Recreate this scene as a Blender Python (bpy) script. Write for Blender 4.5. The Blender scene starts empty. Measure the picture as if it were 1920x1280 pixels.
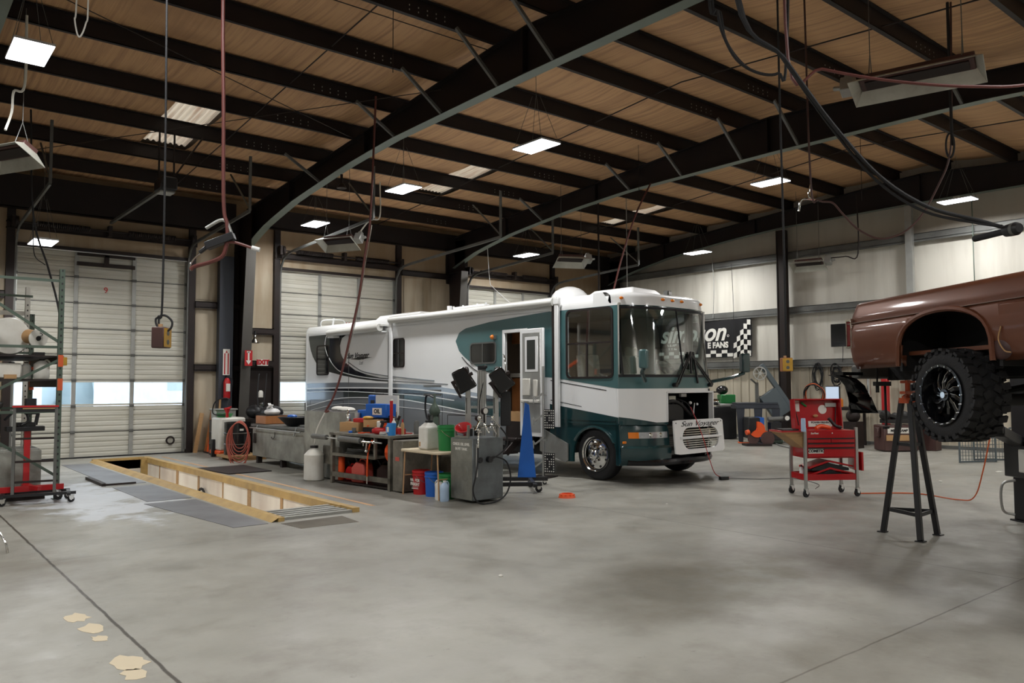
import bpy, math, random
from mathutils import Vector, Matrix, Euler
SC = bpy.context.scene
PI = math.pi
R = math.radians
random.seed(7)

# ---------------------------------------------------------------- camera
cam_d = bpy.data.cameras.new('camera')
cam = bpy.data.objects.new('camera', cam_d)
SC.collection.objects.link(cam)
SC.camera = cam
cam_d.sensor_width = 36.0
cam_d.lens = 36.0 * 1485.0 / 1920.0
cam_d.clip_end = 300
_p, _y, _r = R(3.14), R(50.67), R(-0.186)
_f = Vector((math.cos(_y) * math.cos(_p), math.sin(_y) * math.cos(_p), math.sin(_p)))
_rt = Vector((math.sin(_y), -math.cos(_y), 0))
_up = _rt.cross(_f)
_rt, _up = _rt * math.cos(_r) + _up * math.sin(_r), _up * math.cos(_r) - _rt * math.sin(_r)
cam.matrix_world = Matrix(((_rt.x, _up.x, -_f.x, 0), (_rt.y, _up.y, -_f.y, 0), (_rt.z, _up.z, -_f.z, 1.7), (0, 0, 0, 1)))

# ---------------------------------------------------------------- exposure and sky
SC.view_settings.view_transform = 'Standard'
SC.view_settings.look = 'None'
SC.view_settings.gamma = 1.0
SC.view_settings.use_curve_mapping = False
SC.view_settings.exposure = 0.42
LED_POWER = 95.0   # watts of each ceiling lamp
WORLD = 3.6
w = bpy.data.worlds.new('overcast sky')
SC.world = w
w.use_nodes = True
nt = w.node_tree
nt.nodes.clear()
bg = nt.nodes.new('ShaderNodeBackground')
tc = nt.nodes.new('ShaderNodeTexCoord')
sx = nt.nodes.new('ShaderNodeSeparateXYZ')
rmp = nt.nodes.new('ShaderNodeValToRGB')
out = nt.nodes.new('ShaderNodeOutputWorld')
nt.links.new(tc.outputs['Generated'], sx.inputs[0])
nt.links.new(sx.outputs['Z'], rmp.inputs[0])
nt.links.new(rmp.outputs[0], bg.inputs[0])
nt.links.new(bg.outputs[0], out.inputs[0])
rmp.color_ramp.elements[0].position = 0.0
rmp.color_ramp.elements[0].color = (0.86, 0.90, 0.97, 1)
rmp.color_ramp.elements[1].position = 0.6
rmp.color_ramp.elements[1].color = (0.76, 0.84, 0.97, 1)
bg.inputs[1].default_value = WORLD

# ---------------------------------------------------------------- materials
def hexc(h):
    v = [int(h[i:i + 2], 16) / 255 for i in (0, 2, 4)]
    return tuple(c / 12.92 if c <= .04045 else ((c + .055) / 1.055) ** 2.4 for c in v) + (1,)

M = {}

def mat(name, col, rough=.5, metal=0., var=0., scale=2., dirt=None, dscale=1.2, damt=.5, bump=0., bscale=30., coat=0., stretch=None, emit=None, spec=None, soft=.12):
    m = bpy.data.materials.new(name)
    m.use_nodes = True
    n, l = m.node_tree.nodes, m.node_tree.links
    b = n['Principled BSDF']
    c = hexc(col)
    b.inputs['Base Color'].default_value = c
    b.inputs['Roughness'].default_value = rough
    b.inputs['Metallic'].default_value = metal
    if coat:
        b.inputs['Coat Weight'].default_value = coat
        b.inputs['Coat Roughness'].default_value = .08
    if spec is not None:
        b.inputs['Specular IOR Level'].default_value = spec
    if emit:
        b.inputs['Emission Color'].default_value = hexc(emit[0])
        b.inputs['Emission Strength'].default_value = emit[1]
    if var or dirt or bump:
        t = n.new('ShaderNodeTexCoord')
        mp = n.new('ShaderNodeMapping')
        l.new(t.outputs['Object'], mp.inputs[0])
        if stretch:
            mp.inputs['Scale'].default_value = stretch
        last = None
        if var:
            nz = n.new('ShaderNodeTexNoise')
            nz.inputs['Scale'].default_value = scale
            nz.inputs['Detail'].default_value = 6
            l.new(mp.outputs[0], nz.inputs[0])
            mx = n.new('ShaderNodeMix')
            mx.data_type = 'RGBA'
            l.new(nz.outputs[0], mx.inputs[0])
            mx.inputs[6].default_value = tuple(min(1, x * (1 + var)) for x in c[:3]) + (1,)
            mx.inputs[7].default_value = tuple(x * (1 - var) for x in c[:3]) + (1,)
            last = mx.outputs[2]
        if dirt:
            nz = n.new('ShaderNodeTexNoise')
            nz.inputs['Scale'].default_value = dscale
            nz.inputs['Detail'].default_value = 8
            nz.inputs['Roughness'].default_value = .65
            l.new(mp.outputs[0], nz.inputs[0])
            rp = n.new('ShaderNodeMapRange')
            rp.inputs['From Min'].default_value = .62 - soft - damt * .3
            rp.inputs['From Max'].default_value = .62 + soft - damt * .1
            l.new(nz.outputs[0], rp.inputs[0])
            mx = n.new('ShaderNodeMix')
            mx.data_type = 'RGBA'
            ml = n.new('ShaderNodeMath')
            ml.operation = 'MULTIPLY'
            ml.inputs[1].default_value = min(1., damt * 1.3)
            l.new(rp.outputs[0], ml.inputs[0])
            l.new(ml.outputs[0], mx.inputs[0])
            if last:
                l.new(last, mx.inputs[6])
            else:
                mx.inputs[6].default_value = c
            mx.inputs[7].default_value = hexc(dirt)
            last = mx.outputs[2]
        if last:
            l.new(last, b.inputs['Base Color'])
        if bump:
            nz = n.new('ShaderNodeTexNoise')
            nz.inputs['Scale'].default_value = bscale
            nz.inputs['Detail'].default_value = 4
            l.new(mp.outputs[0], nz.inputs[0])
            bp = n.new('ShaderNodeBump')
            bp.inputs['Strength'].default_value = bump
            bp.inputs['Distance'].default_value = .02
            l.new(nz.outputs[0], bp.inputs['Height'])
            l.new(bp.outputs[0], b.inputs['Normal'])
    M[name] = m
    return m

def thin_glass(name, tint, gloss=.12, top=.9):
    m = bpy.data.materials.new(name)
    m.use_nodes = True
    n, l = m.node_tree.nodes, m.node_tree.links
    n.clear()
    o = n.new('ShaderNodeOutputMaterial')
    tr = n.new('ShaderNodeBsdfTransparent')
    tr.inputs[0].default_value = hexc(tint)
    gl = n.new('ShaderNodeBsdfGlossy')
    gl.inputs['Roughness'].default_value = .03
    fr = n.new('ShaderNodeLayerWeight')
    fr.inputs[0].default_value = .35
    mr = n.new('ShaderNodeMapRange')
    mr.inputs['To Min'].default_value = gloss
    mr.inputs['To Max'].default_value = top
    mx = n.new('ShaderNodeMixShader')
    l.new(fr.outputs['Fresnel'], mr.inputs[0])
    l.new(mr.outputs[0], mx.inputs[0])
    l.new(tr.outputs[0], mx.inputs[1])
    l.new(gl.outputs[0], mx.inputs[2])
    l.new(mx.outputs[0], o.inputs[0])
    M[name] = m

mat('steel_dark', '241d1c', .55, .3, var=.25, scale=3, dirt='35261f', damt=.4)
mat('beam_dark', '191313', .55, .3, var=.25, scale=3, dirt='291d19', damt=.4)
mat('steel_green', '6f7a72', .5, .2, var=.15)
mat('steel_grey', '6d6e6b', .5, .3, var=.15, dirt='3b3733', damt=.45)
mat('galv', 'a9aaa6', .42, .55, var=.12, scale=6, dirt='6f6a62', damt=.3)
mat('chrome', 'd8d8d6', .12, 1.)
mat('alu', 'b9bab8', .32, .8, var=.08)
mat('black', '17171a', .45)
mat('black_gloss', '101114', .18, coat=.4)
mat('rubber', '1b1b1d', .75, var=.2, scale=5, bump=.2, bscale=60)
mat('white_plastic', 'd6d4cc', .4, var=.05, dirt='a39a88', damt=.25, dscale=3)
mat('jug_white', 'd9d8d2', .35, var=.05, dirt='b7ae98', damt=.3, dscale=4)
mat('red', 'b0141a', .4, coat=.2)
mat('tool_red', 'a80f18', .3, var=.05, coat=.4)
mat('orange', 'e0521a', .45)
mat('amber', 'e07a12', .25, coat=.5)
mat('blue', '1d5fb8', .4)
mat('lift_blue', '1b62bd', .42, var=.05)
mat('green', '1f7a3c', .4)
mat('kerb_yellow', 'b99a5e', .6, var=.2, dirt='8a6f45', damt=.45, dscale=3)
mat('yellow', 'c79a32', .5, var=.15, dirt='6b5326', damt=.35, dscale=4)
mat('wood', 'a9855a', .6, var=.25, scale=3, stretch=(2, 2, 14))
mat('oak', 'a0683c', .45, var=.2, scale=2.5, stretch=(9, 9, .9))
mat('card', 'b08a5e', .8, var=.12)
mat('paper', 'dcdad2', .7)
mat('white', 'dedede', .45)
mat('red_hose', '5f302b', .5, var=.1)
mat('orange_cord', 'd9622c', .5)
mat('brown_machine', '4f3430', .5, var=.15, dirt='2a2020', damt=.4)
mat('bench_steel', '8a867b', .5, .35, var=.2, scale=4, dirt='2c2620', damt=.6, dscale=3)
mat('tank_grey', 'a5a69d', .5, .15, var=.12, scale=3, dirt='47413a', damt=.55, dscale=1.6)
mat('screen_dark', '0b0c0f', .15, coat=.5)
thin_glass('pane', 'e6eef2', .04, .35)
thin_glass('clear_glass', 'b9c8c2', .16)
thin_glass('tint_glass', '3a3b3c', .22)

# ---------------------------------------------------------------- mesh builder
class MB:
    def __init__(s):
        s.v, s.f, s.m, s.T = [], [], [], Matrix.Identity(4)

    def add(s, vs, fs, mi=0):
        b = len(s.v)
        T = s.T
        s.v += [tuple(T @ Vector(p)) for p in vs]
        s.f += [tuple(b + i for i in f) for f in fs]
        s.m += [mi] * len(fs)
        return s

    def box(s, x, y, z, a, b, c, rz=0, m=0, rot=None):
        """centre x,y,z and full sizes a,b,c"""
        q = Euler(rot).to_matrix() if rot else Matrix.Rotation(rz, 3, 'Z')
        vs = [Vector((x, y, z)) + q @ Vector((i * a / 2, j * b / 2, k * c / 2)) for i in (-1, 1) for j in (-1, 1) for k in (-1, 1)]
        return s.add(vs, [(0, 1, 3, 2), (4, 6, 7, 5), (0, 4, 5, 1), (2, 3, 7, 6), (0, 2, 6, 4), (1, 5, 7, 3)], m)

    def bb(s, x0, x1, y0, y1, z0, z1, m=0):
        return s.box((x0 + x1) / 2, (y0 + y1) / 2, (z0 + z1) / 2, x1 - x0, y1 - y0, z1 - z0, m=m)

    def cyl(s, p, q, r, r2=None, n=12, m=0, cap=True):
        p, q = Vector(p), Vector(q)
        r2 = r if r2 is None else r2
        d = (q - p).normalized()
        a = d.orthogonal().normalized()
        b = d.cross(a)
        vs = []
        for c, rr in ((p, r), (q, r2)):
            for i in range(n):
                t = 2 * PI * i / n
                vs.append(c + (a * math.cos(t) + b * math.sin(t)) * rr)
        fs = [(i, (i + 1) % n, n + (i + 1) % n, n + i) for i in range(n)]
        if cap:
            fs += [tuple(range(n))[::-1], tuple(range(n, 2 * n))]
        return s.add(vs, fs, m)

    def bar(s, p, q, a, b=None, m=0, up=(0, 0, 1)):
        """rectangular bar from p to q, section a (side) by b (up)"""
        p, q = Vector(p), Vector(q)
        b = b or a
        d = (q - p).normalized()
        u = Vector(up)
        if abs(d.dot(u)) > .98:
            u = Vector((0, 1, 0))
        sd = d.cross(u).normalized()
        u = sd.cross(d)
        vs = [c + sd * i * a / 2 + u * j * b / 2 for c in (p, q) for i, j in ((-1, -1), (1, -1), (1, 1), (-1, 1))]
        return s.add(vs, [(0, 1, 2, 3), (7, 6, 5, 4), (0, 4, 5, 1), (1, 5, 6, 2), (2, 6, 7, 3), (3, 7, 4, 0)], m)

    def tube(s, pts, r, n=8, m=0, curve=True, closed=False, sub=6):
        P = [Vector(p) for p in pts]
        if curve and len(P) > 2:
            Q = []
            N = len(P)
            for i in range(N if closed else N - 1):
                a = P[(i - 1) % N] if (closed or i > 0) else P[0] * 2 - P[1]
                b, c = P[i], P[(i + 1) % N]
                d = P[(i + 2) % N] if (closed or i + 2 < N) else P[-1] * 2 - P[-2]
                for k in range(sub):
                    t = k / sub
                    Q.append(.5 * ((2 * b) + (c - a) * t + (2 * a - 5 * b + 4 * c - d) * t * t + (3 * b - a - 3 * c + d) * t ** 3))
            if not closed:
                Q.append(P[-1])
            P = Q
        N = len(P)
        vs, fs = [], []
        u = None
        for i in range(N):
            d = (P[(i + 1) % N] - P[i - 1]) if closed else (P[min(i + 1, N - 1)] - P[max(i - 1, 0)])
            d.normalize()
            if u is None:
                u = d.orthogonal().normalized()
            u = (u - d * u.dot(d)).normalized()
            w_ = d.cross(u)
            rr = r[i * len(r) // N] if isinstance(r, (list, tuple)) else r
            for k in range(n):
                t = 2 * PI * k / n
                vs.append(P[i] + (u * math.cos(t) + w_ * math.sin(t)) * rr)
        for i in range(N if closed else N - 1):
            j = (i + 1) % N
            for k in range(n):
                fs.append((i * n + k, i * n + (k + 1) % n, j * n + (k + 1) % n, j * n + k))
        if not closed:
            fs += [tuple(range(n))[::-1], tuple(range((N - 1) * n, N * n))]
        return s.add(vs, fs, m)

    def lathe(s, prof, c=(0, 0, 0), axis='z', n=24, m=0, ang=2 * PI, mats=None):
        c = Vector(c)
        ax = {'z': lambda r, t, h: Vector((r * math.cos(t), r * math.sin(t), h)),
              'x': lambda r, t, h: Vector((h, r * math.cos(t), r * math.sin(t))),
              'y': lambda r, t, h: Vector((r * math.sin(t), h, r * math.cos(t)))}[axis]
        full = abs(ang - 2 * PI) < 1e-6
        k = n if full else n + 1
        vs = [c + ax(max(r, 1e-4), ang * i / n, h) for r, h in prof for i in range(k)]
        b = len(s.v)
        fs, ms = [], []
        for j in range(len(prof) - 1):
            for i in range(n):
                i2 = (i + 1) % k
                fs.append((j * k + i, j * k + i2, (j + 1) * k + i2, (j + 1) * k + i))
                ms.append(mats[j] if mats else m)
        s.add(vs, fs, m)
        s.m[-len(ms):] = ms
        return s

    def prism(s, pts, plane, a, b, m=0):
        """extrude a 2D outline between a and b along the axis missing from plane"""
        f = {'xy': lambda u, v, t: (u, v, t), 'xz': lambda u, v, t: (u, t, v), 'yz': lambda u, v, t: (t, u, v)}[plane]
        n = len(pts)
        vs = [f(u, v, a) for u, v in pts] + [f(u, v, b) for u, v in pts]
        fs = [(i, (i + 1) % n, n + (i + 1) % n, n + i) for i in range(n)] + [tuple(range(n))[::-1], tuple(range(n, 2 * n))]
        return s.add(vs, fs, m)

    def poly(s, pts, m=0):
        return s.add(pts, [tuple(range(len(pts)))], m)

    def ball(s, c, r, n=12, k=8, m=0, sc=(1, 1, 1)):
        prof = [(r * math.sin(PI * i / k), -r * math.cos(PI * i / k)) for i in range(k + 1)]
        T = s.T
        s.T = T @ Matrix.Translation(c) @ Matrix.Diagonal((*sc, 1))
        s.lathe(prof, n=n, m=m)
        s.T = T
        return s

    def grid(s, f, nu, nv, m=0):
        vs = [f(i / nu, j / nv) for j in range(nv + 1) for i in range(nu + 1)]
        fs = [(j * (nu + 1) + i, j * (nu + 1) + i + 1, (j + 1) * (nu + 1) + i + 1, (j + 1) * (nu + 1) + i) for j in range(nv) for i in range(nu)]
        return s.add(vs, fs, m)

    def obj(s, name, mats, parent=None, at=None, rot=None, smooth=True, bevel=0, seg=1, label=None, solid=0, fix=True):
        """world-space build (at = origin, vertices shifted) unless the builder was local (at given with rot)"""
        me = bpy.data.meshes.new(name)
        if at is not None and rot is None:
            a = Vector(at)
            me.from_pydata([tuple(Vector(v) - a) for v in s.v], [], s.f)
        else:
            me.from_pydata(s.v, [], s.f)
        if isinstance(mats, str):
            mats = [mats]
        for k in mats:
            me.materials.append(M[k])
        for p, i in zip(me.polygons, s.m):
            p.material_index = i
        if fix:
            import bmesh
            bm = bmesh.new()
            bm.from_mesh(me)
            if smooth:
                bmesh.ops.remove_doubles(bm, verts=bm.verts, dist=2e-5)
            bmesh.ops.recalc_face_normals(bm, faces=bm.faces)
            bm.to_mesh(me)
            bm.free()
        if smooth:
            try:
                me.shade_smooth()
                me.set_sharp_from_angle(angle=R(38))
            except Exception:
                pass
        o = bpy.data.objects.new(name, me)
        SC.collection.objects.link(o)
        if at is not None:
            o.location = at
            if rot is not None:
                o.rotation_euler = rot
        if parent:
            o.parent = parent
        if solid:
            md = o.modifiers.new('thick', 'SOLIDIFY')
            md.thickness = solid
            md.offset = 0
        if bevel:
            md = o.modifiers.new('edge', 'BEVEL')
            md.width = bevel
            md.segments = seg
            md.limit_method = 'ANGLE'
            md.angle_limit = R(40)
        if label:
            o['label'] = label
        return o

def tag(o, label, cat, group=None, kind=None):
    o['label'] = label
    o['category'] = cat
    if group:
        o['group'] = group
    if kind:
        o['kind'] = kind
    return o

def thing(name, label, cat, loc=(0, 0, 0), rz=0, group=None, rot=None):
    o = bpy.data.objects.new(name, None)
    o.empty_display_size = .1
    SC.collection.objects.link(o)
    o.location = loc
    o.rotation_euler = rot if rot else (0, 0, rz)
    return tag(o, label, cat, group)

def struct(o):
    o['kind'] = 'structure'
    return o

def dup(root, loc, rz=None, label=None, group=None):
    def cp(o, par):
        c = o.copy()
        SC.collection.objects.link(c)
        if par:
            c.parent = par
        for ch in list(o.children):
            cp(ch, c)
        return c
    r_ = cp(root, None)
    r_.location = loc
    if rz is not None:
        r_.rotation_euler = (0, 0, rz)
    if label:
        r_['label'] = label
    if group:
        r_['group'] = group
    return r_

def txt(body, size, loc, rot, m, parent=None, name='lettering', shear=0, bold=0, align='CENTER', sx=1, label=None, ext=.0008, space=1.):
    c = bpy.data.curves.new(name, 'FONT')
    c.body = body
    c.size = size
    c.shear = shear
    c.offset = bold
    c.align_x = align
    c.align_y = 'CENTER'
    c.extrude = ext
    c.space_character = space
    c.materials.append(M[m])
    tmp = bpy.data.objects.new(name, c)
    SC.collection.objects.link(tmp)
    bpy.context.view_layer.update()
    me = bpy.data.meshes.new_from_object(tmp)
    bpy.data.objects.remove(tmp)
    o = bpy.data.objects.new(name, me)
    SC.collection.objects.link(o)
    o.location = loc
    o.rotation_euler = rot
    o.scale = (sx, 1, 1)
    if parent:
        o.parent = parent
    if label:
        o['label'] = label
    return o

FACE_NY = (PI / 2, 0, 0)          # reads from the -Y side
FACE_NX = (PI / 2, 0, -PI / 2)    # reads from the -X side
# ================================================================ building shell
YW, XW = 21.05, 22.0
YF, XL = -2.5, -9.0
RIDGE = 9.25
def zt(y):
    return 7.3 - .077 * abs(y - RIDGE)

# ---- extra materials of the shell
def concrete():
    m = bpy.data.materials.new('concrete')
    m.use_nodes = True
    n, l = m.node_tree.nodes, m.node_tree.links
    b = n['Principled BSDF']
    t = n.new('ShaderNodeTexCoord')
    def noise(sc, det=6, rough=.55, stretch=None):
        nz = n.new('ShaderNodeTexNoise')
        nz.inputs['Scale'].default_value = sc
        nz.inputs['Detail'].default_value = det
        nz.inputs['Roughness'].default_value = rough
        if stretch:
            mp = n.new('ShaderNodeMapping')
            mp.inputs['Scale'].default_value = stretch
            l.new(t.outputs['Object'], mp.inputs[0])
            l.new(mp.outputs[0], nz.inputs[0])
        else:
            l.new(t.outputs['Object'], nz.inputs[0])
        return nz.outputs[0]
    def rng(s, a, b_, lo=0, hi=1):
        r_ = n.new('ShaderNodeMapRange')
        for k, v in zip(('From Min', 'From Max', 'To Min', 'To Max'), (a, b_, lo, hi)):
            r_.inputs[k].default_value = v
        l.new(s, r_.inputs[0])
        return r_.outputs[0]
    def mix(f, a, b_):
        x = n.new('ShaderNodeMix')
        x.data_type = 'RGBA'
        if isinstance(f, float):
            x.inputs[0].default_value = f
        else:
            l.new(f, x.inputs[0])
        for k, v in ((6, a), (7, b_)):
            if isinstance(v, tuple):
                x.inputs[k].default_value = v
            else:
                l.new(v, x.inputs[k])
        return x.outputs[2]
    c = mix(rng(noise(.35, 8, .6), .35, .65), hexc('a4a299'), hexc('8a8880'))
    c = mix(rng(noise(1.6, 8, .65), .5, .78, 0, .6), c, hexc('6e685c'))
    c = mix(rng(noise(.16, 4, .6), .53, .66, 0, .55), c, hexc('675f52'))
    c = mix(rng(noise(9, 4, .7), .64, .74, 0, .35), c, hexc('575148'))
    # saw-cut joints: thin dark lines parallel to the walls
    sp = n.new('ShaderNodeSeparateXYZ')
    l.new(t.outputs['Object'], sp.inputs[0])
    wob = rng(noise(4, 3), 0, 1, -.012, .012)
    def line(axis, pos, wd, lim=None):
        a = n.new('ShaderNodeMath')
        a.operation = 'ADD'
        l.new(sp.outputs[axis], a.inputs[0])
        l.new(wob, a.inputs[1])
        s_ = n.new('ShaderNodeMath')
        s_.operation = 'SUBTRACT'
        l.new(a.outputs[0], s_.inputs[0])
        s_.inputs[1].default_value = pos
        ab = n.new('ShaderNodeMath')
        ab.operation = 'ABSOLUTE'
        l.new(s_.outputs[0], ab.inputs[0])
        return rng(ab.outputs[0], wd * .5, wd, 1, 0)
    for ax, pos, wd, amt in (('X', 1.46, .016, .9), ('X', 7.85, .010, .7), ('X', 14.2, .01, .6), ('Y', 8.9, .007, .45), ('Y', 2.6, .01, .6), ('Y', 15.2, .008, .4)):
        f = rng(line(ax, pos, wd), 0, 1, 0, amt)
        c = mix(f, c, hexc('3a342c'))
    # dusty white spill with bluish daylight reflection painted in, by the far left door
    sub = n.new('ShaderNodeVectorMath')
    sub.operation = 'SUBTRACT'
    l.new(t.outputs['Object'], sub.inputs[0])
    sub.inputs[1].default_value = (2.75, 13.3, 0)
    sc_ = n.new('ShaderNodeVectorMath')
    sc_.operation = 'MULTIPLY'
    l.new(sub.outputs[0], sc_.inputs[0])
    sc_.inputs[1].default_value = (1 / 1.15, 1 / 3.4, 0)
    ln = n.new('ShaderNodeVectorMath')
    ln.operation = 'LENGTH'
    l.new(sc_.outputs[0], ln.inputs[0])
    nz = noise(1.5, 8, .6)
    ad = n.new('ShaderNodeMath')
    ad.operation = 'MULTIPLY_ADD'
    l.new(nz, ad.inputs[0])
    ad.inputs[1].default_value = -2.6
    l.new(ln.outputs['Value'], ad.inputs[2])
    spill_glare = rng(ad.outputs[0], -.85, -.62, 1, 0)
    c = mix(rng(spill_glare, 0, 1, 0, .75), c, hexc('c9cdd2'))
    # oily dark patches under the vehicles
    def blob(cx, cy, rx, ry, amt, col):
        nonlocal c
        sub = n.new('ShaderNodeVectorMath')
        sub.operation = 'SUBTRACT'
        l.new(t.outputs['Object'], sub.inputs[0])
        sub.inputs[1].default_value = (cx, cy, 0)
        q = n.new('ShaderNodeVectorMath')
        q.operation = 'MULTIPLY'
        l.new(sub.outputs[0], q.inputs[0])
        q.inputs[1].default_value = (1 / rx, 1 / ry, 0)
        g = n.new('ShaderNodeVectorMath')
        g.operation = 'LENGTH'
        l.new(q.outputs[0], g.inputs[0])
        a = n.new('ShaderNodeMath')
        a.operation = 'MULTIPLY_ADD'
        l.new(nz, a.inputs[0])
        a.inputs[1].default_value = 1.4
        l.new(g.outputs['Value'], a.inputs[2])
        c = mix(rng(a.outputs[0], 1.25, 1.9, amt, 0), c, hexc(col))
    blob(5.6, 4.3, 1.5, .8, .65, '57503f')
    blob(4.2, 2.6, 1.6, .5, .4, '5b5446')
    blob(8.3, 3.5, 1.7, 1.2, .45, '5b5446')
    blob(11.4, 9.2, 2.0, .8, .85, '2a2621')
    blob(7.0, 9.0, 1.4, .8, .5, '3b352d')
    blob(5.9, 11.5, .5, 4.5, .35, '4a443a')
    l.new(c, b.inputs['Base Color'])
    l.new(rng(noise(2.2, 6, .6), .35, .7, .34, .58), b.inputs['Roughness'])
    bp = n.new('ShaderNodeBump')
    bp.inputs['Strength'].default_value = .12
    bp.inputs['Distance'].default_value = .01
    l.new(noise(14, 6, .7), bp.inputs['Height'])
    l.new(bp.outputs[0], b.inputs['Normal'])
    M['concrete'] = m
concrete()

def streaked(name, base, stain, stain2, sc=(3, 3, .35), amt=.5, rough=.6, top=None, bump=.25):
    """vinyl / painted sheet with run marks down its height; `top` = (z0,z1) band that is sootier"""
    m = bpy.data.materials.new(name)
    m.use_nodes = True
    n, l = m.node_tree.nodes, m.node_tree.links
    b = n['Principled BSDF']
    b.inputs['Roughness'].default_value = rough
    t = n.new('ShaderNodeTexCoord')
    def noise(s, stretch, det=6):
        mp = n.new('ShaderNodeMapping')
        mp.inputs['Scale'].default_value = stretch
        l.new(t.outputs['Object'], mp.inputs[0])
        nz = n.new('ShaderNodeTexNoise')
        nz.inputs['Scale'].default_value = s
        nz.inputs['Detail'].default_value = det
        l.new(mp.outputs[0], nz.inputs[0])
        return nz.outputs[0]
    def rng(s, a, b_, lo=0, hi=1):
        r_ = n.new('ShaderNodeMapRange')
        for k, v in zip(('From Min', 'From Max', 'To Min', 'To Max'), (a, b_, lo, hi)):
            r_.inputs[k].default_value = v
        l.new(s, r_.inputs[0])
        return r_.outputs[0]
    def mix(f, a, b_):
        x = n.new('ShaderNodeMix')
        x.data_type = 'RGBA'
        l.new(f, x.inputs[0])
        for k, v in ((6, a), (7, b_)):
            if isinstance(v, tuple):
                x.inputs[k].default_value = v
            else:
                l.new(v, x.inputs[k])
        return x.outputs[2]
    s1 = noise(1.0, sc)
    c = mix(rng(s1, .45, .72, 0, amt), hexc(base), hexc(stain))
    c = mix(rng(noise(.7, (1, 1, 1), 4), .52, .72, 0, amt), c, hexc(stain2))
    if top:
        sp = n.new('ShaderNodeSeparateXYZ')
        l.new(t.outputs['Object'], sp.inputs[0])
        c = mix(rng(sp.outputs['Z'], top[0], top[1], 0, top[2]), c, hexc(top[3]))
    l.new(c, b.inputs['Base Color'])
    bp = n.new('ShaderNodeBump')
    bp.inputs['Strength'].default_value = bump
    bp.inputs['Distance'].default_value = .03
    l.new(s1, bp.inputs['Height'])
    l.new(bp.outputs[0], b.inputs['Normal'])
    M[name] = m
streaked('vinyl_door_wall', 'b9ad98', '8a7354', '9b8a70', amt=.65, top=(4.6, 5.6, .75, '9a7c58'))
streaked('vinyl_right', 'cfcbc0', 'a39d90', 'b5afa2', amt=.45, top=(5.45, 5.9, .75, '93897a'))
streaked('liner_panel', 'c4bba8', '8d8371', 'a69d8b', amt=.5)
streaked('insul', 'c39a70', '896549', 'a27c5a', sc=(14, .5, 3), amt=.7, rough=.75, bump=.6)
streaked('door_paint', 'c0beb3', '8f8873', 'b2ac9b', sc=(.5, .5, 9), amt=.4, bump=.0)
streaked('pit_wood', 'e6e0d4', 'a58a78', 'bfa48f', sc=(2, 2, .5), amt=.45)
streaked('skylight', 'b8a890', '7c5236', '96765c', sc=(16, 1, 1), amt=.6)

# ---- floor with the pit opening
PX0, PX1, PY0, PY1 = 4.16, 5.14, 10.0, 19.85
fl = MB()
for a, b, c, d in ((XL, PX0, YF, YW + .1), (PX1, XW + .1, YF, YW + .1), (PX0, PX1, YF, PY0), (PX0, PX1, PY1, YW + .1)):
    fl.bb(a, b, c, d, -.2, 0)
struct(fl.obj('floor', 'concrete', smooth=False))

# ---- ceiling: sagging insulation blanket between the purlins
PUR_D = [9.92 + 1.62 * k for k in range(7)]
PUR_N = [8.58 - 1.55 * k for k in range(8)]
def sag(y):
    P = sorted(PUR_D + PUR_N + [YW, YF])
    for a, b in zip(P, P[1:]):
        if a <= y <= b:
            return .07 * math.sin(PI * (y - a) / (b - a))
    return 0
SKY = [(4.43, 5.37), (11.36, 12.22), (18.25, 19.1)]
SKY_Y = (14.95, 17.98)
ce = MB()
ys = sorted(set([round(YF + (YW - YF) * i / 150, 3) for i in range(151)] + [SKY_Y[0], SKY_Y[1], RIDGE]))
xs = sorted(set([XL + .8 * i for i in range(int((XW - XL) / .8) + 1)] + [XW] + [v for s_ in SKY for v in s_]))
for i in range(len(xs) - 1):
    for j in range(len(ys) - 1):
        xm, ym = (xs[i] + xs[i + 1]) / 2, (ys[j] + ys[j + 1]) / 2
        if SKY_Y[0] < ym < SKY_Y[1] and any(a < xm < b for a, b in SKY):
            continue
        q = []
        for x, y in ((xs[i], ys[j]), (xs[i + 1], ys[j]), (xs[i + 1], ys[j + 1]), (xs[i], ys[j + 1])):
            q.append((x, y, zt(y) + .31 - sag(y) * (1 + .35 * math.sin(x * 1.7 + y * .6))))
        ce.poly(q)
o = ce.obj('ceiling', 'insul', smooth=False, fix=False)
import bmesh as _bm
_b = _bm.new()
_b.from_mesh(o.data)
_bm.ops.remove_doubles(_b, verts=_b.verts, dist=1e-4)
_bm.ops.recalc_face_normals(_b, faces=_b.faces)
_b.to_mesh(o.data)
_b.free()
o.data.shade_smooth()
struct(o)
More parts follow.
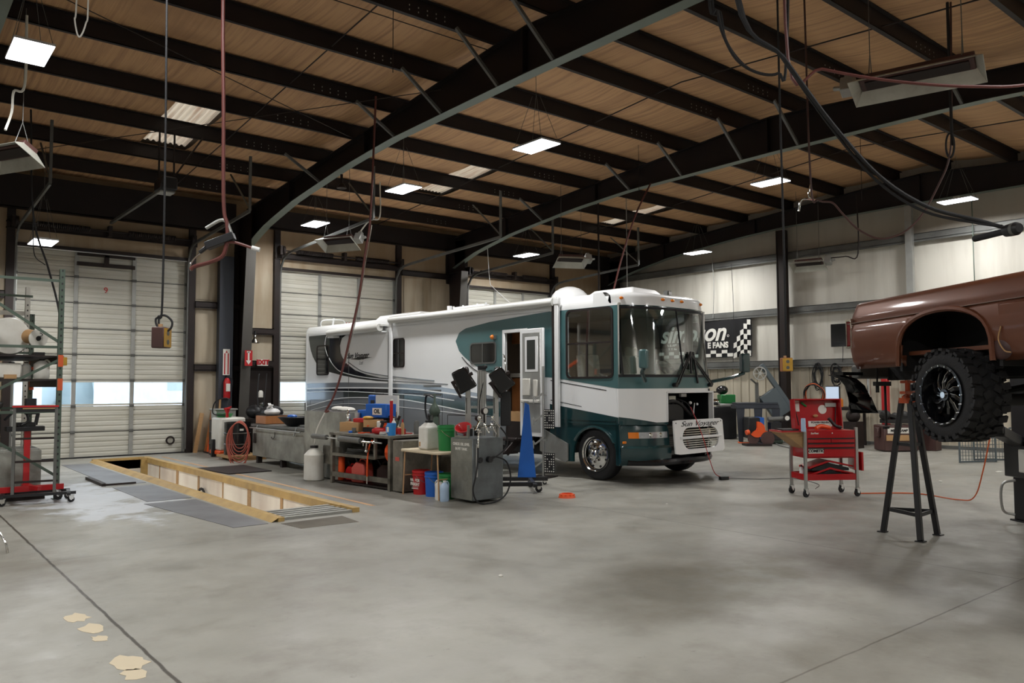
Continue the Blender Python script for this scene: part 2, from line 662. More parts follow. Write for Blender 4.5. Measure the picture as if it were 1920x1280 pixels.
# outer roof skin keeps daylight out, open over the skylights
ro = MB()
for a, b in zip([XL] + [s_[1] for s_ in SKY], [s_[0] for s_ in SKY] + [XW + .1]):
    ro.poly([(a, SKY_Y[0], zt(SKY_Y[0]) + .42), (b, SKY_Y[0], zt(SKY_Y[0]) + .42), (b, SKY_Y[1], zt(SKY_Y[1]) + .42), (a, SKY_Y[1], zt(SKY_Y[1]) + .42)])
for a, b in ((YF - .1, RIDGE), (RIDGE, SKY_Y[0]), (SKY_Y[1], YW + .2)):
    ro.poly([(XL, a, zt(a) + .42), (XW + .1, a, zt(a) + .42), (XW + .1, b, zt(b) + .42), (XL, b, zt(b) + .42)])
struct(ro.obj('ceiling_roof_sheet', 'steel_grey', smooth=False, solid=.02))
for k, (a, b) in enumerate(SKY):
    s_ = MB()
    n_ = 32
    def prof(i):
        return (0, .035, .035, 0)[i % 4]
    for i in range(n_):
        x0, x1 = a + (b - a) * i / n_, a + (b - a) * (i + 1) / n_
        h0, h1 = prof(i), prof(i + 1)
        s_.poly([(x0, SKY_Y[0], zt(SKY_Y[0]) + .37 + h0), (x1, SKY_Y[0], zt(SKY_Y[0]) + .37 + h1), (x1, SKY_Y[1], zt(SKY_Y[1]) + .37 + h1), (x0, SKY_Y[1], zt(SKY_Y[1]) + .37 + h0)])
    mm = M['skylight']
    o = s_.obj('window_%d' % (k + 5), 'skylight', smooth=False)
    struct(o)
_b = M['skylight'].node_tree.nodes['Principled BSDF']
_b.inputs['Transmission Weight'].default_value = 0
_t = M['skylight'].node_tree
_tr = _t.nodes.new('ShaderNodeBsdfTranslucent')
_mx = _t.nodes.new('ShaderNodeMixShader')
_mx.inputs[0].default_value = .30
_o = [x for x in _t.nodes if x.type == 'OUTPUT_MATERIAL'][0]
_t.links.new(_b.inputs['Base Color'].links[0].from_socket, _tr.inputs[0])
_t.links.new(_b.outputs[0], _mx.inputs[1])
_t.links.new(_tr.outputs[0], _mx.inputs[2])
_t.links.new(_mx.outputs[0], _o.inputs[0])

# ---- door wall (Y = YW) with openings
DOORS = [(2.58, 6.42, 0, 4.92), (8.86, 12.6, 0, 4.92), (15.28, 19.0, 0, 4.92)]
EX = (8.02, 8.80, 0, 2.16)
wb = MB()
xs_ = [XL]
for a, b, c, d in sorted(DOORS + [EX]):
    wb.bb(xs_[-1], a, YW, YW + .15, 0, zt(YW) + .4)
    wb.bb(a, b, YW, YW + .15, d, zt(YW) + .4)
    xs_.append(b)
wb.bb(xs_[-1], XW, YW, YW + .15, 0, zt(YW) + .4)
struct(wb.obj('wall_back', 'vinyl_door_wall', smooth=False))

def gable(x0, x1, name, m):
    g = MB()
    g.prism([(YF, 0), (YW, 0), (YW, zt(YW) + .39), (RIDGE, zt(RIDGE) + .39), (YF, zt(YF) + .39)], 'yz', x0, x1)
    return struct(g.obj(name, m, smooth=False))
gable(XW, XW + .15, 'wall_right', 'vinyl_right')
gable(XL - .15, XL, 'wall_left', 'vinyl_right')
wf = MB()
wf.bb(XL, XW, YF - .15, YF, 0, zt(YF) + .4)
struct(wf.obj('wall_front', 'vinyl_right', smooth=False))

# corrugated liner panel on the lower right wall and base trim
lp = MB()
prev = None
y = YF + .02
pts = []
while y < YW - .05:
    pts += [(y, 0), (y + .20, 0), (y + .215, .035), (y + .255, .035), (y + .27, 0)]
    y += .3
for (a, da), (b, db) in zip(pts, pts[1:]):
    lp.poly([(XW - .03 - da, a, 0), (XW - .03 - db, b, 0), (XW - .03 - db, b, 2.3), (XW - .03 - da, a, 2.3)])
struct(lp.obj('wall_right_liner', 'liner_panel', smooth=False))
tb = MB().bb(XW - .09, XW - .02, YF, YW, 0, .09)
struct(tb.obj('baseboard_right', 'steel_grey', smooth=False))
# liner panels beside the doors
for k, (a, b, z0, z1) in enumerate(((6.62, 7.55, .05, 2.08), (6.62, 7.55, 2.3, 3.68), (6.62, 7.55, 3.95, 5.2))):
    p_ = MB()
    def f(u, v, a=a, b=b, z0=z0, z1=z1):
        return (a + (b - a) * u, YW - .02 - .05 * (math.sin(PI * u) * math.sin(PI * v)) ** .5, z0 + (z1 - z0) * v)
    p_.grid(f, 10, 10)
    struct(p_.obj('wall_back_insulation', 'vinyl_door_wall'))
for a, b in ((12.9, 13.6), (13.9, 15.0)):
    p_ = MB()
    def f(u, v, a=a, b=b):
        return (a + (b - a) * u, YW - .02 - .05 * (math.sin(PI * u) * math.sin(PI * v)) ** .5, 2.3 + 2.9 * v)
    p_.grid(f, 8, 8)
    struct(p_.obj('wall_back_insulation', 'vinyl_door_wall'))

# ---- overhead doors
for k, (a, b, z0, z1) in enumerate(DOORS):
    d = MB()
    nsec = 8
    h = z1 / nsec
    for s_ in range(nsec):
        zb = s_ * h
        if s_ == 2:
            # glazed section: frame only
            d.bb(a, b, YW + .03, YW + .08, zb + .005, zb + .05)
            d.bb(a, b, YW + .03, YW + .08, zb + h - .05, zb + h - .005)
            for x in (a, a + (b - a) / 3, a + 2 * (b - a) / 3, b):
                d.bb(max(a, x - .04), min(b, x + .04), YW + .03, YW + .08, zb, zb + h)
            continue
        # ribbed section profile
        pr_ = [(zb + .006, .0)]
        nr = 5
        for r_ in range(nr):
            z_ = zb + .006 + (h - .012) * r_ / nr
            hh = (h - .012) / nr
            pr_ += [(z_ + hh * .1, .0), (z_ + hh * .22, .010), (z_ + hh * .78, .010), (z_ + hh * .9, .0)]
        pr_.append((zb + h - .006, 0))
        pts = [(YW + .05 - dy, z_) for z_, dy in pr_] + [(YW + .08, zb + h - .006), (YW + .08, zb + .006)]
        d.prism(pts, 'yz', a, b)
        d.bb(a, b, YW + .038, YW + .08, zb - .007, zb + .007, m=1)
    root = struct(d.obj('door_%d' % (k + 1), ['door_paint', 'black'], at=((a + b) / 2, YW, 0), smooth=False))
    def part(mb, nm, mt, lab=None, **kw):
        o_ = mb.obj(nm, mt, root, smooth=False, **kw)
        o_.matrix_parent_inverse = Matrix.Translation((-(a + b) / 2, -YW, 0))
        if lab:
            o_['label'] = lab
        return o_
    for x in (a + .03, a + (b - a) / 3, a + 2 * (b - a) / 3, b - .03):
        part(MB().bb(x - .045, x + .045, YW + .005, YW + .03, .03, z1 - .02), 'stile', 'galv')
        hg = MB()
        for s_ in range(1, nsec):
            hg.bb(x - .05, x + .05, YW - .012, YW + .006, s_ * h - .035, s_ * h + .035)
            hg.cyl((x - .05, YW - .012, s_ * h), (x + .05, YW - .012, s_ * h), .012, n=6)
        part(hg, 'hinge', 'steel_grey')
    for q in range(3):
        x0 = a + (b - a) * q / 3 + .045
        x1 = a + (b - a) * (q + 1) / 3 - .045
        part(MB().bb(x0, x1, YW + .05, YW + .06, 2 * h + .05, 3 * h - .05), 'pane', 'pane')
    part(MB().bb(a, b, YW + .0, YW + .09, 0, .03), 'bottom_seal', 'rubber')
    if k == 0:
        part(MB().bb(a + 1.28, a + 2.56, YW - .06, YW, z1 - .10, z1 - .04).bb(a + 1.28, a + 2.56, YW - .05, YW, z1 - .34, z1 - .25).bb(a + 1.87, a + 1.97, YW - .06, YW, z1 - .34, z1 - .05), 'top_strut', 'steel_dark')
        part(MB().lathe([(.07, 0), (.11, 0), (.11, -.02), (.07, -.02)], (b - .35, YW + .02, .33), 'y', 20), 'exhaust_port', 'steel_dark')
    if k < 2:
        o_ = txt(('9', '10')[k], .2, ((a + b) / 2 if k == 0 else 11.0, YW - .004, 6.5 * h + (.33 if k == 0 else .1) - (.62 if k else .31)), FACE_NY, 'red', label='red door number')
        o_.parent = root
        o_.matrix_parent_inverse = Matrix.Translation((-(a + b) / 2, -YW, 0))
    # dark jamb channels and lintel, door tracks
    j = MB()
    for x, s_ in ((a, -1), (b, 1)):
        j.bb(min(x, x + .16 * s_), max(x, x + .16 * s_), YW - .12, YW, 0, zt(YW))
    j.bb(a - .16, b + .16, YW - .1, YW, z1, z1 + .07)
    struct(j.obj('trim_%d' % (k + 1), 'steel_dark', smooth=False))
    for x, s_ in ((a + .02, -1), (b - .02, 1)):
        tk = MB()
        tk.bar((x, YW - .08, .1), (x, YW - .08, 4.75), .04, .06, up=(0, 1, 0))
        arc = [(x, YW - .08, 4.75), (x, YW - .12, 4.98), (x, YW - .3, 5.2), (x, YW - .55, 5.3), (x, YW - .9, 5.33)]
        for p_, q_ in zip(arc, arc[1:]):
            tk.bar(p_, q_, .04, .06, up=(0, 1, 0))
        ye = (16.8, 15.8, 16.8)[k]
        tk.bar((x, YW - .9, 5.33), (x, ye, 5.5), .04, .07)
        tk.bar((x, ye, 5.5), (x, ye, 6.7), .05, .05)
        tk.bar((x, ye + .0, 5.55), (x + .0, ye + 1.2, 6.55), .03, .03)
        t_ = tk.obj('door_track', 'steel_grey', at=(x, YW - .08, 0), smooth=False)
        tag(t_, 'grey overhead door track %s of door %s' % ('left' if s_ < 0 else 'right', ('9', '10', '11 behind the motorhome')[k]), 'door track', 'overhead door tracks')

# torsion spring shafts above each door
for k, (a, b, z0, z1) in enumerate(DOORS):
    s_ = MB()
    s_.cyl((a - .1, YW - .30, 5.42), (b + .1, YW - .30, 5.42), .02, n=8)
    for x0, x1 in ((a + .4, a + 1.5), (b - 1.5, b - .4)):
        nn = 26
        for i in range(nn):
            x = x0 + (x1 - x0) * i / nn
            s_.cyl((x, YW - .30, 5.42), (x + .028, YW - .30, 5.42), .065, n=10)
    for x in (a, b):
        s_.cyl((x - .03, YW - .30, 5.42), (x + .03, YW - .30, 5.42), .13, n=16)
    for x in (a - .06, (a + b) / 2, b + .06):
        s_.bb(x - .04, x + .04, YW - .36, YW - .17, 5.3, 5.55)
    o = s_.obj('torsion_spring', 'steel_dark', at=((a + b) / 2, YW - .30, 5.42))
    tag(o, 'dark coiled torsion spring shaft above door %s' % ('9', '10', '11 behind the motorhome roof')[k], 'door spring', 'door torsion springs')

# exit door
ex = MB().bb(EX[0] + .02, EX[1] - .02, YW + .01, YW + .05, .02, EX[3] - .02)
eo = struct(ex.obj('door_4', 'steel_dark', at=((EX[0] + EX[1]) / 2, YW, 0), smooth=False, bevel=.004))
hd = MB()
hd.cyl((EX[1] - .1, YW + .01, 1.0), (EX[1] - .1, YW - .05, 1.0), .012)
hd.ball((EX[1] - .1, YW - .06, 1.0), .03)
hd.box(EX[1] - .07, YW - .01, 2.0, .05, .04, .13)
h_ = hd.obj('door_handle', 'alu', eo)
h_.matrix_parent_inverse = Matrix.Translation((-(EX[0] + EX[1]) / 2, -YW, 0))
fr = MB().bb(EX[0] - .07, EX[0] + .02, YW - .04, YW + .06, 0, EX[3] + .07).bb(EX[1] - .02, EX[1] + .1, YW - .04, YW + .06, 0, EX[3] + .07).bb(EX[0] - .07, EX[1] + .1, YW - .04, YW + .06, EX[3] - .02, EX[3] + .1)
struct(fr.obj('trim_4', 'steel_dark', smooth=False))

# ---- steel frame
mat('col_flange', '55524e', .5, .3, var=.15)
RX = [(1.2, 'at the far left above the shelf rack'), (7.9, 'nearest the camera, over the work benches'), (14.6, 'crossing behind, over the motorhome'), (21.72, 'running against the right wall')]
def zb(y):
    d = abs(y - RIDGE)
    pts = [(0, 6.53), (4, 6.5), (6, 6.38), (8.5, 6.12), (10.2, 5.82), (11.3, 5.5), (11.8, 5.3)]
    for (a, p_), (b, q_) in zip(pts, pts[1:]):
        if a <= d <= b:
            return p_ + (q_ - p_) * (d - a) / (b - a)
    return 5.3
for x, where in RX:
    g = MB()
    yy = [YF + .1 + (YW - .45 - YF) * i / 40 for i in range(41)]
    wid = .10
    for a, b in zip(yy, yy[1:]):
        if a < RIDGE < b:
            b_ = RIDGE
        for (o1, o2, t0, t1) in ((0, 0, 0, 0),):
            g.bar((x, a, zt(a) - .012), (x, b, zt(b) - .012), wid * 2, .02)
            g.bar((x, a, zb(a) + .01), (x, b, zb(b) + .01), wid * 2, .02)
            g.add([(x - .005, a, zb(a)), (x - .005, b, zb(b)), (x - .005, b, zt(b)), (x - .005, a, zt(a)), (x + .005, a, zb(a)), (x + .005, b, zb(b)), (x + .005, b, zt(b)), (x + .005, a, zt(a))], [(0, 1, 2, 3), (7, 6, 5, 4)])
    for y in (4.2, RIDGE, 14.3, 18.0):
        g.bb(x - wid, x + wid, y - .012, y + .012, zb(y), zt(y) - .02)
    o = g.obj('roof_beam', ['beam_dark'], at=(x, RIDGE, zt(RIDGE)), smooth=False)
    tag(o, 'deep dark steel roof beam ' + where, 'beam', 'main roof beams')
    # paler edges are part of the flange: a strip on the underside
    st = MB()
    for a, b in zip(yy, yy[1:]):
        st.bar((x, a, zb(a) - .003), (x, b, zb(b) - .003), wid * 2 + .004, .006)
    s2 = st.obj('bottom_flange', 'steel_green', o, smooth=False, label='paler grey-green lower flange')
    s2.matrix_parent_inverse = Matrix.Translation((-x, -RIDGE, -zt(RIDGE)))
    # column at the door wall
    cx0 = x
    x = 7.74 if x == 7.9 else x
    cl = MB()
    cl.bb(x - .13, x + .13, YW - .04, YW - .02, 0, 6.2)
    zs = [0, 1.5, 3, 4.5, 5.3]
    inn = [YW - .42 - .09 * z_ for z_ in zs]
    for (z0, y0), (z1, y1) in zip(zip(zs, inn), zip(zs[1:], inn[1:])):
        cl.add([(x - .13, y0, z0), (x + .13, y0, z0), (x + .13, y1, z1), (x - .13, y1, z1), (x - .13, y0 + .02, z0), (x + .13, y0 + .02, z0), (x + .13, y1 + .02, z1), (x - .13, y1 + .02, z1)], [(0, 1, 2, 3), (7, 6, 5, 4), (0, 4, 5, 1), (1, 5, 6, 2), (2, 6, 7, 3), (3, 7, 4, 0)], 1)
        cl.add([(x - .005, y0, z0), (x - .005, YW - .03, z0), (x - .005, YW - .03, z1), (x - .005, y1, z1), (x + .005, y0, z0), (x + .005, YW - .03, z0), (x + .005, YW - .03, z1), (x + .005, y1, z1)], [(0, 1, 2, 3), (7, 6, 5, 4)])
    cl.bb(x - .13, x + .13, inn[-1], YW - .02, 5.28, 5.3)
    cl.add([(x - .005, inn[-1], 5.3), (x - .005, YW - .03, 5.3), (x - .005, YW - .03, 6.3), (x - .005, inn[-1], 6.3)], [(0, 1, 2, 3)])
    cl.bb(x - .18, x + .18, YW - .5, YW - .02, 0, .02)
    o = cl.obj('steel_column', ['steel_dark', 'col_flange'], at=(x, YW - .2, 0), smooth=False)
    x = cx0
    tag(o, 'dark tapered steel column on the door wall, ' + {1.2: 'left of door 9', 7.9: 'between doors 9 and 10', 14.6: 'right of door 10', 21.72: 'in the far corner'}[x], 'column', 'door wall columns')

k = 0
for nm, L in (('on the door side', PUR_D), ('on the near side', PUR_N)):
    for i, y in enumerate(L):
        k += 1
        z = zt(y)
        p_ = MB()
        p_.bb(XL, XW, y - .006, y + .006, z, z + .28)
        p_.bb(XL, XW, y - .006, y + .07, z, z + .012)
        p_.bb(XL, XW, y - .07, y + .006, z + .268, z + .28)
        for rx in (1.2, 7.9, 14.6):
            for i_ in range(5):
                for dz in (.08, .15):
                    p_.bb(rx - 1.75 + .16 * i_, rx - 1.735 + .16 * i_, y - .012, y - .006, z + dz - .02, z + dz + .002, m=1)
        o = p_.obj('roof_purlin', ['beam_dark', 'galv'], at=((XL + XW) / 2, y, z), smooth=False)
        tag(o, 'long dark steel roof purlin %s, %s from the ridge' % (nm, ('first', 'second', 'third', 'fourth', 'fifth', 'sixth', 'seventh', 'eighth')[i]), 'purlin', 'roof purlins')
# ridge gap liner
rg = MB().bb(XL, XW, 8.75, 9.75, zt(RIDGE) + .30, zt(RIDGE) + .34)
struct(rg.obj('ceiling_ridge', 'insul', smooth=False))

# flange braces from rafter bottom up to purlins
ords = ('first', 'second', 'third', 'fourth', 'fifth', 'sixth')
for xi, x in enumerate((7.9, 14.6)):
    for i, y in enumerate([PUR_D[0], PUR_D[1], PUR_D[2], PUR_D[4], PUR_N[0], PUR_N[2]]):
        b = MB().bar((x - .9, y - .02, zt(y) + .03), (x - .08, y - .03, zb(y) + .02), .05, .05)
        o = b.obj('flange_brace', 'steel_grey', at=(x - .5, y, zb(y) + .3), smooth=False)
        tag(o, 'slanted steel brace on the %s beam, %s' % ('near' if xi == 0 else 'middle', ('first from ridge, door side', 'second from ridge, door side', 'third from ridge, door side', 'lowest, by the knee', 'just past the ridge, near side', 'farthest to the near side')[i]), 'brace', 'roof beam braces')

# thin cross rods under the roof
def rod(p, q, lab, r=.008, m='steel_dark', nm='bracing_rod', cat='rod', grp='roof bracing rods'):
    o = MB().cyl(p, q, r, n=6).obj(nm, m, at=p)
    return tag(o, lab, cat, grp)
rod((1.3, 11.5, 6.9), (7.8, 14.5, 6.75), 'thin dark bracing rod sloping across the left roof bay')
rod((1.3, 19.6, 6.3), (7.8, 11.5, 6.95), 'thin dark bracing rod crossing the left bay from the far corner')
rod((1.3, 10.0, 7.1), (7.8, 9.95, 7.12), 'thin level rod hung along the ridge purlin')
for x, n_ in ((5.7, 'left'), (11.7, 'middle'), (18.2, 'right')):
    o = MB().tube([(x, 20.9, 6.45), (x, RIDGE, 7.36), (x, -2.3, 6.47)], .012, n=6, curve=False).obj('sag_rod', 'steel_dark', at=(x, RIDGE, 7.3))
    tag(o, 'thin sag rod running up the roof slope in the %s bay' % n_, 'rod', 'roof sag rods')

# ---- eave strut over the door wall
for a, b, z0, lab in ((XL, 7.5, 5.72, 'deep dark eave beam along the door wall above door 9'), (8.0, XW - .3, 5.98, 'dark eave beam along the door wall above doors 10 and 11')):
    e_ = MB().bb(a, b, YW - .42, YW - .40, z0, zt(YW) + .1).bb(a, b, YW - .42, YW - .2, z0, z0 + .02)
    tag(e_.obj('eave_beam', 'beam_dark', at=((a + b) / 2, YW - .4, z0), smooth=False), lab, 'beam')
# ---- girts
def girt(y0, y1, z, name_l):
    g = MB().bb(XW - .2, XW - .01, y0, y1, z, z + .015).bb(XW - .2, XW - .185, y0, y1, z - .05, z + .18).bb(XW - .2, XW - .01, y0, y1, z + .165, z + .18)
    tag(g.obj('wall_girt', 'steel_grey', at=(XW - .1, (y0 + y1) / 2, z), smooth=False), name_l, 'girt', 'right wall girts')
girt(YF, YW - .3, 5.55, 'grey steel girt along the right wall, topmost')
girt(YF, YW - .3, 3.86, 'grey steel girt along the right wall above the banner')
girt(YF, YW - .3, 2.25, 'grey steel girt along the right wall below the television')
for a, b, z, t in ((6.58, 7.77, 3.73, 'upper, right of door 9'), (6.58, 7.77, 2.1, 'lower, right of door 9'), (8.03, 8.7, 3.1, 'above the exit sign'), (8.03, 8.7, 2.22, 'right over the exit door'), (12.76, 14.47, 5.1, 'right of door 10 at the top'), (8.7, 12.7, 5.22, 'across above door 10'), (15.0, 19.2, 5.3, 'above door 11 behind the motorhome'), (2.4, 6.6, 5.3, 'across above door 9'), (-4, 2.4, 3.7, 'behind the shelf rack at left')):
    g = MB().bb(a, b, YW - .16, YW - .01, z, z + .015).bb(a, b, YW - .16, YW - .145, z - .02, z + .16).bb(a, b, YW - .16, YW - .01, z + .14, z + .16)
    tag(g.obj('wall_girt', 'steel_dark', at=((a + b) / 2, YW - .08, z), smooth=False), 'dark steel girt on the door wall, ' + t, 'girt', 'door wall girts')
# right wall posts
p_ = MB().bb(XW - .42, XW - .22, 13.28, 13.50, 0, 6.4).bb(XW - .44, XW - .2, 13.26, 13.29, 0, 6.4).bb(XW - .44, XW - .2, 13.49, 13.52, 0, 6.4)
tag(p_.obj('steel_post', 'steel_dark', at=(XW - .3, 13.4, 0), smooth=False), 'dark full-height steel post standing before the right wall', 'post')
p_ = MB().bb(XW - .33, XW - .2, 9.5, 9.68, 0, 6.5)
tag(p_.obj('steel_post', 'galv', at=(XW - .26, 9.6, 0), smooth=False), 'pale grey post on the right wall above the truck bed', 'post')
p_ = MB().bb(XW - .36, XW - .21, 19.75, 19.98, 0, 5.3)
tag(p_.obj('steel_post', 'steel_dark', at=(XW - .2, 19.9, 0), smooth=False), 'dark steel post near the far corner behind the motorhome', 'post')
# eave bracing strut on the door wall
# ---- exterior seen through the glazing
gd = MB().bb(-30, 60, YW + .2, 90, -.25, -.15)
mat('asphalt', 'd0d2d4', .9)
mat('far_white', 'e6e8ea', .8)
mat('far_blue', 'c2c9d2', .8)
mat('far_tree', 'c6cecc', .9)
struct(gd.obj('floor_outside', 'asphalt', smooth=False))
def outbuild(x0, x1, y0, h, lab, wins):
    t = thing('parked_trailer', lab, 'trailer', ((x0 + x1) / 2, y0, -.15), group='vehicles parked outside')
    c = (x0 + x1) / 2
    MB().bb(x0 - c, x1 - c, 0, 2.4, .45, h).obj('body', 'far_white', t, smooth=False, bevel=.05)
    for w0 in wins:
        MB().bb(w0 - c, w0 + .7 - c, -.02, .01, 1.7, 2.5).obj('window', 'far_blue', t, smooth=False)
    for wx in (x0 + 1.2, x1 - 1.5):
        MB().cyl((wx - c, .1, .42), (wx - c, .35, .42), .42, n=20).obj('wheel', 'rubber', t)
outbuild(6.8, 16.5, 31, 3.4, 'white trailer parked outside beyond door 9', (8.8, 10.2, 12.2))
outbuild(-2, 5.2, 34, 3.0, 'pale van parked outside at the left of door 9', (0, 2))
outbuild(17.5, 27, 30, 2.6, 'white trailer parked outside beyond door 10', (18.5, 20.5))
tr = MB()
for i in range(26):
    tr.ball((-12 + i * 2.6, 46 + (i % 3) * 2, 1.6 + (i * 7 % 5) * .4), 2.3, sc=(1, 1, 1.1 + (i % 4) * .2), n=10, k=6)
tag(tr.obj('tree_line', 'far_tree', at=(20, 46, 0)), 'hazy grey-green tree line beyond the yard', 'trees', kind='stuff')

# ---- pit
pi_ = MB()
D = -1.5
pi_.bb(PX0 - .05, PX1 + .05, PY0 - .05, PY1 + .05, D - .1, D)
pit = struct(pi_.obj('floor_pit', 'concrete', smooth=False))
pw = MB()
pw.bb(PX1, PX1 + .05, PY0, PY1, D, -.001).bb(PX0 - .05, PX0, PY0, PY1, D, -.001).bb(PX0, PX1, PY1, PY1 + .05, D, -.001).bb(PX0, PX1, PY0 - .05, PY0, D, -.001)
struct(pw.obj('wall_pit', 'pit_wood', smooth=False))
# ================================================================ ceiling lamps
mat('led', 'ffffff', .5, emit=('f2f6ff', 6.0))
lamp_d = bpy.data.lights.new('LED light', 'AREA')
lamp_d.shape = 'RECTANGLE'
lamp_d.size = .43
lamp_d.size_y = .77
lamp_d.energy = LED_POWER
lamp_d.spread = R(170)
lamp_d.color = (1.0, 1.0, .985)
mat('housing', 'c8cacb', .4, .4)
def led(x, y, z, lab, hang=True):
    t = thing('ceiling_lamp', lab, 'lamp', (x, y, z), group='hanging LED panel lamps')
    MB().bb(-.22, .22, -.39, .39, .005, .035).obj('housing', 'housing', t, smooth=False)
    MB().bb(-.215, .215, -.385, .385, -.006, .005).obj('diffuser', 'led', t, smooth=False, label='glowing white LED panel')
    MB().bb(-.09, .09, -.06, .06, .035, .1).obj('driver_box', 'housing', t, smooth=False)
    lo = bpy.data.objects.new('light_source', lamp_d)
    SC.collection.objects.link(lo)
    lo.location = (0, 0, -.012)
    lo.parent = t
    if hang:
        top = zt(y) - z + .02
        for sx_, sy in ((-.2, -.36), (.2, -.36), (-.2, .36), (.2, .36)):
            MB().cyl((sx_, sy, .02), (0 if False else sx_ * .2, sy * .15, min(top, .9)), .004, n=5).obj('hanger_wire', 'steel_grey', t)
        if top > .9:
            MB().cyl((0, 0, .88), (0, 0, top), .005, n=5).obj('hanger_rod', 'steel_grey', t)
    return t
led(1.5, 11.4, 5.9, 'large bright LED lamp at the upper left corner')
led(2.75, 18.4, 4.62, 'LED lamp hanging low in front of door 9')
led(8.97, 10.26, 5.85, 'LED lamp hung right of the near roof beam, nearest of the three in its row')
led(8.75, 14.3, 5.85, 'LED lamp hung below the skylight, middle one of its row')
led(8.9, 18.85, 5.85, 'LED lamp hung above door 10, farthest of its row')
led(16.16, 19.0, 5.8, 'LED lamp above the rear of the motorhome near the far corner')
led(16.1, 10.2, 6.35, 'LED lamp hung below the middle roof beam right of the motorhome')
led(20.3, 15.5, 5.85, 'LED lamp in front of the right wall over the motorhome cab')
led(20.3, 7.8, 6.1, 'LED lamp in front of the right wall over the lifted truck')
# the same rows carry on behind the camera
for i, (x, y) in enumerate(((1.4, 6.2), (1.4, 1.2), (7.0, -1.2), (8.6, .8), (14.6, .6), (18.0, -1.0), (20.3, 2.0), (-5, 5), (-5, 12))):
    led(x, y, 5.95, 'LED lamp out of the picture, lamp row %s' % ('one near', 'one back', 'two near', 'two back', 'three near', 'three back', 'four near', 'five near', 'five far')[i].replace('one', 'A').replace('two', 'B').replace('three', 'C').replace('four', 'D').replace('five', 'E'))
# ================================================================ motorhome
mat('rv_white', 'e9eaea', .3, var=.02, coat=.35)
mat('rv_teal', '476a6c', .3, var=.05, coat=.5)
mat('rv_green', '1c3b3e', .18, coat=.7)
mat('rv_char', '2e3331', .3, coat=.3)
mat('rv_navy', '171c26', .2, coat=.5)
mat('rv_grey', '82868a', .22, .3, coat=.6)
mat('rv_interior', '5b4a3c', .7)
mat('rv_dash', 'b7b0a0', .7)
mat('rv_awning', 'cfcfca', .4)
mat('engine_dark', '1c1a19', .6, var=.3)
mat('lens_clear', 'b4b8ba', .12, .3, var=.3, scale=30, coat=.8)
rv = thing('motorhome', 'white and teal motorhome with open entry door and removed front grille', 'motorhome', (10.15, 9.45, 0), rz=R(2.5))
RW, RL = 2.6, 11.5
def fy(w, z=1.0):
    s_ = abs((w - RW / 2) / (RW / 2))
    u = -.40 + .43 * s_ ** 4
    if z > 1.8:
        u += .16 * (z - 1.8) / 1.3
    return u
# --- side panels, decomposed around window and door openings
def rrect(u0, u1, z0, z1, r, n=4):
    o_ = []
    for cx_, cz_, a0 in ((u1 - r, z0 + r, -90), (u1 - r, z1 - r, 0), (u0 + r, z1 - r, 90), (u0 + r, z0 + r, 180)):
        for i in range(n + 1):
            t = R(a0 + 90 * i / n)
            o_.append((cx_ + r * math.cos(t), cz_ + r * math.sin(t)))
    return o_
def panel_side(name, x0, x1, holes):
    b = MB()
    us = sorted({.03, RL} | {h[0] for h in holes} | {h[1] for h in holes})
    for a, c in zip(us, us[1:]):
        m_ = (a + c) / 2
        zs = [(.5 if m_ > 1.25 else .3)]
        if m_ < 1.25:
            zs = [.3]
        hs = sorted([h for h in holes if h[0] <= m_ <= h[1]], key=lambda h: h[2])
        z = zs[0]
        for h in hs:
            b.bb(x0, x1, a, c, z, h[2])
            z = h[3]
        b.bb(x0, x1, a, c, z, 3.12)
    return b
WIN = (.16, 1.25, 1.84, 3.05)
DOO = (2.40, 3.0, .98, 2.74)
# wheel arch: polygons above the wheel
def arch(b, x0, x1, c, r, zt_, u0, u1, m=0, n=12):
    pts = [(u0, zt_), (u0, .3)]
    pts += [(c - r * math.cos(PI * i / n), .42 + r * math.sin(PI * i / n)) for i in range(n + 1)]
    pts += [(u1, .3), (u1, zt_)]
    # strip quads to avoid concave caps
    for i in range(n):
        a = c - r * math.cos(PI * i / n)
        d = c - r * math.cos(PI * (i + 1) / n)
        z0 = .42 + r * math.sin(PI * i / n)
        z1 = .42 + r * math.sin(PI * (i + 1) / n)
        b.add([(x0, a, z0), (x0, d, z1), (x0, d, zt_), (x0, a, zt_), (x1, a, z0), (x1, d, z1), (x1, d, zt_), (x1, a, zt_)], [(0, 1, 2, 3), (7, 6, 5, 4), (0, 4, 5, 1)], m)
    for a, d in ((u0, c - r), (c + r, u1)):
        b.bb(x0, x1, a, d, .3, zt_, m=m)
body = MB()
for x0, x1 in ((0, .04), (RW - .04, RW)):
    near = x0 == 0
    arch(body, x0, x1, .60, .52, 1.02, .03, 1.3, 2)
    arch(body, x0, x1, 8.3, .55, 1.02, 7.5, 9.1, 4)
    body.bb(x0, x1, 1.3, 1.72, .45, 1.02, m=2)
    # openings: front window and (near side) the door
    body.bb(x0, x1, .03, WIN[0], 1.02, 3.12)
    body.bb(x0, x1, WIN[0], WIN[1], 1.02, WIN[2])
    body.bb(x0, x1, WIN[0], WIN[1], WIN[3], 3.12)
    body.bb(x0, x1, WIN[1], 1.72 if near else RL, 1.02, 3.12)
    if near:
        body.bb(x0, x1, 1.72, DOO[0], .98, 3.12)
        body.bb(x0, x1, DOO[0], DOO[1], DOO[3], 3.12)
        body.bb(x0, x1, DOO[1], RL, 1.02, 3.12)
    body.bb(x0, x1, 3.0 if near else 1.72, 7.5, .5, 1.02, m=4)
    body.bb(x0, x1, 9.1, RL, .5, 1.02, m=4)
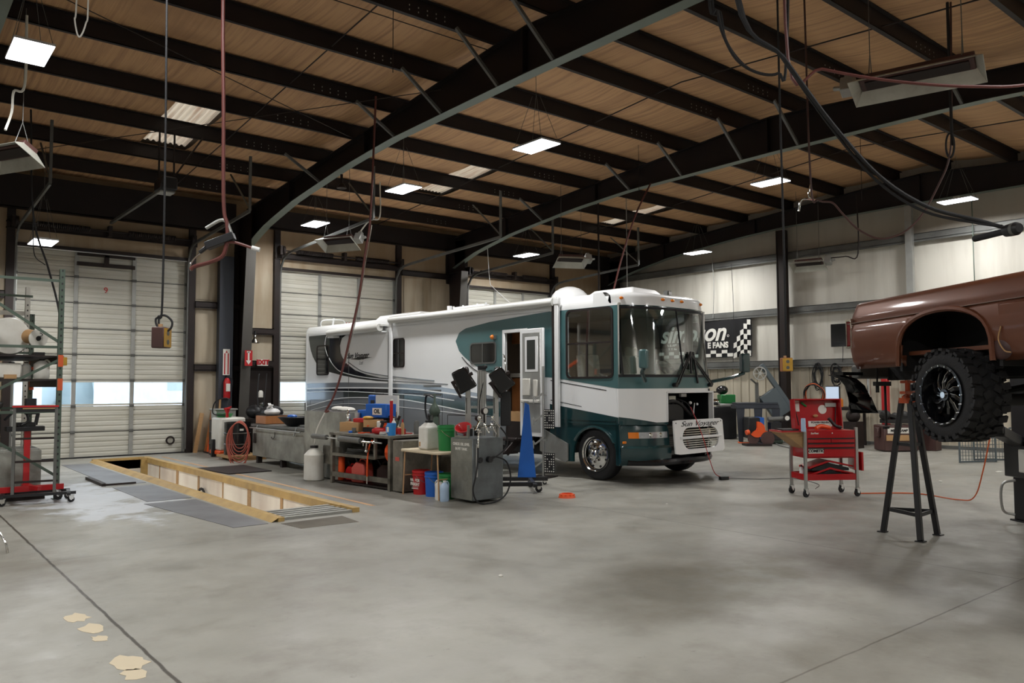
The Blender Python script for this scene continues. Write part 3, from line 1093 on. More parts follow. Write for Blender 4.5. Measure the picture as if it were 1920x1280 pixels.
# rounded window corners
for x0, x1 in ((0, .04), (RW - .04, RW)):
    r_ = .09
    for cu, cz, su, sz in ((WIN[0], WIN[2], 1, 1), (WIN[1], WIN[2], -1, 1), (WIN[0], WIN[3], 1, -1), (WIN[1], WIN[3], -1, -1)):
        pts = [(cu, cz)] + [(cu + su * (r_ - r_ * math.cos(t)), cz + sz * (r_ - r_ * math.sin(t))) for t in [PI / 2 * i / 4 for i in range(5)]]
        for i in range(1, 5):
            body.prism([pts[0], pts[i], pts[i + 1]], 'yz', x0, x1, 1)
# rear wall, roof with rounded edges
body.bb(0, RW, RL - .04, RL, .5, 3.12)
N = 8
prof = [(.12 - .12 * math.cos(PI / 2 * i / N) - 0.0, 3.12 + .22 * math.sin(PI / 2 * i / N)) for i in range(N + 1)]
outl = [(0, 3.1)] + prof + [(RW - a, z) for a, z in prof[::-1]] + [(RW, 3.1)]
for (a, z0), (c, z1) in zip(outl, outl[1:]):
    body.poly([(a, .25, z0), (c, .25, z1), (c, RL, z1), (a, RL, z0)], 0)
body.poly([(a, RL, z) for a, z in outl], 0)
# near side paint: thin raised polygons belonging to the skin
def deco(pts, m, off):
    body.add([(-off, u, z) for u, z in pts] , [tuple(range(len(pts)))], m)
def band(top, bot, m, off):
    n = len(top)
    vs = [(-off, u, z) for u, z in top] + [(-off, u, z) for u, z in bot]
    body.add(vs, [(i, i + 1, n + i + 1, n + i) for i in range(n - 1)], m)
def interp(L, u):
    L = sorted(L)
    if u <= L[0][0]:
        return L[0][1]
    for (a, p), (b, q) in zip(L, L[1:]):
        if a <= u <= b:
            return p + (q - p) * (u - a) / (b - a)
    return L[-1][1]
def fill(topL, botL, u0, u1, m, off, n=24, skip=()):
    us = sorted({u0 + (u1 - u0) * i / n for i in range(n + 1)} | {v for s_ in skip for v in s_[:2] if u0 < v < u1})
    for a, c in zip(us, us[1:]):
        md_ = (a + c) / 2
        za0, za1 = interp(topL, a), interp(topL, c)
        zb0, zb1 = interp(botL, a), interp(botL, c)
        cuts = [s_ for s_ in skip if s_[0] <= md_ <= s_[1]]
        if not cuts:
            body.add([(-off, a, zb0), (-off, c, zb1), (-off, c, za1), (-off, a, za0)], [(0, 1, 2, 3)], m)
        else:
            for s_ in cuts:
                if zb0 < s_[2]:
                    body.add([(-off, a, zb0), (-off, c, zb1), (-off, c, s_[2]), (-off, a, s_[2])], [(0, 1, 2, 3)], m)
                if za0 > s_[3]:
                    body.add([(-off, a, s_[3]), (-off, c, s_[3]), (-off, c, za1), (-off, a, za0)], [(0, 1, 2, 3)], m)
HO = (WIN, DOO)
tealT = [(.03, 3.12), (1.62, 3.10), (2.63, 3.05), (3.5, 3.0), (4.3, 2.91), (4.5, 2.83), (4.59, 2.74), (4.62, 2.66)]
tealB = [(.03, 1.63), (1.69, 1.84), (2.4, 1.87), (3.12, 1.87), (3.71, 2.0), (4.12, 2.19), (4.34, 2.31), (4.50, 2.43), (4.59, 2.56), (4.62, 2.64)]
fill(tealT, tealB, .03, 4.62, 1, .003, 40, HO)
body.bb(-.0045, -.003, .03, 1.7, 3.09, 3.13, m=0)
fill([(.03, 1.57), (1.7, 1.79)], [(.03, 1.555), (1.7, 1.775)], .3, 1.7, 8, .004, 6)
fill([(.9, 1.31), (1.7, 1.42)], [(.9, 1.30), (1.7, 1.405)], .9, 1.7, 8, .004, 6)
fill([(.03, 1.13), (1.7, 1.34)], [(.03, 1.0), (1.7, 1.0)], .03, 1.72, 2, .004, 6)
body.bb(-.02, 0, .08, 1.4, 1.06, 1.09, m=2)
body.bb(-.02, 0, .08, 1.4, 1.0, 1.03, m=2)
chT = [(7.21, 1.86), (7.65, 1.89), (8.31, 1.98), (8.82, 2.09), (9.25, 2.27), (9.5, 2.46), (9.62, 2.63), (9.62, 2.76)]
chB = [(7.21, 1.79), (7.81, 1.81), (8.64, 1.87), (9.52, 1.97), (10.18, 2.07), (10.62, 2.17), (10.91, 2.33), (11.1, 2.51), (11.24, 2.72), (11.33, 2.99), (11.36, 3.24)]
fill(chT + [(9.63, 3.08), (11.4, 3.08)], chB, 7.21, 11.33, 3, .003, 70)
fill([(8.9, 3.08), (9.63, 3.08)], [(9.2, 3.05), (9.51, 2.94), (9.63, 2.7)], 9.15, 9.63, 5, .0032, 12)
arcT = [(7.21, 1.84), (8.64, 1.95), (9.36, 2.05), (9.69, 2.12), (9.98, 2.29), (10.18, 2.46), (10.3, 2.6), (10.37, 2.75)]
navB = [(u, z + .0) for u, z in arcT]
fill(chT + [(9.63, 3.08), (10.38, 3.08)], [(7.21, 1.85)] + arcT[1:] + [(10.38, 2.8)], 8.3, 10.15, 5, .0036, 30)
ap = [(7.0, 1.82), (7.8, 1.865), (8.64, 1.93), (9.36, 2.03), (9.69, 2.11), (9.98, 2.27), (10.18, 2.44), (10.33, 2.62), (10.4, 2.82), (10.34, 3.02), (10.2, 3.18)]
body.tube([(-.0045, u, min(z, 3.1)) for u, z in ap], .012, n=4, m=0)
gp = [(5.4, 1.80), (5.91, 1.83), (7.21, 1.92), (7.96, 1.99), (8.47, 2.06), (8.82, 2.17), (9.17, 2.31)]
body.tube([(-.0045, u, z) for u, z in gp], .016, n=4, m=4)
body.tube([(-.0045, u, z) for u, z in [(4.9, 1.72), (6, 1.76), (7.3, 1.82), (8.6, 1.9)]], .008, n=4, m=8)
body.tube([(-.0045, u, z) for u, z in [(3.4, 2.0), (3.8, 1.97), (4.15, 2.12), (4.4, 2.3)]], .010, n=4, m=8)
lowT = [(3.0, 1.42), (3.85, 1.53), (5.15, 1.66), (5.91, 1.71), (7.21, 1.75), (9.38, 1.78), (11.46, 1.76)]
fill(lowT, [(3.0, .5), (11.46, .5)], 3.0, 11.46, 4, .003, 40)
s1 = [(3.6, 1.42), (5.7, 1.58), (7.07, 1.63), (9.38, 1.64), (11.46, 1.61)]
s2 = [(4.67, 1.37), (5.7, 1.45), (7.07, 1.50), (9.52, 1.55), (11.46, 1.52)]
s3 = [(4.21, 1.14), (5.7, 1.29), (7.07, 1.38), (9.51, 1.37), (11.46, 1.11)]
fill(s1, s2 + [(3.6, 1.30)], 3.3, 9.4, 5, .0036, 30)
fill(s1, s2, 9.4, 11.46, 5, .0036, 8)
fill(s2 + [(3.3, 1.36)], s3 + [(3.3, 1.06)], 3.0, 6.6, 6, .0038, 20)
fill(s2, s3, 6.6, 9.4, 7, .0038, 20)
for s_, w_ in ((s1, .022), (s2, .012), (s3, .014)):
    body.tube([(-.004, u, z) for u, z in s_], w_, n=4, m=0)
body.tube([(-.004, u, z) for u, z in [(4.2, 1.08), (7.07, 1.2), (9.5, 1.22), (11.46, .98)]], .007, n=4, m=0)
body.bb(-.006, 0, 11.42, 11.5, .5, 3.15, m=0)
body.obj('body', ['rv_white', 'rv_teal', 'rv_green', 'rv_char', 'rv_grey', 'rv_navy', 'rv_green', 'rv_char', 'black'], rv, smooth=False, fix=False)

# --- front cap
NW = 28
ws = [RW * i / NW for i in range(NW + 1)]
fc = MB()
HOLE = (.80, 2.22, 1.04, 1.56)
def frow(z0, z1, m, skip=None, off=0.):
    for a, c in zip(ws, ws[1:]):
        m_ = (a + c) / 2
        if skip and skip[0] < m_ < skip[1]:
            continue
        fc.poly([(a, fy(a, z0) - off, z0), (c, fy(c, z0) - off, z0), (c, fy(c, z1) - off, z1), (a, fy(a, z1) - off, z1)], m)
frow(1.63, 1.84, 1)
frow(1.56, 1.63, 0)
frow(1.14, 1.56, 0, HOLE[:2])
for a, c in zip(ws, ws[1:]):
    if HOLE[0] < (a + c) / 2 < HOLE[1]:
        continue
    def zl(w_):
        return 1.14 - .10 * min(1, min(w_, RW - w_) / .55)
    fc.poly([(a, fy(a), zl(a)), (c, fy(c), zl(c)), (c, fy(c), 1.14), (a, fy(a), 1.14)], 0)
    fc.poly([(a, fy(a), 1.0), (c, fy(c), 1.0), (c, fy(c), zl(c)), (a, fy(a), zl(a))], 2)
frow(3.06, 3.10, 2, off=.01)
frow(3.10, 3.24, 0, off=.02)
# rounded brow
for k in range(5):
    z0, z1 = 3.24 + .10 * math.sin(PI / 2 * k / 5), 3.24 + .10 * math.sin(PI / 2 * (k + 1) / 5)
    o0, o1 = .18 * (1 - math.cos(PI / 2 * k / 5)), .18 * (1 - math.cos(PI / 2 * (k + 1) / 5))
    for a, c in zip(ws, ws[1:]):
        fc.poly([(a, fy(a, 3.24) - .02 + o0, z0), (c, fy(c, 3.24) - .02 + o0, z0), (c, fy(c, 3.24) - .02 + o1, z1), (a, fy(a, 3.24) - .02 + o1, z1)], 0)
for a, c in zip(ws, ws[1:]):
    fc.poly([(a, fy(a, 3.24) + .16, 3.34), (c, fy(c, 3.24) + .16, 3.34), (c, .6, 3.34), (a, .6, 3.34)], 0)
for x in (0, RW):
    fc.poly([(x, fy(x, 3.24) - .02, 3.1), (x, .6, 3.1), (x, .6, 3.34), (x, fy(x, 3.24) + .16, 3.34)], 0)
# pillars between side panels and the glass
for x in (0, RW):
    fc.poly([(x, .03, 1.0), (x, fy(x, 1.0), 1.0), (x, fy(x, 3.1), 3.1), (x, .2, 3.1)], 1)
fc.obj('front_cap', ['rv_white', 'rv_teal', 'rv_green'], rv, smooth=True)
# lower corners with headlights
for s_, x0, x1 in ((0, 0.0, .86), (1, 2.14, RW)):
    b = MB()
    n = 8
    xs2 = [x0 + (x1 - x0) * i / n for i in range(n + 1)]
    def strip(z0, z1, o0, o1, m):
        for a, c in zip(xs2, xs2[1:]):
            b.poly([(a, fy(a) - o0, z0), (c, fy(c) - o0, z0), (c, fy(c) - o1, z1), (a, fy(a) - o1, z1)], m)
    strip(.30, .40, -.05, .04, 0)
    strip(.40, .60, .04, .05, 0)
    strip(.60, .64, .05, -.0, 0)
    strip(.64, .76, 0, .0, 0)
    strip(.76, .90, .0, -.02, 0)
    strip(.90, 1.0, -.02, -.05, 0)
    xe = 0 if s_ == 0 else RW
    b.poly([(xe, fy(xe) - .05, .35), (xe, .1, .3), (xe, .1, 1.02), (xe, fy(xe), 1.02)], 0)
    b.obj('front_corner', 'rv_green', rv, smooth=True)
    h = MB()
    q = [(x0 + .10, x0 + .80)] if s_ == 0 else [(x1 - .80, x1 - .10)]
    a0, a1 = q[0]
    for i in range(10):
        a, c = a0 + (a1 - a0) * i / 10, a0 + (a1 - a0) * (i + 1) / 10
        amb = (i < 2) if s_ == 0 else (i > 7)
        za, zc = .895 - .0 * i, .895
        h.poly([(a, fy(a) - .012, .77), (c, fy(c) - .012, .77), (c, fy(c) - .004, .875), (a, fy(a) - .004, .875)], 1 if amb else 0)
    mh = h.obj('headlight', ['lens_clear', 'amber'], rv, smooth=True, label='clear headlight with amber end')
    for cx_ in (a0 + .34, a0 + .55):
        if s_ == 1:
            cx_ -= .15
        MB().lathe([(0, -.02), (.03, -.02), (.045, -.0)], (cx_, fy(cx_), .823), 'y', 14).obj('reflector', 'chrome', mh)
    MB().box(x0 + .06 if s_ == 0 else x1 - .06, fy(x0 + .06) - .01, .70, .11, .03, .045).obj('side_marker', 'amber', rv, bevel=.008)
# dark bumper core and engine bay
b = MB()
b.bb(.84, 2.16, -.22, .3, .30, 1.0)
b.tube([(.1, fy(.1) + .02, .36), (.6, -.40, .35), (1.3, -.45, .35), (2.0, -.40, .35), (2.5, fy(2.5) + .02, .36)], .06, n=8)
b.obj('bumper', 'black_gloss', rv, smooth=True)
e = MB()
e.bb(.7, 2.35, .25, .28, .9, 1.7)
e.bb(.75, .80, -.3, .25, 1.0, 1.6)
e.bb(2.22, 2.25, -.3, .25, 1.0, 1.6)
e.bb(.78, 2.25, -.3, .25, 1.58, 1.62)
e.obj('engine_bay', 'black', rv, smooth=False)
fr_ = MB()
for a, c, z0, z1 in ((HOLE[0], HOLE[0] + .03, 1.04, 1.57), (HOLE[1] - .03, HOLE[1], 1.04, 1.57), (HOLE[0], HOLE[1], 1.545, 1.575)):
    fr_.bb(a, c, -.41, -.3, z0, z1)
fr_.obj('engine_opening_rim', 'rv_white', rv, bevel=.008)
g = MB()
g.lathe([(.0, 0), (.14, .0), (.15, .1), (.13, .18), (0, .2)], (1.05, -.08, 1.06), 'z', 16, 1)
g.box(1.3, 0, 1.2, .5, .4, .28, m=0)
g.box(1.25, -.1, 1.44, .2, .16, .1, m=2)
g.box(1.65, -.12, 1.50, .16, .05, .06, m=3)
g.tube([(1.0, -.1, 1.3), (1.2, -.22, 1.4), (1.5, -.2, 1.32), (1.75, -.22, 1.12)], .03, m=0)
g.tube([(1.4, -.12, 1.45), (1.6, -.25, 1.35), (1.72, -.28, 1.15), (1.8, -.33, 1.05)], .012, m=1)
g.tube([(1.9, -.2, 1.35), (1.8, -.25, 1.2), (1.75, -.28, 1.1)], .010, m=3)
g.ball((1.74, -.22, 1.36), .03, m=3)
g.ball((1.98, -.2, 1.33), .025, m=3)
g.tube([(.9, -.2, 1.5), (.95, -.25, 1.3), (.88, -.25, 1.12)], .045, m=1)
for i in range(5):
    g.cyl((1.1 + i * .15, -.05, 1.34), (1.1 + i * .15, -.05, 1.4), .03, n=8, m=1)
g.obj('engine', ['engine_dark', 'rubber', 'alu', 'white'], rv)
# loose grille panel hanging on the bumper
gr = MB()
W0, W1, Z0, Z1 = .83, 2.33, .47, 1.07
def gy(z):
    return -.56 + (z - .47) * .08
out_ = rrect(W0, W1, Z0, Z1, .03, 3)
inn_ = rrect(W0 + .22, W1 - .16, Z0 + .08, Z1 - .14, .2, 8)
no, ni = 80, 80
def ring(pts, n):
    c = (sum(p[0] for p in pts) / len(pts), sum(p[1] for p in pts) / len(pts))
    out = []
    for i in range(n):
        t = 2 * PI * i / n
        dx, dz = math.cos(t), math.sin(t)
        best = None
        for (a, b_), (c_, d_) in zip(pts, pts[1:] + pts[:1]):
            ex_, ez_ = c_ - a, d_ - b_
            den = dx * ez_ - dz * ex_
            if abs(den) < 1e-9:
                continue
            tt = ((a - cc[0]) * ez_ - (b_ - cc[1]) * ex_) / den
            uu = ((a - cc[0]) * dz - (b_ - cc[1]) * dx) / den
            if tt > 0 and -1e-6 <= uu <= 1 + 1e-6:
                best = tt if best is None else min(best, tt)
        out.append((cc[0] + dx * best, cc[1] + dz * best))
    return out
cc = ((W0 + W1) / 2 + .03, (Z0 + Z1) / 2 - .03)
ro_, ri_ = ring(out_, no), ring(inn_, no)
vs = [(a, gy(z), z) for a, z in ro_] + [(a, gy(z), z) for a, z in ri_] + [(a, gy(z) + .04, z) for a, z in ri_] + [(a, gy(z) + .03, z) for a, z in ro_]
fs = []
for i in range(no):
    j = (i + 1) % no
    for q in range(3):
        fs.append((q * no + i, q * no + j, (q + 1) * no + j, (q + 1) * no + i))
    fs.append((3 * no + i, 3 * no + j, j, i))
gr.add(vs, fs)
gp_ = gr.obj('grille_panel', 'rv_white', rv, smooth=True, label='removed white grille panel propped on the bumper')
sl = MB()
for i in range(9):
    z = Z0 + .11 + i * .038
    dz = (z - (Z0 + Z1) / 2 + .03) / .2
    hw = .56 * math.sqrt(max(0, 1 - min(1, abs(dz)) ** 4)) * .98
    sl.bb(cc[0] - hw, cc[0] + hw, gy(z) + .012, gy(z) + .03, z - .006, z + .010)
sl.obj('grille_slat', 'chrome', gp_, smooth=False)
MB().box(cc[0], gy(.76) - .01, .755, 1.26, .035, .045).obj('grille_bar', 'rv_white', gp_, bevel=.01)
txt('Sun Voyager', .13, (cc[0] - .02, gy(1.0) - .006, .995), (PI / 2 - .08, 0, 0), 'black', gp_, shear=.5, sx=1.75)
lt = MB().cyl((W0 + .06, gy(1.02) - .004, 1.02), (W0 + .06, gy(1.02), 1.02), .012, n=8).cyl((W1 - .06, gy(1.02) - .004, 1.02), (W1 - .06, gy(1.02), 1.02), .012, n=8)
lt.obj('screw_hole', 'black', gp_)
# --- windshield, two curved panes and centre strip
for a0, a1 in ((.06, 1.28), (1.32, RW - .06)):
    g = MB()
    def f(u, v, a0=a0, a1=a1):
        a = a0 + (a1 - a0) * u
        z = 1.86 + 1.19 * v
        return (a, fy(a, z) - .004, z)
    g.grid(f, 14, 6)
    g.obj('windshield', 'clear_glass', rv)
g = MB()
for a, c in zip(ws, ws[1:]):
    for z0, z1 in ((1.83, 1.875), (3.035, 3.08)):
        g.add([(a, fy(a, z0) - .012, z0), (c, fy(c, z0) - .012, z0), (c, fy(c, z1) - .012, z1), (a, fy(a, z1) - .012, z1)], [(0, 1, 2, 3)])
for x in (.05, 1.30, RW - .05):
    g.bar((x, fy(x, 1.85) - .008, 1.85), (x, fy(x, 3.07) - .008, 3.07), .035 if x != 1.3 else .02, .02, up=(0, 1, 0))
g.obj('windshield_gasket', 'rubber', rv, smooth=False)
for k in range(2):
    wp = MB()
    xb = 1.0 if k == 0 else 2.2
    s_ = 1 if k == 0 else -1
    for d in (0, .07):
        wp.bar((xb + d, fy(xb) - .06, 1.70), (1.52 + d * .5 - (0 if k == 0 else .02), fy(1.5, 2.25) - .05, 2.27), .02, .02)
    wp.bar((1.55 + (.0 if k == 0 else .08), fy(1.5, 2.3) - .04, 2.30), (1.50 + (0 if k == 0 else .2), fy(1.5, 1.9) - .035, 1.72 if k else 1.9), .026, .03)
    wp.cyl((xb, fy(xb) + .01, 1.69), (xb, fy(xb) - .08, 1.69), .04)
    wp.obj('wiper', 'black', rv)
# clearance lights on the brow
for a in (.12, .92, 1.2, 1.48, 2.2):
    MB().ball((a, fy(a, 3.24) - .03, 3.22), .045, sc=(1.1, .7, .6)).obj('clearance_light', 'amber', rv)
# roof camera
q = MB().box(1.45, .05, 3.40, .12, .09, .09, m=0).box(1.47, -.005, 3.40, .08, .01, .06, m=1)
q.bar((1.38, .05, 3.36), (1.1, .1, 3.34), .01)
q.obj('camera_box', ['steel_grey', 'white'], rv, smooth=False)
# near front side window
def side_window(u0, u1, z0, z1, nm, div=None, glass='tint_glass', x=0., r=.08, fw=.03, opaque=False):
    o_ = rrect(u0, u1, z0, z1, r)
    i_ = rrect(u0 + fw, u1 - fw, z0 + fw, z1 - fw, max(.02, r - fw / 2))
    b = MB()
    n = len(o_)
    sgn = -1 if x < 1 else 1
    vs = [(x + sgn * .018, u, z) for u, z in o_] + [(x + sgn * .018, u, z) for u, z in i_] + [(x, u, z) for u, z in o_] + [(x, u, z) for u, z in i_]
    fs = []
    for i in range(n):
        j = (i + 1) % n
        fs += [(i, j, n + j, n + i), (i, 2 * n + i, 2 * n + j, j), (n + i, n + j, 3 * n + j, 3 * n + i)]
    b.add(vs, fs)
    for d in div or []:
        if d[0] == 'v':
            b.bb(x - .02 if sgn < 0 else x, x if sgn < 0 else x + .02, d[1] - .015, d[1] + .015, d[2], d[3])
        else:
            b.bb(x - .02 if sgn < 0 else x, x if sgn < 0 else x + .02, d[2], d[3], d[1] - .015, d[1] + .015)
    fo = b.obj('window_frame', nm, rv, smooth=False)
    p = MB()
    p.poly([(x + sgn * .008, u, z) for u, z in i_])
    p.obj('window_glass', glass, fo, smooth=False, fix=False)
side_window(.13, 1.28, 1.81, 3.08, 'steel_dark', [('h', 2.45, .16, 1.25), ('v', .75, 1.84, 2.45)], glass='pane', r=.1, fw=.035)
side_window(.13, 1.28, 1.81, 3.08, 'steel_dark', [('h', 2.45, .16, 1.25)], glass='pane', x=RW, r=.1, fw=.035)
mat('dark_pane', '0f1013', .08, coat=.6)
side_window(3.27, 4.12, 2.14, 2.59, 'steel_grey', [('v', 3.7, 2.16, 2.57)], glass='dark_pane')
side_window(6.58, 7.06, 2.12, 2.82, 'steel_dark', [('h', 2.46, 6.6, 7.04), ('v', 6.9, 2.14, 2.8)], glass='dark_pane')
side_window(10.18, 10.86, 1.98, 2.80, 'steel_dark', [], glass='dark_pane')
# entry frame
dfm = MB()
for a, c, z0, z1 in ((3.0, 3.07, .95, 2.8), (2.33, 2.40, .95, 2.8), (2.33, 3.07, 2.74, 2.81)):
    dfm.bb(-.025, .06, a, c, z0, z1)
dfm.obj('entry_frame', 'rv_white', rv, bevel=.01)
# open door leaf folded against the wall
dl = MB()
dl.bb(-.17, -.12, 1.72, 2.38, .72, 2.78)
leaf = dl.obj('entry_door', 'rv_white', rv, bevel=.012, label='open entry door leaf showing its inner face')
MB().bb(-.176, -.168, 1.80, 2.30, .8, 2.70).obj('door_lining', 'galv', leaf, bevel=.02)
MB().bb(-.182, -.175, 1.86, 2.22, 1.95, 2.62).obj('window_trim', 'rv_white', leaf, bevel=.02)
MB().bb(-.186, -.181, 1.93, 2.16, 2.0, 2.56).obj('window_glass', 'rv_char', leaf, smooth=False)
q = MB().bb(-.21, -.175, 2.06, 2.27, 1.5, 1.82).bb(-.2, -.175, 1.86, 1.98, 1.48, 1.80).bb(-.23, -.175, 1.8, 2.3, 1.36, 1.42)
q.obj('door_pocket', 'white_plastic', leaf, bevel=.01)
# grab handle, interior seen through the entry
gh = MB().tube([(-.03, 3.02, 2.32), (-.10, 2.9, 2.24), (-.10, 2.87, 1.9), (-.04, 2.95, 1.72)], .014)
gh.tube([(-.03, 3.0, 1.62), (-.11, 2.88, 1.50), (-.11, 2.86, 1.30), (-.03, 2.98, 1.2)], .014)
gh.obj('grab_handle', 'chrome', rv)
it = MB()
it.bb(.04, RW - .04, .05, 3.4, .93, .97, m=0)            # floor
it.bb(.04, RW - .04, 3.4, 3.44, .95, 3.15, m=0)          # bulkhead
it.bb(.04, RW - .04, .05, 3.4, 3.10, 3.14, m=3)          # headliner
it.bb(.45, .50, 2.30, 3.3, .97, 1.84, m=1)               # oak cabinet
it.bb(.40, 1.1, 2.28, 3.3, 1.86, 1.94, m=2)              # counter
it.bb(.10, .14, 2.30, 2.42, .97, 3.1, m=1)
it.bb(.45, .50, 2.30, 3.3, 2.55, 3.1, m=1)
it.bb(.04, .45, 2.40, 3.0, .95, 1.17, m=4)
it.bb(.395, .45, 2.42, 2.58, 1.78, 1.84, m=5)
it.bb(.6, RW - .04, 1.75, 1.79, .95, 1.7, m=0)
it.obj('interior', ['rv_interior', 'oak', 'white_plastic', 'white_plastic', 'card', 'black'], rv, smooth=False)
fa = MB().tube([(.6, 2.75, 1.94), (.6, 2.75, 2.12), (.55, 2.72, 2.16), (.5, 2.7, 2.1)], .012)
fa.tube([(.6, 2.55, 1.94), (.6, 2.55, 2.05), (.54, 2.52, 2.2)], .014)
fa.obj('faucet', 'chrome', rv)
ds = MB()
def f(u, v):
    a = .06 + (RW - .12) * u
    y0, y1 = fy(a, 1.85) + .03, .35
    return (a, y0 + (y1 - y0) * v, 1.84 + .05 * math.sin(PI * v) + .10 * math.exp(-((a - 1.9) / .35) ** 2) * math.sin(PI * v))
ds.grid(f, 20, 6)
ds.bb(.06, RW - .06, .33, .37, 1.2, 1.86)
ds.obj('dashboard', 'rv_dash', rv)
sw = MB().tube([(1.95 + .2 * math.cos(t), .48 + .12 * math.sin(t), 2.02 + .16 * math.sin(t)) for t in [2 * PI * i / 16 for i in range(16)]], .016, closed=True, sub=2)
sw.cyl((1.95, .48, 2.02), (1.95, .35, 1.8), .03)
sw.bar((1.76, .48, 2.02), (2.14, .48, 2.02), .03, .02)
sw.obj('steering_wheel', 'rubber', rv)
for cx_ in (.62, 1.95):
    s_ = MB()
    s_.box(cx_, 1.0, 1.42, .55, .55, .16)
    s_.box(cx_, 1.28, 1.85, .52, .15, .85, rot=(-.12, 0, 0))
    s_.box(cx_, 1.35, 2.36, .3, .1, .2)
    s_.box(cx_, 1.05, 1.15, .3, .3, .4)
    for d in (-.32, .32):
        s_.box(cx_ + d, 1.1, 1.65, .07, .4, .07)
    s_.obj('cab_seat', 'rv_dash', rv, bevel=.04, seg=2)
cu = MB()
for x0, x1, y_ in ((.08, .34, .25), (RW - .34, RW - .08, .25)):
    def f(u, v):
        a = x0 + (x1 - x0) * u
        return (a, y_ + .03 * math.sin(u * 22), 1.9 + 1.18 * v)
    cu.grid(f, 22, 1)
cu.obj('curtain', 'rv_char', rv)
# wheels
def wheel(x, u, side, chrome=True):
    t = MB()
    h = .26
    pr = [(.27, -h / 2), (.40, -h / 2), (.455, -h / 2 + .03), (.468, -h / 2 + .06), (.468, h / 2 - .06), (.455, h / 2 - .03), (.40, h / 2), (.27, h / 2)]
    t.lathe(pr, (x, u, .468), 'x', 40)
    for g_ in (-.05, 0, .05):
        t.lathe([(.469, g_ - .006), (.4695, g_ + .006)], (x, u, .468), 'x', 40)
    o = t.obj('wheel', 'rubber', rv)
    r_ = MB()
    xo = x + side * (h / 2 + .012)
    d = side
    r_.lathe([(.32, xo + d * .0), (.315, xo + d * .012), (.30, xo - d * .01), (.27, xo - d * .035), (.21, xo - d * .03), (.18, xo - d * .01), (.10, xo + d * .01), (.085, xo + d * .05), (.05, xo + d * .07), (0, xo + d * .07)], (0, u, .468), 'x', 40)
    for i in range(8):
        a = 2 * PI * i / 8
        r_.cyl((xo - d * .03, u + .135 * math.cos(a), .468 + .135 * math.sin(a)), (xo + d * .03, u + .135 * math.cos(a), .468 + .135 * math.sin(a)), .022, n=8)
    r_.obj('wheel_cover', 'chrome', o)
    hl = MB()
    for i in range(8):
        a = 2 * PI * (i + .5) / 8
        hl.cyl((xo - d * .045, u + .235 * math.cos(a), .468 + .235 * math.sin(a)), (xo - d * .025, u + .235 * math.cos(a), .468 + .235 * math.sin(a)), .022, n=10)
    hl.obj('vent_hole', 'black', o)
wheel(.17, .60, -1)
wheel(RW - .17, .60, 1)
wheel(.17, 8.3, -1)
wheel(RW - .17, 8.3, 1)
# fender lip, undercarriage
fl_ = MB().tube([(-.01, .60 - .54 * math.cos(PI * i / 12), .42 + .53 * math.sin(PI * i / 12)) for i in range(2, 11)], .028, n=6)
fl_.obj('fender_lip', 'rv_green', rv)
uc = MB().bb(.45, RW - .45, .2, 11.2, .45, .62).bb(.2, RW - .2, 2.0, 6.8, .35, .55).bb(.3, RW - .3, .5, .7, .35, .5)
uc.obj('chassis', 'black', rv, smooth=False)
# roof edge rail, awnings, posts, vents
aw = MB().cyl((-.11, 1.5, 3.25), (-.11, 7.05, 3.25), .075, n=16)
aw.bb(-.1, -.0, 1.45, 7.1, 3.27, 3.34)
aw.obj('awning', 'rv_awning', rv)
for u in (1.43, 7.04):
    b = MB().bb(-.12, -.06, u - .05, u + .05, 1.0 if u > 3 else .92, 3.3).bb(-.13, -.05, u - .065, u + .065, 3.2, 3.32)
    b.obj('awning_arm', 'rv_white', rv, bevel=.006)
MB().bb(-.12, -.07, 1.50, 1.54, 1.2, 3.2).obj('awning_strut', 'steel_dark', rv, smooth=False)
aw2 = MB().cyl((-.2, 7.35, 3.10), (-.2, 9.85, 3.08), .09, n=16)
aw2.bb(-.22, 0, 7.3, 9.9, 3.13, 3.17)
aw2.obj('slide_awning', 'rv_awning', rv)
MB().box(-.12, 9.75, 2.98, .2, .3, .05).box(-.08, 7.5, 3.0, .14, .3, .04).obj('awning_bracket', 'rv_white', rv, bevel=.01)
MB().bb(-.007, -.003, 9.13, 9.15, .6, 3.0).bb(-.007, -.003, 7.27, 7.29, .6, 3.0).obj('slide_seam', 'steel_grey', rv, smooth=False)
def bump(u0, u1, w0, w1, h, m='rv_white', nm='roof_unit', tap=.12, z=3.34):
    b = MB()
    b.add([(w0, u0, z), (w1, u0, z), (w1, u1, z), (w0, u1, z), (w0 + tap, u0 + tap, z + h), (w1 - tap, u0 + tap * 1.5, z + h), (w1 - tap, u1 - tap * 2, z + h), (w0 + tap, u1 - tap * 2, z + h)], [(0, 1, 2, 3), (4, 5, 6, 7), (0, 1, 5, 4), (1, 2, 6, 5), (2, 3, 7, 6), (3, 0, 4, 7)])
    return b.obj(nm, m, rv, bevel=.03, seg=2)
bump(.25, 1.55, .7, 1.7, .17)
bump(7.0, 9.2, .7, 1.7, .2)
MB().ball((.95, 2.1, 3.36), .40, sc=(1, 1, .8), n=20, k=12).cyl((.95, 2.1, 3.3), (.95, 2.1, 3.38), .42, n=20).obj('satellite_dome', 'rv_white', rv, label='round white satellite dome')
MB().lathe([(.0, .06), (.25, .06), (.3, 0)], (.9, 6.2, 3.36), 'z', 20).obj('roof_vent', 'black', rv)
q = MB().bb(.45, .6, 4.2, 5.3, 3.42, 3.47).bar((.5, 4.25, 3.34), (.5, 4.25, 3.45), .04).bar((.5, 5.25, 3.34), (.5, 5.25, 3.45), .04)
for u in (4.2, 4.5, 5.0, 5.35):
    q.bar((.5, u, 3.44), (.5, u, 3.5), .03)
q.box(.5, 5.5, 3.44, .08, .08, .16)
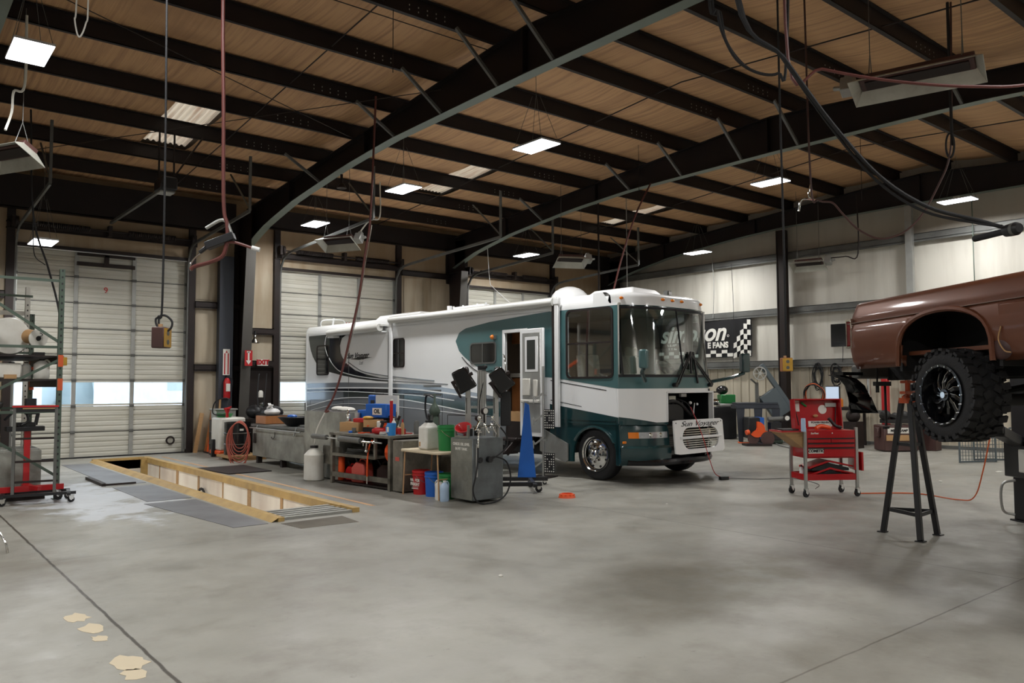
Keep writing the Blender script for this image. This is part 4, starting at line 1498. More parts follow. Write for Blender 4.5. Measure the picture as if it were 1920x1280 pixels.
q.obj('roof_antenna', 'rv_white', rv, smooth=False)
ld = MB().tube([(.35, 11.3, 3.3), (.35, 11.25, 3.52), (.6, 11.1, 3.56), (.9, 11.0, 3.54), (.95, 11.0, 3.3)], .014)
ld.tube([(.7, 11.3, 3.3), (.7, 11.2, 3.62)], .03, curve=False)
ld.obj('rear_ladder', 'rv_white', rv)
MB().box(-.03, 3.32, 2.68, .07, .10, .08, m=0).ball((-.06, 3.33, 2.68), .05, m=1).obj('porch_light', ['steel_grey', 'amber'], rv)
# access doors, steps, skirt wing
ac = MB()
for u0, u1, z0, z1 in ((3.2, 4.9, .62, 1.05), (5.1, 6.6, .6, 1.5), (9.4, 11.2, .6, 1.3)):
    for a, c, d, e_ in ((u0, u1, z0, z0 + .012), (u0, u1, z1, z1 + .012), (u0, u0 + .012, z0, z1), (u1, u1 + .012, z0, z1)):
        ac.bb(-.006, -.003, a, c, d, e_)
ac.obj('hatch_seam', 'steel_dark', rv, smooth=False)
lv = MB()
for z in (1.68, 1.58, 1.48):
    lv.bb(-.015, -.003, 5.15, 5.8, z - .02, z + .02)
lv.obj('vent_louver', 'steel_grey', rv, smooth=False)
sp = MB().bb(-.35, .1, 2.35, 3.1, .62, .66).bb(-.65, -.2, 2.4, 3.05, .38, .42).bar((-.2, 2.4, .64), (-.5, 2.4, .4), .03, .12).bar((-.2, 3.05, .64), (-.5, 3.05, .4), .03, .12).bb(.02, .06, 2.2, 3.2, .5, .98)
sp.obj('entry_steps', 'steel_dark', rv, smooth=False)
sk = MB().prism([(1.95, .9), (1.95, .45), (1.28, .28), (1.22, .32), (1.22, .62)], 'yz', -.05, -.02)
sk.obj('skirt_flap', 'galv', rv, smooth=False, label='hanging grey skirt panel behind the front wheel')
txt('Sun Voyager', .19, (-.006, 8.72, 2.46), FACE_NX, 'black', rv, shear=.5, sx=1.1, bold=.004)
txt('Ltd', .13, (-.006, 8.55, 2.27), FACE_NX, 'rv_grey', rv, shear=.4)
swoosh = MB().add([(-.006, 9.1, 2.38), (-.006, 8.6, 2.42), (-.006, 8.0, 2.40), (-.006, 8.62, 2.35)], [(0, 1, 2, 3)])
swoosh.obj('emblem', 'rv_char', rv, smooth=False, fix=False)
# mirrors
for s_ in (0, 1):
    b = MB()
    if s_ == 0:
        b.box(-.02, -.55, 2.13, .2, .14, .32, rz=.5)
        o = b.obj('mirror', 'rv_teal', rv, bevel=.03, seg=2)
        MB().tube([(.02, -.52, 1.98), (.06, -.45, 1.9), (.25, -.36, 1.76)], .035, n=8).obj('mirror_arm', 'rv_green', o)
    else:
        b.box(3.28, -.42, 2.12, .18, .14, .38, rz=-.4)
        o = b.obj('mirror', 'rv_green', rv, bevel=.03, seg=2)
        MB().tube([(3.28, -.4, 1.92), (3.0, -.33, 1.84), (2.6, -.1, 1.75)], .035, n=8).obj('mirror_arm', 'rv_green', o)
# ================================================================ service pit edges, plates
pk = thing('pit_kerb', 'yellow painted steel kerb around the inspection pit', 'kerb', (PX0, PY0, 0))
def wpart(mb, nm, mt, root, **kw):
    """part modelled in world coordinates under an unrotated root"""
    l_ = root.location
    mb.v = [(a - l_[0], b - l_[1], c - l_[2]) for a, b, c in mb.v]
    return mb.obj(nm, mt, root, **kw)
k_ = MB().bb(PX0 - .08, PX0 + .0, PY0 - .4, PY1, 0, .05)
k_.add([(PX0 - .17, PY0 - .4, 0), (PX0 - .08, PY0 - .4, .05), (PX0 - .08, PY1, .05), (PX0 - .17, PY1, 0)], [(0, 1, 2, 3)])
wpart(k_, 'kerb_rail', 'kerb_yellow', pk, smooth=False)
k_ = MB().bb(PX1, PX1 + .10, PY0 - .35, PY1, 0, .06)
k_.bb(PX1 - .02, PX1, PY0, PY1, -.05, .06)
wpart(k_, 'kerb_rail', 'kerb_yellow', pk, smooth=False)
k_ = MB().bb(PX0 - .1, PX1 + .1, PY1 - .02, PY1 + .1, 0, .055).bb(PX1 - .14, PX1, PY1 - .35, PY1 - .28, -1.2, .06)
wpart(k_, 'end_rail', 'kerb_yellow', pk, smooth=False)
plm = thing('added_pit_lamp', 'unseen strip lamp added inside the pit under its left edge', 'lamp', (PX0 + .06, 14.5, -.25))  # hidden lamp, added to brighten the pit walls
MB().bb(-.05, .02, -.7, .7, -.03, .05).obj('housing', 'housing', plm, smooth=False)
mat('added_pit_led', 'ffffff', .5, emit=('fff4e4', 9.0))  # glow of the added pit lamp
for y in (-2.6, 0, 2.6):
    MB().bb(.02, .03, y - .7, y + .7, -.02, .04).bb(-.05, .02, y - .7, y + .7, -.03, .05, m=1).obj('diffuser', ['added_pit_led', 'housing'], plm, smooth=False)
gr = MB()
for i in range(5):
    gr.bb(PX0, PX1, PY0 + .02 - i * 0 + i * .15 - .35, PY0 + .10 + i * .15 - .35, .0, .035)
o = gr.obj('pit_grate', 'galv', at=(4.65, 9.95, 0), smooth=False)
tag(o, 'ribbed metal step grate at the near end of the pit', 'grate')
sp = MB()
for i in range(7):
    sp.bb(PX1 - .012, PX1 - .002, 10.6 + i * 1.32, 10.64 + i * 1.32 + (i % 3) * .05, -1.2, -.05)
sp.tube([(PX1 - .03, 12.2, -.5), (PX1 - .12, 12.3, -.35), (PX1 - .14, 12.5, -.5), (PX1 - .05, 12.45, -.7), (PX1 - .03, 12.2, -.55)], .018)
wpart(sp, 'pit_wall_stain', 'wood', pk, smooth=False)
cl = MB()
for j, (y, z) in enumerate(((15.6, -.42), (11.1, -.35))):
    cl = MB()
    for i in range(3):
        cl.tube([(PX1 - .05, y + (.18 + .02 * i) * math.cos(t), z + (.14 + .015 * i) * math.sin(t)) for t in [2 * PI * q / 10 for q in range(10)]], .012, closed=True, sub=3)
    tag(cl.obj('coiled_cable', 'rubber', at=(PX1 - .05, y, z)), 'dark cable coil hung on the pit wall, ' + ('farther' if j == 0 else 'nearer'), 'cable', 'cable coils in the pit')
mat('plate', '86878a', .45, .3, var=.15, dirt='55534f', damt=.4)
for i, (pts, lab) in enumerate((
        ([(3.38, 19.5), (3.93, 19.5), (3.93, 15.0), (3.36, 15.0)], 'long grey floor plate left of the pit, farthest'),
        ([(3.3, 14.6), (3.93, 14.6), (3.93, 12.5), (3.3, 12.5)], 'grey floor plate left of the pit, middle'),
        ([(3.2, 12.3), (3.93, 12.3), (3.93, 9.55), (3.5, 9.55)], 'grey floor plate left of the pit, nearest'),
        ([(5.35, 16.8), (6.35, 16.8), (6.35, 15.3), (5.5, 15.3)], 'dark rubber mat on the floor by the grey tank'))):
    p_ = MB().prism(pts, 'xy', .0, .006 if i < 3 else .02)
    x, y = pts[0]
    tag(p_.obj('floor_plate', 'plate' if i < 3 else 'steel_dark', at=(x, y, 0), smooth=False), lab, 'plate')
p_ = MB().bb(3.2, 3.26, 14.9, 16.2, 0, .05).bar((3.26, 14.95, .02), (3.75, 14.95, .02), .03, .03)
tag(p_.obj('steel_angle', 'steel_dark', at=(3.3, 15.5, 0), smooth=False), 'black steel angle lying beside the floor plates', 'bar')
st = MB().prism([(4.05, 9.45), (4.9, 9.5), (4.85, 8.95), (4.1, 8.98)], 'xy', 0, .003)
mat('stain', '554f45', .8, var=.3, dirt='7a7468', damt=.5)
struct(st.obj('floor_patch', 'stain', smooth=False))
st = MB().bb(5.62, 5.68, 10, 20.2, 0, .003)
mat('old_line', 'b8926c', .7, var=.2)
struct(st.obj('floor_line', 'old_line', smooth=False))
mat('cream', 'cdbfa4', .8)
random.seed(3)
for i, (x, y, s_) in enumerate(((1.28, 6.62, .10), (1.30, 6.27, .09), (1.29, 5.98, .06), (1.33, 5.35, .12), (1.30, 5.12, .09), (1.33, 4.75, .12))):
    n_ = 14
    pts = [(x + s_ * .75 * (1 + .35 * random.uniform(-1, 1)) * math.cos(2 * PI * k / n_), y + s_ * 1.3 * (1 + .3 * random.uniform(-1, 1)) * math.sin(2 * PI * k / n_)) for k in range(n_)]
    tag(MB().prism(pts, 'xy', 0, .002).obj('paint_patch', 'cream', at=(x, y, 0), smooth=False), 'worn cream paint patch on the floor beside the long joint, %s from the pit' % ('first', 'second', 'third', 'fourth', 'fifth', 'last')[i], 'paint', 'cream paint patches along the floor joint')

# ================================================================ left shelf rack
mat('rack_green', '4d5b50', .5, .2, var=.1)
mat('rack_orange', 'c4542a', .5)
rk = thing('pallet_rack', 'green steel pallet rack with orange beam ends, full of parts, at the left edge', 'rack', (1.7, 15, 0))
def upright(x, y, h, m):
    b = MB()
    b.bb(x - .035, x + .035, y - .008, y + .008, 0, h).bb(x - .035, x - .027, y, y + .06, 0, h).bb(x + .027, x + .035, y, y + .06, 0, h)
    b.bb(x - .06, x + .06, y - .05, y + .08, 0, .01)
    for i in range(int(h / .1)):
        b.bb(x - .012, x + .012, y - .0095, y - .008, .06 + i * .1, .09 + i * .1, m=1)
    wpart(b, 'upright', [m, 'black'], rk, smooth=False)
for y, h, m in ((13.75, 3.5, 'rack_green'), (16.45, 3.0, 'rack_green')):
    for x in (2.33, 1.05):
        upright(x, y, h, m)
    b = MB()
    for z0, z1 in ((3.32, 3.32), (2.30, 2.30), (1.32, 1.32), (.2, .2)):
        b.bar((1.05, y + .03, z0), (2.33, y + .03, z1), .03, .04)
    b.bar((1.05, y + .03, 3.25), (2.31, y + .03, 2.38), .03, .04)
    b.bar((2.31, y + .03, 2.1), (1.05, y + .03, 1.38), .03, .04)
    b.bar((1.05, y + .03, 1.25), (2.31, y + .03, .35), .03, .04)
    wpart(b, 'end_brace', 'rack_green', rk, smooth=False)
for z in (2.10, 1.74):
    for x in (2.33, 1.05):
        b = MB().bb(x - .025, x + .025, 13.8, 16.45, z - .05, z + .05, m=1)
        b.bb(x - .03, x + .04, 13.74, 13.84, z - .1, z + .08).bb(x - .03, x + .04, 16.38, 16.47, z - .1, z + .08)
        wpart(b, 'shelf_beam', ['rack_orange', 'steel_dark'], rk, smooth=False)
    b = MB().bb(1.05, 2.33, 13.82, 16.4, z + .05, z + .075)
    wpart(b, 'shelf_board', 'steel_dark', rk, smooth=False)
wr = thing('pallet_rack', 'white and green rack upright with white diagonal beam behind the first rack', 'rack', (1.9, 17.2, 0))
b = MB().bb(2.3, 2.38, 17.1, 17.12, 0, 3.55).bb(2.3, 2.31, 17.1, 17.16, 0, 3.55)
for i in range(32):
    b.bb(2.33, 2.35, 17.097, 17.1, .1 + i * .1, .13 + i * .1, m=1)
wpart(b, 'upright', ['white_plastic', 'black'], wr, smooth=False)
wpart(MB().bb(1.2, 2.34, 17.13, 17.17, 3.02, 3.1).bar((1.1, 17.1, 1.9), (2.32, 17.1, 2.75), .04, .07), 'beam', 'white_plastic', wr, smooth=False)
wpart(MB().bb(1.72, 1.80, 18.5, 18.53, 0, 3.0).bar((1.76, 18.5, 2.05), (2.3, 17.2, 2.45), .05, .1, m=1), 'orange_beam', ['rack_green', 'rack_orange'], wr, smooth=False)
def simple(mb, nm, m, at, lab, cat, grp=None, **kw):
    o = mb.obj(nm, m, at=at, **kw)
    return tag(o, lab, cat, grp)
# things on the rack (world coords)
b = MB().lathe([(0, 0), (.27, .0), (.29, .03), (.29, .33), (.27, .36), (0, .36)], (0, 0, 0), 'y', 28)
o = b.obj('air_tank', 'white_plastic', at=(1.72, 14.2, 2.47), rot=(0, 0, .15))
tag(o, 'big round white tank lying on the top rack shelf', 'tank')
t = thing('filter_housing', 'small white cylinder with a round flange on the top rack shelf', 'filter', (2.05, 13.92, 2.435), rot=(.15, 0, .35))
MB().lathe([(0, 0), (.1, 0), (.11, .03), (.11, .26), (0, .26)], (0, 0, 0), 'y', 20).obj('barrel', 'card', t)
MB().lathe([(0, -.02), (.14, -.02), (.14, 0), (0, 0)], (0, 0, 0), 'y', 24).obj('flange', 'white_plastic', t)
MB().lathe([(.0, -.03), (.035, -.03), (.04, -.02)], (0, 0, 0), 'y', 14).tube([(.0, -.04, .09), (.04, -.05, .06), (.0, -.04, .03)], .006).obj('valve', 'black', t)
b = MB().box(0, 0, 0, .3, .25, .10, rz=.2).cyl((-.2, .1, -.02), (-.5, .0, .0), .06, m=1).tube([(.1, 0, .03), (.25, .05, .08), (.3, 0, 0)], .02, m=0)
tag(b.obj('scrap_parts', ['card', 'steel_grey'], at=(1.7, 14.1, 2.225), smooth=False), 'assorted metal brackets lying under the round white tank', 'parts')
simple(MB().bb(2.0, 2.14, 13.85, 14.05, 2.176, 2.22), 'cable_pad', 'black', (2.07, 13.95, 2.2), 'flat black pad at the end of the top rack shelf', 'pad', smooth=False)
simple(MB().bb(1.12, 1.85, 13.9, 14.6, 1.82, 2.05), 'plastic_bin', 'white_plastic', (1.5, 14.2, 1.82), 'stained white plastic bin on the middle rack shelf', 'bin', bevel=.02)
def jug(x, y, z, h, r, lab, rz=0, m='jug_white', cap='black', sc=.72, nm='plastic_jug', grp=None):
    t = thing(nm, lab, 'jug', (x, y, z), rz=rz, group=grp)
    b = MB()
    b.T = Matrix.Diagonal((1, sc, 1, 1))
    b.lathe([(0, 0), (r * .9, 0), (r, .02), (r, h * .45), (r * .97, h * .5), (r, h * .55), (r * .98, h * .74), (r * .6, h * .86), (r * .3, h * .92), (r * .27, h * .95), (0, h * .95)], n=24)
    b.obj('body', m, t)
    MB().cyl((0, 0, h * .93), (0, 0, h), r * .33).obj('cap', cap, t)
    MB().tube([(r * .3, 0, h * .88), (r * .62, 0, h * .95), (r * .95, 0, h * .84), (r * .98, 0, h * .66)], r * .13).obj('handle', m, t)
    return t
jug(2.12, 13.98, 1.82, .30, .11, 'tall white jug on the middle rack shelf, nearest the green post', m='white_plastic')
jug(1.93, 14.1, 1.82, .26, .09, 'white jug on the middle rack shelf, second from the green post', m='white_plastic', rz=1)
jug(1.75, 14.15, 1.82, .25, .12, 'cloudy white jug on the middle rack shelf beside the wood block', m='galv', rz=2)
simple(MB().bb(1.62, 1.78, 13.84, 13.98, 1.816, 1.88), 'wood_block', 'wood', (1.7, 13.9, 1.82), 'small bare wood block on the middle rack shelf', 'block', smooth=False)
simple(MB().bb(1.2, 1.6, 13.85, 14.3, 1.0, 1.3).bb(1.25, 1.5, 13.8, 14.2, 1.3, 1.5).cyl((1.4, 13.9, 1.5), (1.6, 13.8, 1.42), .05), 'gearbox', 'engine_dark', (1.4, 14, 1.0), 'black machine casing low on the rack behind the ladder cart', 'machine', bevel=.01)
b = MB().bb(1.1, 2.15, 13.95, 14.7, .06, .74).bb(1.12, 2.13, 13.97, 14.68, .74, .76)
simple(b, 'storage_tote', 'tank_grey', (1.6, 14.3, .06), 'large pale grey plastic tote under the lowest rack shelf', 'tote', bevel=.03, seg=2)
simple(MB().bb(1.1, 2.2, 13.9, 14.8, 0, .05), 'skid', 'steel_dark', (1.6, 14.3, 0), 'dark skid under the grey plastic tote', 'skid', smooth=False)
# ladder cart
lc = thing('wheeled_frame', 'grey upright ladder-like frame on casters with a red top bar', 'cart', (2.0, 13.3, 0), rz=-.16)
for x in (-.30, .22):
    MB().bb(x - .02, x + .02, -.02, .02, .12, 1.40).obj('rail', 'steel_grey', lc, smooth=False)
    MB().bb(x - .02, x + .02, .14, .18, .12, .8).obj('rail', 'steel_dark', lc, smooth=False)
for z in (.95, .62, .33):
    MB().bb(-.3, .22, -.015, .015, z - .015, z + .015).obj('rung', 'steel_dark', lc, smooth=False)
MB().bb(-.33, .25, -.03, .03, 1.40, 1.425).obj('top_bar', 'red', lc, smooth=False)
MB().bb(-.28, .2, -.04, .04, 1.33, 1.40).bb(-.2, .2, -.045, -.04, 1.375, 1.39, m=1).obj('tray', ['black', 'wood'], lc, smooth=False)
MB().bb(-.48, .5, -.03, .03, .12, .16).bb(-.45, -.4, -.1, .5, .11, .15).bb(.38, .43, -.1, .5, .11, .15).bb(-.45, .43, .45, .5, .11, .15).obj('base_frame', 'black', lc, smooth=False)
def caster(par, x, y, r=.045, h=.11, m='rubber', rz=0.):
    c = MB()
    c.T = Matrix.Translation((x, y, 0)) @ Matrix.Rotation(rz, 4, 'Z')
    c.cyl((0, -.015, r), (0, .015, r), r, n=18)
    o = c.obj('caster', m, par)
    f_ = MB()
    f_.T = c.T
    f_.add([(-.02, -.022, r), (.03, -.022, r), (.04, -.022, h), (-.03, -.022, h), (-.02, .022, r), (.03, .022, r), (.04, .022, h), (-.03, .022, h)], [(0, 1, 2, 3), (4, 5, 6, 7), (2, 3, 7, 6)])
    f_.cyl((0, -.03, r), (0, .03, r), .012, n=8)
    f_.obj('fork', 'chrome', o, smooth=False)
    return o
for x, y in ((-.42, 0), (.44, 0), (-.42, .45), (.4, .45)):
    caster(lc, x, y)
# red jack with black head
rj = thing('transmission_jack', 'red floor jack with black clamp head behind the wheeled frame', 'jack', (1.95, 13.95, 0))
MB().bb(-.04, .04, -.04, .04, .2, 1.05).obj('post', 'red', rj, smooth=False)
MB().bb(-.7, .45, -.35, -.29, .16, .24).bb(-.06, .06, -.34, .05, .16, .24).bar((0, -.3, .22), (.12, -.42, .2), .08, .06).obj('base', 'red', rj, smooth=False)
MB().bb(-.28, .22, -.1, .1, 1.03, 1.1).bb(-.14, .1, -.08, .08, 1.1, 1.16).bar((.1, -.05, 1.12), (.13, -.05, 1.3), .05, .03).bb(-.04, .1, -.1, .06, 1.28, 1.52).tube([(-.3, 0, 1.2), (-.1, -.05, 1.38), (.0, -.08, 1.2), (-.1, -.1, 1.12)], .018).obj('clamp_head', 'black', rj, bevel=.006)
for x, y in ((-.6, -.32), (.38, -.32), (0, .1)):
    caster(rj, x, y, .06, .16)
# chair leg peeking in at the left edge
ch = thing('folding_chair', 'folding chair with a bent chrome leg at the far left edge', 'chair', (.8, 9.75, 0), rz=.4)
MB().tube([(.32, -.28, .0), (.31, -.24, .12), (.25, -.1, .3), (.2, .1, .47)], .012).obj('leg', 'chrome', ch)
MB().tube([(-.2, -.24, .0), (-.2, -.2, .14), (-.2, 0, .3), (-.2, .1, .47)], .012).obj('leg', 'chrome', ch)
for x in (-.2, .22):
    MB().tube([(x, .3, 0), (x, .18, .3), (x, .22, .6), (x, .3, .85)], .012).obj('leg', 'chrome', ch)
MB().bb(-.22, .22, -.2, .22, .44, .48).obj('seat', 'steel_grey', ch, bevel=.02)
MB().bb(-.22, .22, .25, .28, .62, .85).obj('backrest', 'steel_grey', ch, bevel=.02)

# ================================================================ door wall items
mat('blue_grey', '3c4048', .5, .3)
simple(MB().bb(7.14, 7.50, YW - .32, YW - .12, 0, 5.1), 'steel_post', 'blue_grey', (7.32, YW - .2, 0), 'wide blue-grey steel post beside the column right of door 9', 'post', smooth=False)
fe = thing('fire_extinguisher', 'red fire extinguisher hung on the blue-grey post', 'fire extinguisher', (7.33, YW - .41, 1.38))
MB().lathe([(0, 0), (.08, 0), (.085, .03), (.085, .42), (.06, .5), (.03, .53), (0, .53)], n=20).obj('cylinder', 'red', fe)
MB().bb(-.05, .05, -.1, -.08, .18, .38).obj('label_plate', 'paper', fe, smooth=False)
MB().box(0, 0, .57, .05, .12, .05).tube([(0, 0, .56), (.12, -.05, .5), (.13, -.05, .3)], .012).obj('valve_handle', 'black', fe)
MB().bb(-.02, .02, .07, .12, .1, .4).obj('bracket', 'black', fe, smooth=False)
sg = thing('fire_sign', 'tall white and red fire extinguisher sign on the blue-grey post', 'sign', (7.33, YW - .34, 2.3))
MB().bb(-.09, .09, -.006, .006, -.32, .36).obj('panel', 'paper', sg, smooth=False)
MB().bb(-.06, -.03, -.009, -.006, -.3, .25).bb(.03, .06, -.009, -.006, -.3, .25).add([(-.03, -.009, .26), (.03, -.009, .26), (.0, -.009, .33)], [(0, 1, 2)]).obj('stripe', 'red', sg, smooth=False)
ar = thing('arrow_sign', 'red sign with a white downward arrow on the tapered column', 'sign', (7.76, 20.3, 2.42))
MB().bb(-.1, .1, -.006, .004, -.2, .2).obj('panel', 'red', ar, smooth=False)
MB().bb(-.022, .022, -.010, -.006, -.08, .17).add([(-.07, -.009, -.06), (.07, -.009, -.06), (0, -.009, -.17)], [(0, 1, 2)]).bb(-.05, .05, -.01, -.006, .14, .18).obj('arrow', 'paper', ar, smooth=False)
es = thing('exit_sign', 'small white EXIT sign with red letters above the dark exit door', 'sign', (8.36, YW - .19, 2.33))
MB().bb(-.15, .15, -.02, .02, -.09, .09).obj('panel', 'paper', es, smooth=False)
txt('EXIT', .17, (0, -.024, 0), FACE_NY, 'red', es, bold=.012)
cl = thing('clamp_lamp', 'small silver clamp lamp hanging by the tapered column', 'lamp', (8.0, 20.5, 2.95))
MB().lathe([(.03, .1), (.04, .0), (.13, -.12)], n=20).obj('reflector', 'chrome', cl)
MB().cyl((0, 0, .08), (0, 0, .2), .03).obj('socket', 'black', cl)
# planks, cone
for i, (x, dx, h, m) in enumerate(((6.60, .2, 1.0, 'wood'), (6.88, .2, 1.05, 'oak'))):
    simple(MB().bar((x, YW - .25, .0), (x + dx, YW - .12, h), .1, .03, up=(0, 1, 0)), 'wood_plank', m, (x, YW - .2, 0), 'wooden plank leaning on the wall right of door 9, %s' % ('paler one at left' if i == 0 else 'darker one at right'), 'plank', 'leaning planks', smooth=False)
simple(MB().bar((7.08, YW - .45, .0), (7.18, YW - .36, 1.35), .05, .02, up=(0, 1, 0)), 'wood_lath', 'wood', (7.1, YW - .4, 0), 'thin wooden lath standing behind the orange cone', 'lath', smooth=False)
cn = thing('traffic_cone', 'orange traffic cone standing by the right end of door 9', 'cone', (6.98, 20.62, 0))
MB().bb(-.18, .18, -.18, .18, 0, .03).obj('base', 'black', cn, bevel=.01)
MB().lathe([(.14, .03), (.03, .9), (.0, .9)], n=24).obj('body', 'orange', cn)

def drum(x, y, z, lab, h=.86, r=.29, m='black_gloss'):
    t = thing('oil_drum', lab, 'drum', (x, y, z))
    p_ = [(0, 0), (r, 0), (r, h * .3), (r + .012, h * .32), (r, h * .34), (r, h * .64), (r + .012, h * .66), (r, h * .68), (r, h - .02), (r + .008, h - .01), (r + .008, h), (r - .02, h), (r - .02, h - .02), (0, h - .02)]
    MB().lathe(p_, n=36).obj('shell', m, t)
    for zz in (h * .32, h * .66):
        MB().lathe([(r + .001, zz - .012), (r + .014, zz), (r + .001, zz + .012)], n=36).obj('hoop', 'steel_grey', t)
    MB().bb(-.05, .04, -r - .004, -r + .02, h * .74, h * .80).obj('drum_label', 'paper', t, smooth=False)
    return t
drum(6.80, 18.42, .12, 'black steel oil drum standing on a low skid, beside the red hose coil', h=.74)
drum(7.0, 20.05, .0, 'black oil drum half hidden behind the white tote')
sk = MB().bb(6.45, 7.25, 17.9, 18.78, .06, .11)
for y in (17.95, 18.3, 18.65):
    sk.bb(6.55, 7.3, y - .03, y + .03, 0, .06)
simple(sk, 'pallet', 'wood', (6.9, 18.3, 0), 'low wooden skid under the black drum', 'pallet', smooth=False)
wt = thing('fluid_tank', 'tall white plastic fluid tank with an orange base next to the black drum', 'tank', (6.95, 19.3, 0))
MB().bb(-.36, .3, -.3, .38, .06, .16).obj('base', 'orange', wt, bevel=.02)
MB().bb(-.34, .28, -.28, .36, .16, .94).obj('body', 'white_plastic', wt, bevel=.05, seg=3)
MB().bb(-.42, -.34, .02, .12, .0, .42).obj('corner_guard', 'black', wt, bevel=.01)
for y in (-.2, .25):
    caster(wt, -.25, y, .03, .07)
hp = thing('hand_pump', 'red hand pump with black hose on top of the white tank', 'pump', (6.8, 19.1, .94))
MB().lathe([(.03, 0), (.035, .05), (.03, .1), (.06, .18), (.08, .22), (.03, .24)], n=16).bar((-.08, 0, .2), (.1, 0, .26), .03).obj('pump_body', 'red', hp)
MB().tube([(0, .02, .22), (.06, .1, .45), (-.2, .2, .4), (-.25, .25, .1), (0, .1, .05)], .014).obj('hose', 'rubber', hp)
simple(MB().bb(6.7, 7.2, 19.6, 19.95, .87, 1.12).bb(6.66, 7.24, 19.55, 20.0, 1.1, 1.14), 'plastic_bin', 'galv', (6.95, 19.8, .87), 'pale translucent bin on the drum behind the white tank', 'bin', bevel=.02)
simple(MB().lathe([(0, 0), (.16, 0), (.2, .08), (.19, .085), (.15, .01), (0, .01)], (6.85, 19.42, .941), n=20), 'funnel_tray', 'green', (6.85, 19.42, .94), 'green plastic drain dish on the white tank', 'dish')
# red hose coil
mat('pink_hose', 'a85546', .5, var=.1)
b = MB()
random.seed(5)
for i in range(7):
    r1, r2 = .15 + .012 * i, .30 + .035 * i
    dz = -.04 * i
    b.tube([(6.52 + .77 * r1 * 1.15 * math.cos(t) * (1 + .1 * math.sin(3 * t + i)) - .01 * i, 17.5 - .63 * r1 * 1.15 * math.cos(t) - .012 * i + random.uniform(-.02, .02), .62 + dz + r2 * math.sin(t)) for t in [2 * PI * q / 14 for q in range(14)]], .012, n=6, closed=True, sub=3)
simple(b, 'coiled_hose', 'pink_hose', (6.5, 17.55, .9), 'coil of red air hose hung at the end of the grey steel tank', 'hose')
# steel wash tank
tk = thing('steel_tank', 'long grimy grey steel wash tank with a rail along its lid', 'tank', (6.75, 16.1, 0))
MB().bb(0, .85, -1.5, 1.25, .16, .80).obj('body', 'tank_grey', tk, bevel=.01)
MB().bb(-.03, .88, -1.52, 1.28, .80, .86).obj('lid', 'steel_grey', tk, bevel=.008)
MB().cyl((-.08, -1.4, .78), (-.08, 1.2, .78), .014).bar((-.08, -1.1, .70), (-.02, -1.1, .86), .02).bar((-.08, .9, .72), (-.02, .9, .84), .02).obj('rail', 'alu', tk)
for x, y in ((.1, -1.35), (.75, -1.35), (.1, 1.1), (.75, 1.1), (.1, -.2)):
    MB().bb(x - .05, x + .05, y - .05, y + .05, 0, .16).obj('foot', 'steel_dark', tk, smooth=False)
MB().box(-.005, 1.1, .55, .03, .14, .22).obj('hose_hook', 'steel_dark', tk, bevel=.01)
MB().tube([(-.01, .0, .72), (-.03, -.02, .62), (-.02, .1, .58), (-.02, .16, .62)], .008).obj('hook', 'steel_dark', tk)
simple(MB().bb(6.8, 7.4, 16.75, 17.3, .87, 1.04).bb(6.84, 7.36, 16.79, 17.26, 1.035, 1.05, m=1), 'steel_box', ['oak', 'steel_dark'], (7.1, 17, .87), 'rusty brown open box on the left end of the grey tank', 'box', smooth=False)
gb = MB().ball((7.05, 17.0, 1.12), .17, sc=(1, 1.2, .5)).bar((7.0, 17.1, 1.2), (6.95, 16.8, 1.28), .08, .02).bar((7.0, 16.9, 1.2), (7.1, 17.3, 1.3), .06, .02)
simple(gb, 'plastic_bag', 'white', (7.05, 17, 1.05), 'crumpled white plastic bag on the rusty brown box', 'bag')
bl = thing('oil_drain_pan', 'wide black round drain pan on the grey tank', 'pan', (7.05, 15.65, .87))
MB().lathe([(0, .0), (.22, 0), (.40, .17), (.42, .18), (.40, .185), (.20, .02), (0, .02)], n=32).obj('bowl', 'black', bl)
MB().lathe([(0, .1), (.3, .1)], n=24).obj('oil', 'black_gloss', bl)
simple(MB().bb(6.85, 7.2, 14.75, 15.2, .862, .885).bb(6.87, 7.18, 14.77, 15.18, .885, .905), 'steel_tray', 'steel_grey', (7, 15, .87), 'flat dark tray on the right end of the grey tank', 'tray', bevel=.004)
simple(MB().cyl((7.1, 15.4, .9), (7.08, 15.38, 1.35), .012).ball((7.1, 15.4, 1.0), .06, sc=(1, 1, .6)), 'drain_wand', 'steel_grey', (7.1, 15.4, .9), 'thin upright wand standing in the black drain pan', 'wand')
simple(MB().ball((6.98, 15.78, 1.06), .10, sc=(1, 1.3, .4)), 'blue_rag', 'blue', (6.98, 15.8, 1.05), 'blue rag lying in the black drain pan', 'rag')
dk = MB().bb(7.45, 7.95, 18.0, 20.2, .0, .86)
simple(dk, 'steel_cabinet', 'steel_dark', (7.7, 19, 0), 'low dark cabinet against the door wall below the exit sign', 'cabinet', bevel=.01)
bs = MB().ball((7.7, 18.6, 1.05), .25, sc=(1, 1.6, .7), m=0).ball((7.65, 19.5, 1.05), .22, sc=(1, 1.4, .8), m=0).box(7.7, 19.0, .95, .3, .5, .16)
simple(bs, 'rag_pile', 'black', (7.7, 19, .86), 'heap of black covers on the low dark cabinet', 'covers')
simple(MB().tube([(7.6, 19.2, 1.2), (7.62, 19.3, 1.5), (7.68, 19.4, 1.9), (7.72, 19.45, 2.0)], .018).tube([(7.7, 19.1, 1.2), (7.78, 19.2, 1.6), (7.85, 19.3, 2.0)], .014), 'black_hose', 'rubber', (7.6, 19.2, 1.2), 'black hoses rising beside the tapered column', 'hose')
